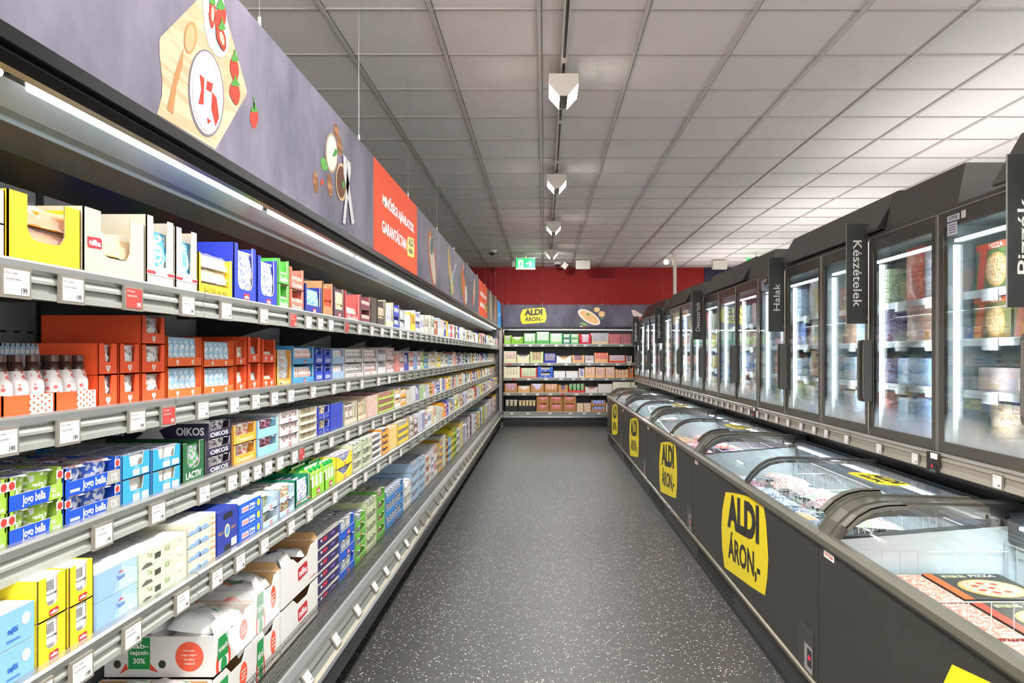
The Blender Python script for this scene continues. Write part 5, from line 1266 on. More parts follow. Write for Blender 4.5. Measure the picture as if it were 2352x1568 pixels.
 (2, 653, 697, 3, .15, 'tray', '#e4e2e4', 'white tray with red logo and berries, third shelf', dict(lip=.5, post=.014, deco='milfina', item=sqi('#eeecec', '#b0303a', '#eeecf0', '#c84a50', .9), rows=3, iname='white cups')),
 (2, 699, 738, 4, .145, 'tray', '#e3dfcc', 'cream shallow tray on the third shelf', dict(lip=.4, post=.006, item=sqi('#cdbf9c', '#7a6040', '#ece6dc', '#c8b48a', .85), rows=3, iname='cream dessert cups')),
 (2, 740, 767, 2, .14, 'tray', '#2740b8', 'navy blue tray with gold badge, nearer column', dict(lip=.45, post=.014, deco='badge', item=cupi('#e6dcc8', '#9a7a4a', '#eae6e4', '#b0a080', .9), rows=3, iname='gold cups')),
 (2, 769, 797, 2, .138, 'carton', '#2740b8', 'navy blue closed carton with gold badge, third shelf', dict(acc='#2c48c0', top='#dfe0e6', tacc='#b9b090')),
 (2, 799, 828, 1, .125, 'tray', '#ddd6bd', 'cream window tray on the third shelf', dict(lip=.25, post=.012, item=cupi('#efe9e0', '#8a5a40', '#f3f0ee', '#d8b8c0', .8), rows=3, iname='white cups')),
 (2, 830, 850, 1, .12, 'tray', '#e2d4b4', 'sand coloured tray on the third shelf', dict(lip=.25, post=.012, item=cupi('#f1e6c8', '#d8a860', '#f6efe0', '#e0c890', .8), rows=3, iname='yellow cups')),
 (2, 852, 875, 1, .135, 'carton', '#dfb0a0', 'rose carton on the third shelf', dict(acc='#efe2d8', top='#f3e8e6', tacc='#e09a90')),
 (2, 877, 912, 3, .135, 'tray', '#b9d84a', 'lime and pink tray on the third shelf', dict(lip=.3, post=.006, item=cupi('#e89890', '#f4efe0', '#f4e8dc', '#d85a50', .9), rows=3, iname='pink cups')),
 # fourth shelf
 (3, -95, 8, 2, .144, 'carton', '#78a9d2', 'light blue carton at the near edge of the fourth shelf', dict(st='spread', top='#eef3f8', tacc='#c9dcee')),
 (3, 10, 106, 2, .144, 'carton', '#78a9d2', 'light blue carton with blue lettering before the yellow trays', dict(st='spread', top='#eef3f8', tacc='#c9dcee')),
 (3, 108, 178, 2, .176, 'tray', '#ecd420', 'yellow butter tray, nearer column on the fourth shelf', dict(lip=.3, post=.028, shape='arch', deco='milfina', item=('foil', '#e6e7e6', '#b9babc', '', '', .97), rows=4, iname='silver wrapped butter blocks', **{'in': '#b59a74'})),
 (3, 180, 238, 2, .174, 'tray', '#ecd420', 'yellow butter tray, farther column on the fourth shelf', dict(lip=.3, post=.022, shape='arch', deco='milfina', item=('foil', '#e6e7e6', '#b9babc', '', '', .97), rows=4, iname='silver wrapped butter blocks', **{'in': '#b59a74'})),
 (3, 240, 336, 2, .132, 'carton', '#98b6da', 'sky pictured carton after the yellow butter trays', dict(st='sky', top='#eef0fa', tacc='#b7c6f0')),
 (3, 338, 447, 3, .13, 'carton', '#c6cdb2', 'pale green carton with hand holes on the fourth shelf', dict(st='cream', top='#f5f6f2', tacc='#c3cce0')),
 (3, 449, 512, 4, .148, 'carton', '#cac8b4', 'shallow carton with blue landscape print, fourth shelf', dict(st='scene', top='#f5f3f0', tacc='#cbb9c8')),
 (3, 514, 562, 1, .137, 'carton', '#25358c', 'navy carton with a carry hole on the fourth shelf', dict(st='carry', top='#3546a0', tacc='#2b3a92')),
 (3, 564, 614, 3, .13, 'carton', '#1757cc', 'bright blue carton with yellow dot on the fourth shelf', dict(st='blue3', top='#e3ecf6', tacc='#6f8ed8')),
 (3, 616, 652, 2, .11, 'tray', '#b4cfec', 'pale blue yogurt tray, nearer column on the fourth shelf', dict(lip=.4, post=.006, deco='milfina', item=cupi('#dde6c6', '#7aa04a', '#ecf0ee', '#b4c8a8', .95), rows=5, iname='pale green yogurt cups')),
 (3, 654, 689, 2, .11, 'tray', '#b4cfec', 'pale blue yogurt tray, farther column on the fourth shelf', dict(lip=.4, post=.006, deco='milfina', item=cupi('#dde6c6', '#d84a3a', '#ecf0ee', '#b4c8a8', .95), rows=5, iname='pale green yogurt cups')),
 (3, 691, 724, 1, .118, 'tray', '#0f7a5a', 'teal tray with flag stripe beside the green milk cartons', dict(lip=.22, post=.012, deco='stripe', item=('pouch', '#eef0f4', '#5a5ac0', '', '', .85), rows=4, iname='white milk bags')),
 (3, 726, 755, 1, .085, 'tray', '#86c832', 'lime green tray of milk cartons, nearer one', dict(lip=.55, post=.004, deco='milfina', item=('gable', '#86c832', '#b6e070', '', '', 1.2), rows=5, iname='lime green milk cartons')),
 (3, 757, 780, 1, .085, 'tray', '#86c832', 'lime green tray of milk cartons, farther one', dict(lip=.55, post=.004, deco='milfina', item=('gable', '#86c832', '#b6e070', '', '', 1.2), rows=5, iname='lime green milk cartons')),
 (3, 782, 818, 2, .13, 'tray', '#f0cf22', 'yellow and cream tray on the fourth shelf', dict(lip=.4, post=.008, shape='wave', deco='milfina', item=sqi('#e9e6e4', '#4a5ab8', '#efe9ee', '#8a8ac8', .95), rows=4, iname='white and blue cups')),
 (3, 820, 840, 3, .15, 'tray', '#c6cdb2', 'white green tray, nearer column on the fourth shelf', dict(lip=.4, post=.006, item=cupi('#eef0e6', '#5f9a44', '#f0f1ee', '#8ab070', .95), rows=3, iname='white and green cups')),
 (3, 842, 861, 3, .15, 'tray', '#c6cdb2', 'white green tray, farther column on the fourth shelf', dict(lip=.4, post=.006, item=cupi('#eef0e6', '#5f9a44', '#f0f1ee', '#8ab070', .95), rows=3, iname='white and green cups')),
 (3, 863, 884, 4, .15, 'tray', '#e0dede', 'thin white tray on the fourth shelf', dict(lip=.45, post=.004, item=sqi('#6a6a70', '#e9e9ec', '#f2f2f2', '#c8a8b0', .9), rows=3, iname='grey cups')),
 (3, 886, 900, 4, .16, 'tray', '#f0a020', 'amber tray on the fourth shelf', dict(lip=.5, post=.006, item=cupi('#3a6ab8', '#e9e9ec', '#f0eef0', '#d0b8a0', .9), rows=2, iname='blue cups')),
 (3, 902, 919, 1, .15, 'carton', '#f2c62a', 'tall yellow and red carton on the fourth shelf', dict(acc='#e8dcdc', top='#f6e8d8', tacc='#e0a890')),
 (3, 921, 945, 3, .15, 'tray', '#f0c824', 'golden yellow tray on the fourth shelf', dict(lip=.5, post=.006, item=sqi('#e0dacc', '#6a4a3a', '#f2ece0', '#d0b080', .9), rows=2, iname='brown and white cups')),
]
GR = ['cartons and trays on the top shelf', 'cartons and trays on the second shelf', 'cartons and trays on the third shelf', 'cartons and trays on the fourth shelf', 'cartons and trays on the bottom deck']
for i, (si, x0, x1, n, H, kind, col, desc, ex) in enumerate(N):
    X = SH[si]['x']
    y0 = F * abs(X) / (VX - x0); y1 = F * abs(X) / (VX - x1)
    facing(si, y0, y1 - y0, n, H, kind, col, desc, GR[si], ex, i)
# the small goods standing behind the first trays of the second shelf and other loose pieces
def side(si, px, n0, u, dd, me, name, label, cat, grp): pass
s1 = SH[1]
for q, (xa, xb) in enumerate(((128, 160), (175, 205))):
    y0 = yat(xa, 1.25); put('display_tray', tray_mesh(.16, .12, .12, .04, .02, '#ee5526', '#d8481e', '', 'notch'), ((-1.2, yat(60 + 95 * q, 1.06), s1['z'] + .0055), 0), (0, 0, 0), 'orange tray standing behind the cocoa bottles, %s' % ('nearer one' if q == 0 else 'farther one'), 'tray', GR[1])
    for j in range(9):
        put('food_bag', pouch_mesh(.02, .14, .012, '#9cc6e2', '#eef4f8', j % 3), ((-1.2, yat(60 + 95 * q, 1.06), s1['z'] + .0055), 0), (-.03, .015 + j * .0165, .004), 'pale blue snack bars behind the cocoa bottles', 'bag', 'snack bars behind the cocoa bottles')
# long printed side of the top purple yogurt tray, with its lettering
y = yat(488, 1.062) + .002; z = SH[2]['z'] + .0055
b = MB(); U_, V_ = XV, ZV
b.flat([(0, 0), (.36, 0), (.36, .062), (0, .062)], (-1.434, y, z + .112), U_, V_, '#e8e6ee', 'card')
o_ = (-1.434, y - .0006, z + .112)
b.flat([(0, .0), (.12, .0), (.15, .02), (.1, .05), (0, .05)], o_, U_, V_, '#2b2440', 'card'); b.flat([(.22, .0), (.36, .0), (.36, .052), (.25, .05), (.2, .03)], o_, U_, V_, '#2b2440', 'card')
o_ = (-1.434, y - .0012, z + .112)
b.text('OIKOS', o_, U_, V_, .08, .024, '#f4f4f8', 'card', .03, .05, .024); b.text('OIKOS', o_, U_, V_, .09, .026, '#f4f4f8', 'card', .03, .3, .026); b.text('A te pillanatod!', o_, U_, V_, .075, .01, '#55505e', 'card', 0, .175, .042)
q = [o for o in C.objects if o.name.startswith('display_tray') and o.get('label', '').startswith('uppermost dark purple')][0]
so = ob('printed_side', b, None); so.parent = q; so.location = -Vector(q.location); so['label'] = 'long printed side with white lettering'
y = yat(877, 1.062) + .002; b = MB()
b.flat([(0, 0), (.33, 0), (.33, .043), (0, .043)], (-1.42, y, z + .091), U_, V_, '#e59aa0', 'card'); b.flat([(0, 0), (.33, 0), (.33, .005), (0, .005)], (-1.42, y - .0006, z + .091), U_, V_, '#c4dc5a', 'card')
b.text('Lomée', (-1.42, y - .0006, z + .091), U_, V_, .07, .02, '#c8303c', 'card', .03, .17, .025); b.text('9×200 g', (-1.42, y - .0006, z + .091), U_, V_, .05, .009, '#9a4a50', 'card', .01, .28, .022)
b.text('20679', (-1.42, y - .0006, z + .091), U_, V_, .035, .008, '#7a4a50', 'card', .01, .05, .024)
q = [o for o in C.objects if o.name.startswith('display_tray') and o.get('label', '').startswith('uppermost lime and pink')][0]
so = ob('printed_side', b, None); so.parent = q; so.location = -Vector(q.location); so['label'] = 'long pink printed side'
# ---- the farther run of every shelf: colours read off the photograph, from near to far
FAR = {
 0: (925, .165, [('#a8adb4', '#e4e6ea', 't', 'grey'), ('#dfe6ec', '#b9c8d8', 'c', 'icy white'), ('#e8c030', '#8a5a2a', 't', 'yellow'), ('#cfd2d6', '#3a4ab0', 't', 'silver'), ('#e9e6da', '#3a55c8', 't', 'ivory'), ('#e6e0d4', '#c8b490', 't', 'cream'),
      ('#d3dcc8', '#f2f2ea', 't', 'sage'), ('#dfe6d6', '#a8b890', 't', 'pale green'), ('#b9683a', '#ecdccc', 't', 'rust'), ('#eeeae4', '#58b0d8', 'c', 'white'), ('#ece8e2', '#d85a50', 'c', 'off white'), ('#3a50b8', '#e8ecf4', 't', 'blue'),
      ('#e8c028', '#f4ead0', 't', 'golden'), ('#7f93b0', '#dfe6ee', 'c', 'slate blue'), ('#c8404a', '#f0d8d8', 't', 'red'), ('#e6d2c6', '#b03a38', 'c', 'peach'), ('#5a4048', '#e0d0d0', 't', 'maroon'), ('#e9dcc0', '#f0c040', 't', 'straw'), ('#2f48c0', '#dfe4f4', 't', 'cobalt'), ('#e4e2da', '#8a6a9a', 'c', 'pearl'), ('#c9d4c0', '#e8e8e0', 'c', 'mint')]),
 1: (914, .175, [('#e2452e', '#f2e4e4', 'c', 'red dotted'), ('#ecdadc', '#c84050', 't', 'pink dotted'), ('#4a4fa8', '#e8e4f0', 't', 'indigo'), ('#e8ded8', '#d8452e', 't', 'white and red'), ('#3f86d8', '#e6eef6', 'c', 'azure'), ('#ecebee', '#d8504a', 't', 'white'),
      ('#b9d688', '#f2f4ec', 't', 'spring green'), ('#5a8fd0', '#b4dc6a', 't', 'blue and green'), ('#e6e4da', '#c0a060', 'c', 'ivory'), ('#dcd8cc', '#f0c030', 't', 'cream'), ('#e9e2c8', '#8fa04a', 'c', 'straw'), ('#f0cc28', '#f6f0d8', 't', 'yellow'), ('#e6e6e8', '#f0c030', 't', 'pearl'),
      ('#cfd4bc', '#e9e9e2', 'c', 'sage'), ('#e9e4cc', '#4a4a8a', 't', 'buff'), ('#5a94cc', '#e6eef4', 'c', 'sky blue'), ('#e3e6ea', '#8a9ad0', 't', 'frosty'), ('#ece2d2', '#e08a4a', 'c', 'peach')]),
 2: (914, .17, [('#f1ece6', '#e9a23a', 't', 'white and orange'), ('#e8a42e', '#f2ece2', 't', 'orange'), ('#d3cbb8', '#efe9e0', 'c', 'linen'), ('#eeedf0', '#c9c9d4', 'c', 'white'), ('#8f88b4', '#f0eef4', 't', 'lilac'), ('#86c05a', '#e8f0d8', 'c', 'leaf green'), ('#e8eadc', '#9ac84a', 't', 'lime and white'), ('#e4e4ea', '#8090c8', 'c', 'pearl'),
      ('#e9b440', '#3a2a1a', 't', 'amber'), ('#e2563a', '#f0dcd0', 'c', 'vermilion'), ('#e4e6ea', '#3048a8', 't', 'white and navy'), ('#2a45b0', '#dfe6f2', 't', 'navy'), ('#f0dcae', '#e8ece8', 'c', 'vanilla'), ('#4f90cc', '#8a5aa8', 't', 'blue'), ('#e86a5a', '#f4eaea', 'c', 'coral'), ('#f0d020', '#f4f0d8', 't', 'yellow'),
      ('#f0c828', '#d8e0e8', 't', 'golden'), ('#e8e0dc', '#4a3a5a', 'c', 'shell'), ('#4a4a6a', '#e8e8ee', 't', 'slate'), ('#e2745a', '#f0e4dc', 'c', 'salmon'), ('#d8e0cc', '#58a050', 'c', 'mint')]),
 3: (947, .16, [('#b0a49c', '#f0eeec', 't', 'taupe'), ('#7a4a38', '#eef0f4', 't', 'brown'), ('#eae8ea', '#6a80c8', 'c', 'white'), ('#4a9fd8', '#e9824a', 'c', 'cyan'), ('#e6e9ea', '#c83a44', 't', 'white and red'), ('#e2e4ee', '#6a70c0', 't', 'frosty'), ('#ece6c4', '#d8b050', 'c', 'vanilla'), ('#efe6d6', '#e06a4a', 't', 'peach'), ('#f0ecd8', '#40a090', 'c', 'ivory'),
      ('#e8e4dc', '#a89878', 'c', 'linen'), ('#eda42c', '#f2e6d0', 't', 'orange'), ('#dc4a4a', '#f4e8e8', 't', 'red dotted'), ('#3a3fc0', '#f0e8f4', 't', 'indigo'), ('#e4e9ea', '#a9b8c0', 'c', 'icy'), ('#d8b46a', '#3a4a9a', 't', 'honey'), ('#3f7cc0', '#e8f0f4', 'c', 'blue'), ('#eed23a', '#f4f2dc', 't', 'yellow'), ('#c8d64a', '#3a3a2a', 't', 'lime'), ('#dfe0ce', '#4a5a8a', 't', 'buff'), ('#c84a58', '#f0d030', 'c', 'crimson')]),
}
HS = {0: .155, 1: .14, 2: .13, 3: .14}
rnd = random.Random(5)
used = {}
for si, (px, wd, pal) in FAR.items():
    X = abs(SH[si]['x']); y = F * X / (VX - px); k = 0; npal = len(pal); prev = None
    items = []
    while y < YB - .12:
        w_ = wd * rnd.uniform(.8, 1.35)
        if y + w_ > YB - .02: w_ = YB - .02 - y
        items.append((y, w_, pal[k % npal])); y += w_; k += 1
    tot = len(items)
    for k, (y, w_, (c, a, t, nm)) in enumerate(items):
        n = rnd.choice([1, 2, 2, 3]) if si else rnd.choice([1, 1, 2]); H = HS[si] * rnd.uniform(.78, 1.15)
        fromfar = tot - k
        o_ = 'th' if 10 < fromfar % 100 < 14 else {1: 'st', 2: 'nd', 3: 'rd'}.get(fromfar % 10, 'th')
        desc = '%s %s, %d%s column from far post, %s' % (nm, 'carton' if t == 'c' else 'tray', fromfar, o_, SH[si]['nm'])
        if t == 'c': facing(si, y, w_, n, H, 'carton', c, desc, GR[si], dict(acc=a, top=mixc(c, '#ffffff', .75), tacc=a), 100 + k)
        else:
            fr_far = y > 9
            facing(si, y, w_, n, H, 'tray', c, desc, GR[si], dict(lip=.42, post=.012, item=None if (fr_far and k % 2) else ((('block' if k % 2 else 'pouch'), a, c, '', '', .85)), iname='packs'), 100 + k)
# ================================================================ BOTTOM DECK
BX = 1.03; ZB = SH[4]['z']
def by(px): return F * BX / (VX - px)
LOW = [
 (731, 788, 6, .325, 'carton', '#352a58', 'shallow dark purple carton beside the white boxes, bottom deck', dict(st='purple', top='#eeeef2', tacc='#8a9a78')),
 (790, 824, 3, .31, 'tray', '#1f5ac8', 'blue tray with white clouds beside the purple cartons', dict(lip=.45, post=.01, deco='milfina', item=cupi('#dfe4ea', '#c0c8d4', '#e9ebef', '#b9c0cc', .95), rows=4, iname='large white cups')),
 (826, 848, 4, .27, 'tray', '#5fb83a', 'green tray beside the blue tray on the bottom deck', dict(lip=.5, post=.01, deco='milfina', item=cupi('#d8e2c4', '#8ab0d0', '#eef0e8', '#4a4a9a', .95), rows=4, iname='white and green cups')),
 (850, 873, 4, .3, 'tray', '#c9d2a8', 'pale sage tray on the bottom deck', dict(lip=.5, post=.01, item=cupi('#dfe2d0', '#9ab070', '#eceee6', '#a0a8a0', .95), rows=4, iname='sage cups')),
 (875, 892, 4, .31, 'tray', '#5fae3a', 'grass green tray after the sage tray, bottom deck', dict(lip=.5, post=.008, item=cupi('#dfe2d0', '#c05040', '#e6eadc', '#98a890', .95), rows=4, iname='pale cups')),
 (894, 933, 3, .26, 'tray', '#3f86cc', 'mid blue tray before the white buckets, bottom deck', dict(lip=.5, post=.01, deco='milfina', item=cupi('#dfe8f2', '#4a7ac0', '#e6ecf4', '#7a9ad0', .9), rows=4, iname='blue and white cups')),
 (935, 950, 2, .2, 'tray', '#e6e4de', 'white tray under the buckets on the bottom deck', dict(lip=.5, post=.008, item=('tub', '#f2f2ee', '#dfe8e0', '#f4f4f0', '', 1.0), rows=2, iname='white buckets')),
 (952, 968, 4, .31, 'tray', '#a9c6e4', 'powder blue tray on the bottom deck, nearer column', dict(lip=.45, post=.006, item=cupi('#e3e9f2', '#6a8ac8', '#e9eef4', '#8aa0cc', .95), rows=4, iname='pale blue cups')),
 (970, 982, 4, .3, 'tray', '#a9c6e4', 'powder blue tray on the bottom deck, farther column', dict(lip=.45, post=.006, item=cupi('#e3e9f2', '#6a8ac8', '#e9eef4', '#8aa0cc', .95), rows=3, iname='pale blue cups')),
 (984, 994, 3, .26, 'tray', '#d8d2cc', 'stone grey tray with red marks, bottom deck', dict(lip=.45, post=.006, item=cupi('#b04a3a', '#e8dcc8', '#efece8', '#c05a50', .9), rows=3, iname='red cups')),
]
for i, (x0, x1, n, H, kind, col, desc, ex) in enumerate(LOW):
    facing(4, by(x0), by(x1) - by(x0), n, H, kind, col, desc, GR[4], ex, 300 + i)
palb = [('#dfe0e6', '#b9c2d8', 't', 'white'), ('#e0dcd8', '#c84a44', 't', 'grey and red'), ('#c9b48a', '#3a66b0', 't', 'kraft brown'), ('#e9b43a', '#3a5ab0', 't', 'amber'), ('#e8e8e2', '#8ab04a', 'c', 'pearl'), ('#5f4a34', '#e9b030', 't', 'brown'), ('#a4cbe4', '#e6f0f4', 't', 'pale blue'), ('#e6d22c', '#3a3a1a', 't', 'yellow'), ('#a4c84a', '#3a3a2a', 't', 'lime'), ('#dfe3ea', '#2a2a34', 't', 'frosty'), ('#cfd0bc', '#8a8a74', 'c', 'khaki'), ('#e9c83a', '#e8e0c8', 'c', 'golden'), ('#6a70b8', '#e6e4ee', 'c', 'violet'),
        ('#dedde2', '#a8a4ac', 'c', 'silver'), ('#b8b4b4', '#e0dcdc', 't', 'grey'), ('#e8e0e4', '#c890a0', 'c', 'rose white'), ('#6a4a62', '#e0d8dc', 't', 'plum'), ('#e6e4e4', '#b0a8b4', 'c', 'off white'), ('#dfe0e0', '#c8c0c8', 'c', 'light grey')]
y = by(996); its = []; k = 0
while y < YB - .15:
    w_ = rnd.uniform(.15, .26); w_ = min(w_, YB - .02 - y); its.append((y, w_, palb[k % len(palb)])); y += w_; k += 1
for k, (y, w_, (c, a, t, nm)) in enumerate(its):
    ff = len(its) - k; o_ = 'th' if 10 < ff % 100 < 14 else {1: 'st', 2: 'nd', 3: 'rd'}.get(ff % 10, 'th')
    desc = '%s %s, %d%s column from far post, bottom deck' % (nm, 'carton' if t == 'c' else 'tray', ff, o_); n = rnd.choice([2, 3, 4]); H = rnd.uniform(.24, .34)
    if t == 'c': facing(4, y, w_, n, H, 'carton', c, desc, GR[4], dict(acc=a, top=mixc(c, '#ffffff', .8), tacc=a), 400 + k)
    else: facing(4, y, w_, n, H, 'tray', c, desc, GR[4], dict(lip=.45, post=.01, item=('block', a, c, '', '', .85) if k % 2 else None, iname='packs'), 400 + k)
# ---- the open white boxes nearest the camera on the bottom deck
def milkbox(y0, w, z0, h, d, label, txt, x=BX, flaps=True, logo=False, side_art=True, xr=None):
    """white corrugated box, open on top, printed on the near end and on the aisle side"""
    b = MB(); t = .004; Wt = '#dcdbd8'; K = '#b58f62'
    x1 = -x; x0 = x1 - d; y1 = y0 + w
    b.box(x0, y0, z0, x1, y1, z0 + t, K)
    b.box(x0, y0, z0, x0 + t, y1, z0 + h, Wt); b.box(x0 + t, y0, z0, x1 - t, y0 + t, z0 + h, Wt); b.box(x0 + t, y1 - t, z0, x1 - t, y1, z0 + h, Wt)
    dip = h * .8
    b.prism([(y0, z0), (y1, z0), (y1, z0 + h), (y1 - w * .2, z0 + h), (y1 - w * .3, z0 + dip), (y0 + w * .42, z0 + dip), (y0 + w * .3, z0 + h), (y0, z0 + h)], 'x', x1 - t, x1, Wt, 'card')
    b.box(x0 + t, y1 - t - .001, z0 + t, x1 - t, y1 - t, z0 + h - .002, K); b.box(x0 + t, y0 + t, z0 + t, x0 + t + .001, y1 - t, z0 + h, K)
    e = ob('cardboard_box', b, None, label=label, cat='box', group='white boxes on the bottom deck')
    f = MB(); O = (x1 + .0008, y0, z0); O2 = (x1 + .0014, y0, z0)
    if side_art:   # rosette, green tab with words, red disc
        c = w * .2
        f.ell(c + w * .02, h * .2, w * .17, h * .42, O, YV, ZV, '#d8442c', 'card', 18, lo=.003); f.ell(c + w * .02, h * .16, w * .12, h * .33, O2, YV, ZV, Wt, 'card', 16, lo=.003)
        f.flat([(c - w * .12, h * .32), (c + w * .12, h * .32), (c + w * .12, h * .86), (c - w * .1, h * .86)], (x1 + .002, y0, z0), YV, ZV, '#178a45', 'card')
        f.ell(c + w * .02, h * .12, w * .07, h * .2, (x1 + .002, y0, z0), YV, ZV, '#178a45', 'card', 14, lo=.003)
        f.text(txt, (x1 + .0026, y0, z0), YV, ZV, w * .2, h * .16, '#f6f6f2', 'card', .02, c, h * .55)
        f.ell(w * .72, h * .52, w * .1, h * .26, O, YV, ZV, '#e2573c', 'card', 20)
        for q in (-1, 0, 1): f.box(x1 + .0008, y0 + w * .66, z0 + h * (.51 + q * .08), x1 + .0014, y0 + w * .78, z0 + h * (.53 + q * .08), '#f6d8cc', 'card')
    if logo:
        redlogo(f, (x1 + .0008, y0 + w * .55, z0 + h * .52), YV, ZV, w * .26); f.text('10×200 g', O, YV, ZV, w * .2, h * .07, '#c8606a', 'card', .01, w * .86, h * .14)
    # near end
    g = MB(); On = (x0, y0 - .0008, z0); Om = (x0, y0 - .0014, z0)
    if txt and not logo:
        g.flat([(d * .22, h * .22), (d * .42, h * .22), (d * .42, h * .98), (d * .22, h * .98)], On, XV, ZV, '#178a45', 'card')
        parts_ = txt.split('|')
        for i, p in enumerate(parts_): g.text(p, Om, XV, ZV, d * .17 if len(p) > 3 else d * .11, h * .13, '#f6f6f2', 'card', .02, d * .32, h * (.78 - i * .18))
        g.ell(d * .78, h * .52, d * .13, h * .36, On, XV, ZV, '#e2573c', 'card', 24)
        for q, s_ in enumerate(('Köszönjük,', 'hogy magyar', 'terméket', 'vásárol!')): g.text(s_, Om, XV, ZV, d * (.1 if q != 1 else .14), h * .06, '#fbe6dc', 'card', .01, d * .78, h * (.66 - q * .1))
        g.ell(d * .12, h * .34, d * .035, h * .1, On, XV, ZV, '#3a3a34', 'card', 14); g.ell(d * .53, h * .34, d * .035, h * .1, On, XV, ZV, '#26332a', 'card', 14)
        g.flat([(d * .14, h * .1), (d * .22, h * .22), (d * .2, h * .36)], On, XV, ZV, '#d8442c', 'card'); g.flat([(d * .42, h * .36), (d * .5, h * .14), (d * .42, h * .2)], On, XV, ZV, '#d8442c', 'card')
    if f.v: ob('side_print', f, e)
    if g.v: ob('end_print', g, e)
    if flaps:
        k = MB()
        k.add([(x1, y0 + .004, z0 + h), (x1, y0 + w * .26, z0 + h), (x1 - .02, y0 + w * .24, z0 + h + .035), (x1 - .02, y0 + .02, z0 + h + .03)], [(0, 1, 2, 3)], Wt)
        k.add([(x0, y1, z0 + h), (x1, y1, z0 + h), (x1 - .02, y1 + .012, z0 + h + .03), (x0 + .02, y1 + .012, z0 + h + .03)], [(0, 1, 2, 3)], K)
        ob('flap', k, e)
    return e
def bag_mesh(w, d, h, cols, seed):
    """soft milk bag lying flat with creases and a printed patch"""
    rnd2 = random.Random(seed); nx = ny = 9; b = MB()
    for up in (1, 0):
        r0 = len(b.v)
        for j in range(ny + 1):
            for i in range(nx + 1):
                u, v = i / nx * 2 - 1, j / ny * 2 - 1
                e = (1 - abs(u) ** 3) ** .5 * (1 - abs(v) ** 3) ** .5
                b.v.append((u * w / 2 * (1 - .06 * v * v), v * d / 2 * (1 - .1 * u * u), (h if up else -h * .25) * e * (1 + (rnd2.uniform(-.13, .13) if up else 0))))
        for j in range(ny):
            for i in range(nx):
                a = r0 + j * (nx + 1) + i; c = cols[0]
                if up and 3 <= i <= 6 and 4 <= j <= 5: c = cols[1]
                if up and 4 <= i <= 7 and j == 6: c = cols[2]
                b.f.append((a, a + 1, a + nx + 2, a + nx + 1)); b.c.append(L(c)); b.a.append(L(c)); b.m.append('film')
    return b.mesh('milk_bag', True)
BAGS = [bag_mesh(.17, .13, .035, ('#e6e7ea', '#1f8a4a', '#d8442c'), 3), bag_mesh(.15, .14, .04, ('#eceded', '#e4e5e8', '#1f8a4a'), 9), bag_mesh(.14, .12, .03, ('#e9eaee', '#3a3f9a', '#e4e5ee'), 12)]
def bags(x0, x1, y0, y1, z, n, which, label, grp, seed):
    rr = random.Random(seed)
    for k in range(n):
        o = ob('milk_bag', BAGS[rr.choice(which)], None, (x0 + (x1 - x0) * (k % 2) + rr.uniform(-.01, .01), y0 + (y1 - y0) * ((k // 2) % 2) + rr.uniform(-.01, .01), z + .04 * (k // 4) + .01 * (k % 2)), (rr.uniform(-.2, .2), rr.uniform(-.2, .2), rr.uniform(-.4, .4) + 3.1 * (k % 3)))
        tag(o, label, 'milk bag', grp)
ya = by(494) - .01; yb2 = by(585)
zt = ZB + .0
milkbox(ya, yb2 - ya - .01, zt + .168, .13, .34, 'white box marked habtejszín, uppermost at the near end of the bottom deck', 'hab-|tejszín|30%', x=1.03)
milkbox(ya, yb2 - ya - .01, zt, .16, .34, 'white box under the habtejszín box on the bottom deck', 'tejföl', x=1.03, flaps=False)
yc_, yd_ = by(583), by(643)
milkbox(yc_, yd_ - yc_ - .008, zt + .172, .165, .36, 'white box marked túró, uppermost behind the habtejszín box', 'túró', x=1.028)
milkbox(yc_, yd_ - yc_ - .008, zt, .168, .36, 'white box marked túró, lowest behind the habtejszín box', 'túró', x=1.028, flaps=False)
ye_, yf_ = by(645), by(730)
milkbox(ye_, yf_ - ye_ - .008, zt + .172, .165, .36, 'white box with dark red logo, uppermost beside the purple cartons', '', x=1.028, logo=True, side_art=False)
milkbox(ye_, yf_ - ye_ - .008, zt, .168, .36, 'white box with dark red logo, lowest beside the purple cartons', '', x=1.028, logo=True, side_art=False, flaps=False)
yg = by(405); milkbox(yg, ya - yg - .012, zt, .17, .34, 'white box at the near edge of the bottom deck, partly out of the picture', 'tej', x=1.03, flaps=False)
bags(-1.27, -1.12, ya + .08, yb2 - .1, zt + .26, 7, [0, 1], 'white cream bags with green and red print piled in the habtejszín box', 'cream bags in the habtejszín box', 4)
bags(-1.28, -1.13, yc_ + .1, yd_ - .1, zt + .3, 5, [0, 1], 'white curd bags with green print lying in the túró box', 'curd bags in the túró box', 8)
bags(-1.28, -1.13, ye_ + .12, yf_ - .12, zt + .29, 6, [2], 'white bags with blue print lying in the box with the red logo', 'bags in the red logo box', 6)
bags(-1.25, -1.13, yg + .1, ya - .1, zt + .15, 4, [0, 1], 'white milk bags at the very bottom of the picture', 'milk bags at the near edge', 3)
# torn clear wrap over the habtejszín box
b = MB(); rr = random.Random(2); nx, ny = 12, 10; g = []
for j in range(ny + 1):
    for i in range(nx + 1):
        u, v = i / nx, j / ny
        x = -1.32 + u * .36; y = ya + .02 + v * (yb2 - ya + .06)
        z = zt + .33 + .045 * math.sin(u * 3.1) * (1 - .3 * v) + rr.uniform(-.008, .008) - max(0, u - .8) * .55
        g.append((x, y, z))
b.add(g, [(j * (nx + 1) + i, j * (nx + 1) + i + 1, (j + 1) * (nx + 1) + i + 1, (j + 1) * (nx + 1) + i) for j in range(ny) for i in range(nx)], '#f2f4f6', 'clear')
ob('plastic_wrap', b, None, label='crumpled clear plastic wrap lying over the cream bags', cat='wrap')
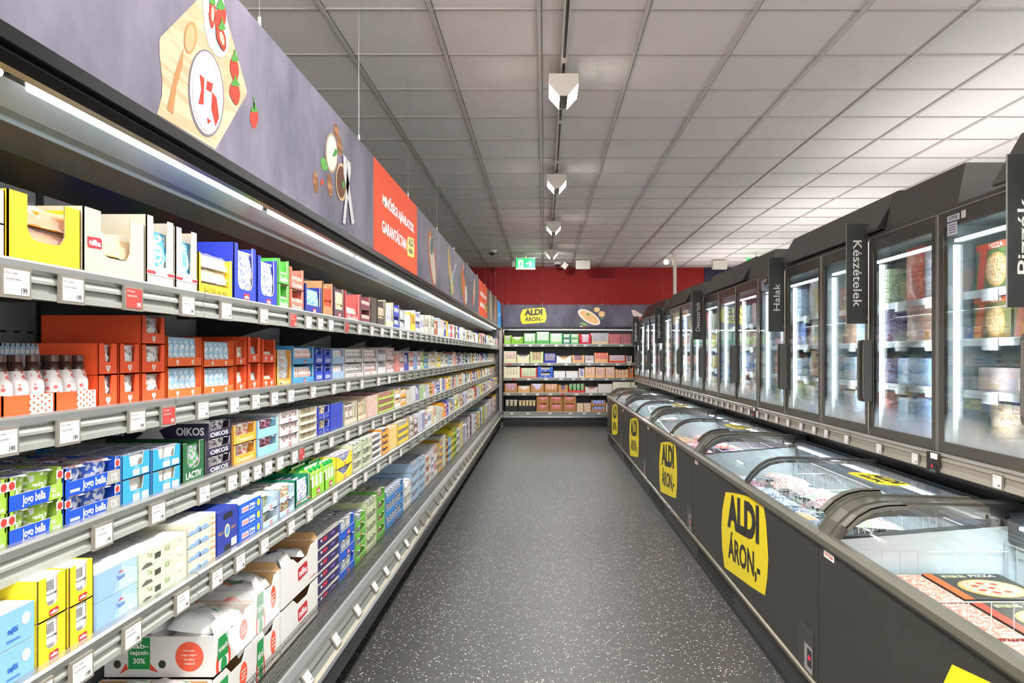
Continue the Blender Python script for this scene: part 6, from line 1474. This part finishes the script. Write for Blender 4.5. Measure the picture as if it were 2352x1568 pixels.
# ================================================================ GOODS OF THE END CHILLER
U0 = 1155; US = 7.128; MU = YE / F / US
def tr(c, **k): return ('tray', c, k)
K_ = '#b98450'
EG = [
 (0, [(20, 132, 145, 1, 'tray', '#8fc43a', 'green salad tray', dict(lip=.35, item=('block', '#c8cabc', '#7a4030', '', '', .8), iname='salad packs')),
      (134, 337, 125, 1, 'tray', '#7cb832', 'green wavy tray', dict(lip=.45, shape='wave', item=('block', '#dfe6dc', '#6a9a44', '', '', .8), iname='salad packs')),
      (342, 542, 180, 1, 'tray', '#6cb45a', 'white and green ham tray', dict(lip=.25, item=('pouch', '#eef1ec', '#5fae5a', '', '', .95), iname='white ham bags')),
      (546, 768, 200, 1, 'tray', '#4fa84e', 'taller green ham tray', dict(lip=.3, item=('pouch', '#eaf0ea', '#4fa050', '', '', .98), iname='white ham bags')),
      (770, 980, 180, 1, 'tray', '#6cc060', 'green tray of round packs', dict(lip=.2, item=('pouch', '#eef0ee', '#5fb060', '', '', .95), iname='green and white bags')),
      (984, 1110, 170, 2, 'tray', '#2f8a7a', 'teal tray', dict(lip=.3, item=('block', '#ece6da', '#3a9a6a', '', '', .9), iname='packs')),
      (1114, 1246, 170, 2, 'tray', '#6fbc6a', 'light green tray', dict(lip=.3, item=('block', '#e9eee6', '#4a9a5a', '', '', .9), iname='packs')),
      (1252, 1452, 165, 1, 'tray', '#c8203a', 'crimson tray', dict(lip=.2, post=.05, item=('pouch', '#e4e9f2', '#c03048', '', '', .95), iname='grey sausage bags')),
      (1456, 1738, 180, 1, 'tray', '#e6c8a0', 'pictured snack tray', dict(lip=.2, item=('pouch', '#d8d4d4', '#2a4a8a', '', '', .98), iname='mixed snack bags')),
      (1742, 1930, 165, 2, 'carton', '#d8838c', 'rose meat pack, left column', dict(acc='#b04050', top='#e8c8cc', tacc='#c88')),
      (1934, 2110, 165, 2, 'carton', '#d8838c', 'rose meat pack, right column', dict(acc='#2a2428', top='#e8c8cc', tacc='#c88')),
      (2140, 2400, 165, 1, 'tray', '#c83a4a', 'red tray seen through the glass doors', dict(lip=.3, item=('pouch', '#e8e8ee', '#d85060', '', '', .9), iname='red and white bags')),
      (2420, 3300, 165, 1, 'tray', '#5ab04e', 'long green tray behind the glass doors', dict(lip=.2, item=('pouch', '#eef0ee', '#5fb060', '', '', .9), iname='green and white bags'))]),
 (1, [(14, 226, 195, 1, 'tray', '#dfdcae', 'pale yellow tray', dict(lip=.33, item=('pouch', '#e9e2d4', '#b85a4a', '', '', .98), iname='cream bags')),
      (228, 440, 145, 1, 'tray', '#e6dfb8', 'cream wavy tray with red corners', dict(lip=.45, shape='wave', item=('block', '#b9bcc4', '#e9e6e0', '', '', .8), iname='grey packs')),
      (443, 668, 185, 1, 'tray', '#c6d29a', 'sage tray', dict(lip=.25, post=.05, item=('pouch', '#a48a5a', '#ece2c8', '', '', .95), iname='brown bags')),
      (673, 874, 158, 1, 'tray', '#26389c', 'navy tray', dict(lip=.25, post=.02, item=('pouch', '#2a42b4', '#f0d890', '', '', .98), iname='navy and yellow bags')),
      (878, 1128, 125, 1, 'tray', '#eceae6', 'white wavy tray', dict(lip=.45, shape='wave', item=('block', '#c08a4a', '#e8d4ac', '', '', .8), iname='golden packs')),
      (1131, 1346, 130, 1, 'tray', '#e0ae7a', 'peach tray', dict(lip=.4, post=.05, item=('block', '#8f86a8', '#c85a40', '', '', .9), iname='violet packs')),
      (1350, 1498, 125, 1, 'tray', '#e4e4e8', 'white tray with red words', dict(lip=.35, item=('pouch', '#cfd4dc', '#c84a4a', '', '', .95), iname='grey bags')),
      (1502, 1730, 170, 1, 'tray', '#f0b888', 'salmon tray', dict(lip=.4, item=('pouch', '#e8452c', '#f0d8c8', '', '', .98), iname='orange red bags')),
      (1735, 2018, 125, 1, 'tray', '#e8552e', 'orange tray of round sausage packs', dict(lip=.3, item=('block', '#e2e4ea', '#c03a40', '', '', 1.0), iname='white packs')),
      (2022, 2120, 120, 1, 'tray', '#e9dcc0', 'small ivory tray', dict(lip=.2, item=('pouch', '#6a5a8a', '#e0c8b8', '', '', .95), iname='violet bags')),
      (2140, 2360, 170, 1, 'tray', '#e87040', 'orange tray seen through the glass doors', dict(lip=.4, item=('pouch', '#e8452c', '#f0d8c8', '', '', .95), iname='orange bags')),
      (2370, 3300, 150, 1, 'tray', '#2c50b0', 'long blue tray behind the glass doors', dict(lip=.3, item=('block', '#dfe6f0', '#e0a040', '', '', .9), iname='packs'))]),
 (2, [(0, 282, 185, 1, 'tray', '#e9e6c4', 'large light yellow tray', dict(lip=.25, post=.05, item=('pouch', '#e8e6ce', '#d8c49a', '', '', .95), iname='cream cheese bags')),
      (286, 566, 165, 1, 'tray', '#e4584e', 'red framed tray', dict(lip=.12, post=.03, item=('pouch', '#ecead6', '#7ab03a', '', '', .95), iname='green and yellow bags')),
      (570, 828, 185, 2, 'tray', '#2b5cc8', 'blue tray with carry holes', dict(lip=.45, post=.06, item=('block', '#c8c2b4', '#1e2a50', '', '', .8), iname='packs', deco='badge')),
      (832, 1030, 110, 1, 'tray', '#dfe0e4', 'white sausage tray, left column', dict(lip=.75, item=('block', '#e6e6ea', '#c8a070', '', '', 1.0), iname='white packs')),
      (1034, 1238, 110, 1, 'tray', '#dfe0e4', 'white sausage tray, right column', dict(lip=.75, item=('block', '#e6e6ea', '#c8a070', '', '', 1.0), iname='white packs')),
      (1242, 1342, 150, 1, 'tray', '#eed8b8', 'narrow peach tray', dict(lip=.2, item=('pouch', '#d0cce4', '#3a5ab8', '', '', .98), iname='blue and white bags')),
      (1345, 1518, 180, 1, 'tray', '#f0c08c', 'apricot tray, first of three', dict(lip=.25, item=('pouch', '#f0dccc', '#e88a40', '', '', .98), iname='orange and white bags')),
      (1520, 1680, 175, 1, 'tray', '#f0c08c', 'apricot tray, second of three', dict(lip=.25, item=('pouch', '#f0dcd4', '#d8504a', '', '', .98), iname='red and white bags')),
      (1682, 1838, 175, 1, 'tray', '#f0c08c', 'apricot tray, third of three', dict(lip=.25, item=('pouch', '#f2e2dc', '#d8504a', '', '', .98), iname='red and white bags')),
      (1842, 2066, 140, 1, 'tray', '#eab888', 'lower apricot tray with two windows', dict(lip=.35, post=.05, item=('pouch', '#ecd8c0', '#c05038', '', '', .9), iname='brown and red bags')),
      (2070, 2145, 185, 1, 'tray', '#ea7a2c', 'bright orange tray by the glass doors', dict(lip=.3, item=('block', '#3a302c', '#e9e2dc', '', '', .8), iname='dark packs')),
      (2150, 3300, 150, 1, 'tray', '#d9c8a4', 'long tan tray behind the glass doors', dict(lip=.3, item=('block', '#e6dfc8', '#a85a3a', '', '', .9), iname='packs'))]),
 (3, [(26, 240, 150, 1, 'tray', K_, 'kraft tray of blue bags', dict(lip=.3, post=.04, item=('pouch', '#f0b8a4', '#3158c8', '', '', .98), iname='blue and pink bags')),
      (244, 450, 115, 1, 'tray', '#d8a66c', 'light kraft tray', dict(lip=.4, shape='wave', item=('block', '#eeeae8', '#e0c8b8', '', '', .95), iname='white packs')),
      (455, 678, 150, 1, 'tray', K_, 'kraft wavy tray', dict(lip=.3, shape='wave', item=('pouch', '#efe9ee', '#5a5ac0', '', '', .95), iname='white and blue bags')),
      (682, 902, 145, 1, 'tray', '#b07a44', 'darker kraft tray', dict(lip=.35, post=.03, item=('pouch', '#e8c8b0', '#b05040', '', '', .95), iname='mixed bags')),
      (905, 1072, 130, 1, 'tray', '#bd8852', 'small kraft tray', dict(lip=.35, post=.06, item=('block', '#5a5aa0', '#b07858', '', '', .85), iname='violet packs')),
      (1076, 1346, 108, 1, 'tray', '#d23c34', 'red tray of round boxes', dict(lip=.35, item=('cup', '#4fb05a', '#f0f0e8', '#e9e9e4', '#d0a040', 1.3), iname='round boxes')),
      (1350, 1562, 100, 1, 'tray', '#d9d2c8', 'grey white wavy tray', dict(lip=.5, shape='wave', item=('block', '#a83a3a', '#e8dcd8', '', '', .85), iname='red packs')),
      (1566, 1798, 145, 1, 'carton', '#d8d4d0', 'grey egg carton with a row of brown eggs pictured', dict(acc='#c9c4c0', st='plain', top='#eceaea', tacc='#dedcdc')),
      (1802, 2098, 180, 1, 'carton', '#ece6bc', 'pale yellow stacked egg cartons, left column', dict(acc='#e4e4ea', top='#f2f0dc', tacc='#e8e4c0')),
      (2102, 2300, 180, 1, 'carton', '#ece6bc', 'pale yellow stacked egg cartons, right column', dict(acc='#e4e4ea', top='#f2f0dc', tacc='#e8e4c0')),
      (2310, 3300, 150, 1, 'carton', '#d8c8a0', 'tan cartons behind the chest freezers', dict(acc='#b09870'))]),
 (4, [(30, 245, 130, 1, 'tray', '#1b1b1d', 'black crate of white cups, left', dict(lip=.75, post=.004, item=('cup', '#b8a878', '#f0f0ee', '#f1f1ef', '#d8c8d0', 1.45), iname='white lidded salad cups', **{'in': '#1b1b1d'})),
      (250, 545, 130, 1, 'tray', '#1b1b1d', 'black crate of white cups, right', dict(lip=.75, post=.004, item=('cup', '#d8b45a', '#eeeeea', '#f1f1ef', '#d8d0c0', 1.4), iname='yellow lidded salad cups', **{'in': '#1b1b1d'})),
      (552, 762, 265, 2, 'tray', '#a5713e', 'dark brown tray, left column', dict(lip=.4, post=.05, item=('block', '#c8202c', '#f0e4e4', '', '', .9), iname='red packs', **{'in': '#7a4a28'})),
      (766, 985, 265, 2, 'tray', '#a5713e', 'dark brown tray, middle column', dict(lip=.4, post=.05, item=('block', '#c8202c', '#f0e4e4', '', '', .9), iname='red packs', **{'in': '#7a4a28'})),
      (989, 1205, 265, 2, 'tray', '#a5713e', 'dark brown tray, right column', dict(lip=.4, post=.05, item=('block', '#c8202c', '#f0e4e4', '', '', .9), iname='red packs', **{'in': '#7a4a28'})),
      (1210, 1325, 140, 4, 'carton', '#c9a06c', 'flat white topped box, left column', dict(acc='#efece8', top='#efece8', tacc='#e0dcd8')),
      (1330, 1445, 140, 4, 'carton', '#c9a06c', 'flat white topped box, right column', dict(acc='#efece8', top='#efece8', tacc='#e0dcd8')),
      (1450, 1690, 190, 2, 'tray', '#b07a44', 'brown tray heaped with blue bags', dict(lip=.35, post=.03, item=('pouch', '#2350b8', '#e8eef8', '', '', 1.0), iname='blue bags', **{'in': '#5a3a20'})),
      (1694, 2000, 140, 2, 'carton', '#d8c4a8', 'pale flat boxes beside the chest freezers', dict(acc='#f0eeea', top='#f0eeea', tacc='#e8e4e0'))]),
]
for k, lst in EG:
    for i, (u0, u1, hu, n, kind, col, desc, ex) in enumerate(lst):
        x0 = (U0 + u0 / US - VX) * YE / F; x1 = (U0 + u1 / US - VX) * YE / F
        x0 = max(x0, XE0 + .005)
        if x0 > 1.9: continue
        fr = ((x0, YE + .034, ES[k] - .003), -math.pi / 2)
        ex = dict(ex); ex.setdefault('g', 'goods on the %s shelf of the end chiller' % en[k])
        facing(9, 0, x1 - x0, n, hu * MU, kind, col, desc + ', %s shelf of end chiller' % en[k], '', ex, 600 + 20 * k + i, frame=fr, deep=.4)
# ================================================================ GOODS BEHIND THE GLASS DOORS
def upright(k, door, zi, lst, x=DX + .135):
    """lst: (offset from the near edge of the door opening, width, height, kind, colour, accent, label)"""
    yc = 4.29 + (k - 1) * 2 * DW; yn = yc - DW if door == 0 else yc
    z = (1.13, 1.38, 1.63, 1.86)[zi]
    for (o_, w_, h_, kind, c, a, lab) in lst:
        fr = ((x, yn + o_ + w_, z + .0005), math.pi)
        if kind == 'box': put('frozen_box', carton_mesh(r3(w_), .2, r3(h_), c, a, mixc(c, '#ffffff', .4), a, 'print'), fr, (0, 0, 0), lab, 'box', 'boxes behind the glass doors')
        elif kind == 'stack':
            n = max(2, int(h_ / .045))
            for q in range(n): put('frozen_box', carton_mesh(r3(w_), .2, r3(h_ / n - .001), c, a, mixc(c, '#ffffff', .4), a, 'print'), ((fr[0][0], fr[0][1], fr[0][2] + q * h_ / n), math.pi), (0, 0, 0), lab, 'box', lab)
        elif kind == 'bag': put('frozen_bag', pouch_mesh(r3(w_), r3(h_), .06, c, a, int(o_ * 100) % 3), fr, (-.04, w_ / 2, 0), lab, 'bag', 'bags behind the glass doors')
def pizza(b, y, z, r, x):
    b.ell(y, z, r, r, (x, 0, 0), YV, ZV, '#caa05c', 'card', 20); b.ell(y, z, r * .86, r * .86, (x + .0005, 0, 0), YV, ZV, '#e8d9a4', 'prints', 20, 0, '#c0442c')
@cached
def pizzabox_mesh(w, h, col, acc):
    b = MB(); b.box(-.035, 0, 0, 0, w, h, col, 'card'); b.box(.0, .002, h * .86, .0006, w - .002, h - .002, acc, 'card'); b.flat([(0, 0), (w * .2, 0), (w * .35, h), (w * .15, h)], (.0004, 0, 0), YV, ZV, acc, 'card')
    pizza(b, w * .6, h * .42, min(w, h) * .36, .001); b.text('PIZZA', (.002, 0, 0), YV, ZV, w * .4, h * .1, '#f4f0e4', 'card', .02, w * .6, h * .92); return b.mesh('pizza_box')
def pizzas(k, door, zi, o_, w_, h_, c, a, lab, n=3):
    yc = 4.29 + (k - 1) * 2 * DW; yn = yc - DW if door == 0 else yc; z = (1.13, 1.38, 1.63, 1.86)[zi]
    for q in range(n):
        put('pizza_box', pizzabox_mesh(w_, h_, c, a), ((DX + .135 + q * .038, yn + o_ + w_, z + .0005), math.pi), (0, 0, 0), lab, 'pizza box', lab)
# nearest unit: its far door fills the right edge of the picture
pizzas(0, 1, 3, .12, .26, .225, '#4f6b3a', '#e0482c', 'green and red pizza boxes standing on the upper shelf of the nearest upright freezer')
pizzas(0, 1, 3, .4, .26, .225, '#4f6b3a', '#e0482c', 'green and red pizza boxes on the upper shelf beside the warning label')
pizzas(0, 1, 2, .1, .28, .2, '#6f7044', '#d86a3a', 'olive pizza boxes on the second shelf of the nearest upright freezer')
pizzas(0, 1, 2, .4, .28, .2, '#6f7044', '#d86a3a', 'olive pizza boxes on the second shelf, farther pile')
upright(0, 1, 1, [(.06, .2, .17, 'bag', '#c8ccd0', '#b08a8a', 'greyish frozen bag on the third shelf of the nearest upright freezer'), (.3, .34, .12, 'stack', '#b8b4b8', '#c8908a', 'pale flat box stacked on the third shelf of the nearest upright freezer')])
upright(0, 1, 0, [(.04, .3, .2, 'bag', '#dccdb8', '#b86a3a', 'bag of round flat bread on the lowest shelf of the nearest upright freezer'), (.36, .26, .19, 'bag', '#e4d8c4', '#b87a50', 'second bag of flat bread on the lowest shelf of the nearest upright freezer')])
upright(1, 0, 3, [(.03, .24, .3, 'bag', '#7c8a5a', '#dfe3e6', 'large clear bag of green vegetables on the top shelf by the Készételek board'), (.26, .2, .28, 'bag', '#c8c2b4', '#6a70b8', 'white bag with violet round print on the top shelf by the Készételek board'), (.46, .2, .3, 'bag', '#cc3a2c', '#f0c8a0', 'red crisp bag on the top shelf by the Készételek board')])
upright(1, 0, 2, [(.03, .3, .2, 'bag', '#8a9468', '#e0e2dc', 'bag of peas and beans on the second shelf by the Készételek board'), (.36, .3, .2, 'bag', '#d8a088', '#f0e4d8', 'orange vegetable bag on the second shelf by the Készételek board')])
upright(1, 0, 1, [(.03, .2, .22, 'box', '#4a3a86', '#e6e2e8', 'purple lasagne box upright on the third shelf by the Készételek board'), (.25, .2, .16, 'box', '#7fb4e4', '#eaf2fa', 'light blue fish box on the third shelf by the Készételek board'), (.46, .22, .16, 'box', '#6faae0', '#f2f6fa', 'second light blue fish box on the third shelf by the Készételek board')])
upright(1, 0, 0, [(.03, .22, .2, 'box', '#43347e', '#ece8ea', 'purple lasagne box on the lowest shelf by the Készételek board'), (.27, .2, .19, 'box', '#5a9ad8', '#eef4fa', 'blue fish finger box on the lowest shelf by the Készételek board'), (.48, .2, .18, 'box', '#8cc0e8', '#e8f0f6', 'second blue fish finger box on the lowest shelf by the Készételek board')])
pal = [('#e6e8ec', '#b8404a', 'white and red'), ('#c8454a', '#f0e8e0', 'red'), ('#e9c84a', '#4a4a5a', 'yellow'), ('#4a7ac8', '#e6ecf4', 'blue'), ('#e4dcc4', '#8a7a4a', 'cream'), ('#c9dce8', '#4a6a9a', 'ice blue'), ('#d8a070', '#e9e2d8', 'orange'), ('#8aa070', '#e4e6dc', 'green'),
       ('#dfe3e6', '#a85a4a', 'pale'), ('#5a4a7a', '#dcd8e4', 'violet'), ('#e8d430', '#e6e0c8', 'bright yellow'), ('#a8c4d8', '#dfe8ee', 'steel blue')]
zn = ['lowest', 'third', 'second', 'top']
rr = random.Random(31)
UNM = ['nearest', 'second', 'third', 'fourth', 'fifth', 'sixth', 'seventh', 'eighth', 'ninth']
for k in range(1, UN):
    for door in (0, 1):
        if k == 1 and door == 0: continue
        for zi in range(4):
            o_ = .04; lst = []; q = 0
            while o_ < .6:
                w_ = rr.uniform(.16, .3); w_ = min(w_, .7 - o_)
                if w_ < .1: break
                c, a, nm = rr.choice(pal); kd = rr.choice(['box', 'box', 'bag', 'stack']) if k < 5 else rr.choice(['box', 'bag'])
                h_ = rr.uniform(.15, .21) if zi < 3 else rr.uniform(.2, .29)
                lst.append((o_, w_ - .01, h_, kd, c, a, '%s frozen %s, %s, %s shelf, %s door of %s upright freezer' % (nm, 'bag' if kd == 'bag' else 'box', ['near side', 'second in', 'third in', 'fourth in'][min(q, 3)], zn[zi], ['near', 'far'][door], UNM[k])))
                o_ += w_; q += 1
            upright(k, door, zi, lst)
b = MB(); b.box(-.0008, 0, 0, 0, .22, .2, '#d3d7da', 'card')
for q in range(8): b.box(-.0014, .03, .02 + q * .016, -.0008, .12 + (q * 37 % 5) * .012, .026 + q * .016, '#6a7078', 'card')
b.flat([(.13, .14), (.16, .19), (.1, .19)][::-1], (-.0015, 0, -.02), YV, ZV, '#e2c41e', 'card'); b.ell(.05, .165, .008, .008, (-.0015, 0, 0), YV, ZV, '#3a1a1a', 'card', 10)
ob('warning_label', b, None, (DX + .5 - .003, 3.1, 1.98), label='pale warning sheet with a yellow triangle inside the nearest upright freezer', cat='label')
# ================================================================ GOODS IN THE CHESTS
@cached
def flatpizza_mesh(c, a, t):
    b = MB(); W, D = .3, .31
    b.box(0, 0, 0, D, W, .028, c, 'card'); X = .0286
    b.box(0, 0, X - .0004, D * .12, W, X + .0002, a, 'card'); b.box(D * .2, W * .84, X - .0004, D * .5, W * .95, X + .0002, '#5a6a3a', 'prints', '#e8d8b0')
    P = [(D * .55 + math.cos(i * math.pi / 12) * .115, W * .4 + math.sin(i * math.pi / 12) * .105, X + .0006) for i in range(24)]
    b.add(P, [tuple(range(24))], '#c89a58', 'card'); P = [(D * .55 + math.cos(i * math.pi / 12) * .1, W * .4 + math.sin(i * math.pi / 12) * .092, X + .0012) for i in range(24)]
    b.add(P, [tuple(range(24))], '#ecdcae', 'prints', t)
    for q in range(7):
        an = q * .9; rr_ = .055 if q else 0
        P = [(D * .55 + rr_ * math.cos(an) + .016 * math.cos(i), W * .4 + rr_ * math.sin(an) + .014 * math.sin(i), X + .0018) for i in (0, 1.05, 2.1, 3.14, 4.2, 5.2)]
        b.add(P, [tuple(range(6))], '#b8442c', 'card')
    b.text('PIZZA', (0, 0, X + .0008), -YV, XV, .12, .022, '#f4efe4', 'card', .02, -W * .87 * 1 + .0, D * .5) if False else b.text('PIZZA', (D * .72, W * .9, X + .0008), XV, YV, .1, .028, '#f4efe4', 'card', .02)
    return b.mesh('pizza_box')
fp = [flatpizza_mesh('#33342e', '#e2622c', '#c8702c'), flatpizza_mesh('#3a3a30', '#d8452e', '#7a9a3a'), flatpizza_mesh('#8a2a26', '#e6dcc8', '#c8502c')]
sp = MB(); sp.box(0, 0, 0, .27, .31, .028, '#a8443a', 'prints', '#e6cdb8'); sp.box(.0, .0, .028, .27, .31, .0284, '#c87a6a', 'prints', '#ead8c4'); sp = sp.mesh('pizza_box')
for i in range(2):
    for j in range(7):
        for q in range(6):
            y_ = CY[0] + .08 + j * .335 + (0.02 if i else 0)
            o = ob('pizza_box', sp if i == 0 else fp[j % 2], None, (1.235 + i * .285, y_, .5 + q * .0295))
            if i: tag(o, 'dark flat pizza boxes with orange edge in the nearest chest freezer', 'pizza box', 'dark pizza boxes in the nearest chest freezer')
            else: tag(o, 'red speckled flat boxes along the aisle side of the nearest chest freezer', 'pizza box', 'red boxes in the nearest chest freezer')
@cached
def lying_mesh(w, l, c, a, seed):
    rnd2 = random.Random(seed); nx, ny = 8, 9; b = MB()
    for up in (1, 0):
        vs = []
        for j in range(ny + 1):
            for i in range(nx + 1):
                u, v = i / nx * 2 - 1, j / ny * 2 - 1; e = max(0, (1 - abs(u) ** 2.6)) ** .55 * max(0, (1 - abs(v) ** 3)) ** .5
                vs.append((u * l / 2 + rnd2.uniform(-.004, .004), v * w / 2 + rnd2.uniform(-.004, .004), (.026 if up else -.01) * e * (1 + rnd2.uniform(-.35, .35))))
        b.add(vs, [(j * (nx + 1) + i, j * (nx + 1) + i + 1, (j + 1) * (nx + 1) + i + 1, (j + 1) * (nx + 1) + i) for j in range(ny) for i in range(nx)], c, 'prints', a)
    return b.mesh('frozen_bag', True)
TH = {1: [('#e6e4e8', '#c86a3a', 'white and orange'), ('#d98a3a', '#f0e2cc', 'orange'), ('#5a6a8a', '#e6ecf4', 'slate blue'), ('#ecebee', '#3a8ac0', 'white and blue'), ('#7a3a5a', '#e8dce4', 'plum'), ('#dfe6ea', '#7a9a4a', 'white and green'), ('#c8cdd4', '#b04030', 'silver and red')],
      2: [('#5a3aa8', '#e8e0f4', 'purple'), ('#d8402c', '#f0d8cc', 'red'), ('#e9e6ea', '#c83a60', 'white and pink'), ('#b03a5a', '#f4dce4', 'magenta'), ('#e0c8a8', '#a86a3a', 'tan')],
      3: [('#cfd8e0', '#4a5a6a', 'silver'), ('#e6e6e6', '#c84a3a', 'white and red'), ('#4a4a54', '#dcdce4', 'charcoal')], 4: [('#e08a6a', '#f0e4dc', 'salmon'), ('#e6e2e0', '#c84a3a', 'white'), ('#c83a34', '#f4dcd0', 'scarlet')]}
rr = random.Random(77)
cn = ['', 'second', 'third', 'fourth', 'last']
for k, th in TH.items():
    cells = [(1.245 + .325 * i, CY[k] + .1 + .59 * j, i, j) for j in range(4) for i in range(2)]
    for (xa, ya_, i, j) in cells:
        for q in range(6 if k < 3 else 4):
            c, a, nm = th[(i * 3 + j + (q % 2)) % len(th)]
            o = ob('frozen_bag', lying_mesh(.155, .25, c, a, q % 4), None, (xa + rr.uniform(.12, .19), ya_ + .08 + (q % 3) * .165 + rr.uniform(-.005, .005), .6 + (q // 3) * .055 + rr.uniform(0, .01)), (rr.uniform(-.12, .12), rr.uniform(-.1, .1), rr.uniform(-.12, .12)))
            tag(o, '%s frozen bags, %s chest freezer, %s side, %s basket from near end' % (nm, cn[k], ['aisle', 'wall'][i], ['first', 'second', 'third', 'fourth'][j]), 'bag', 'frozen bags in the %s chest freezer' % cn[k])

# ================================================================ THE SMALLEST FAR COPIES, ONE OBJECT PER KIND
for name, lst in STUFF.items():
    b = MB()
    for me, mt in lst:
        src = SRC[me.name][0]; base = len(b.v)
        b.v.extend(tuple(mt @ Vector(v)) for v in src.v); b.f.extend(tuple(base + i for i in f) for f in src.f)
        b.c.extend(src.c); b.a.extend(src.a); b.m.extend(src.m)
    ob(name, b, None, label={'display_tray': 'the many small display trays at the far half of the left chiller shelves', 'food_bag': 'the many small bags standing in the far trays of the left chiller', 'yogurt_cup': 'the many small cups in the far trays of the left chiller', 'dairy_pack': 'the many small packs in the farthest trays of the left chiller'}[name], cat={'display_tray': 'tray', 'food_bag': 'bag', 'yogurt_cup': 'cup', 'dairy_pack': 'pack'}[name], kind='stuff')
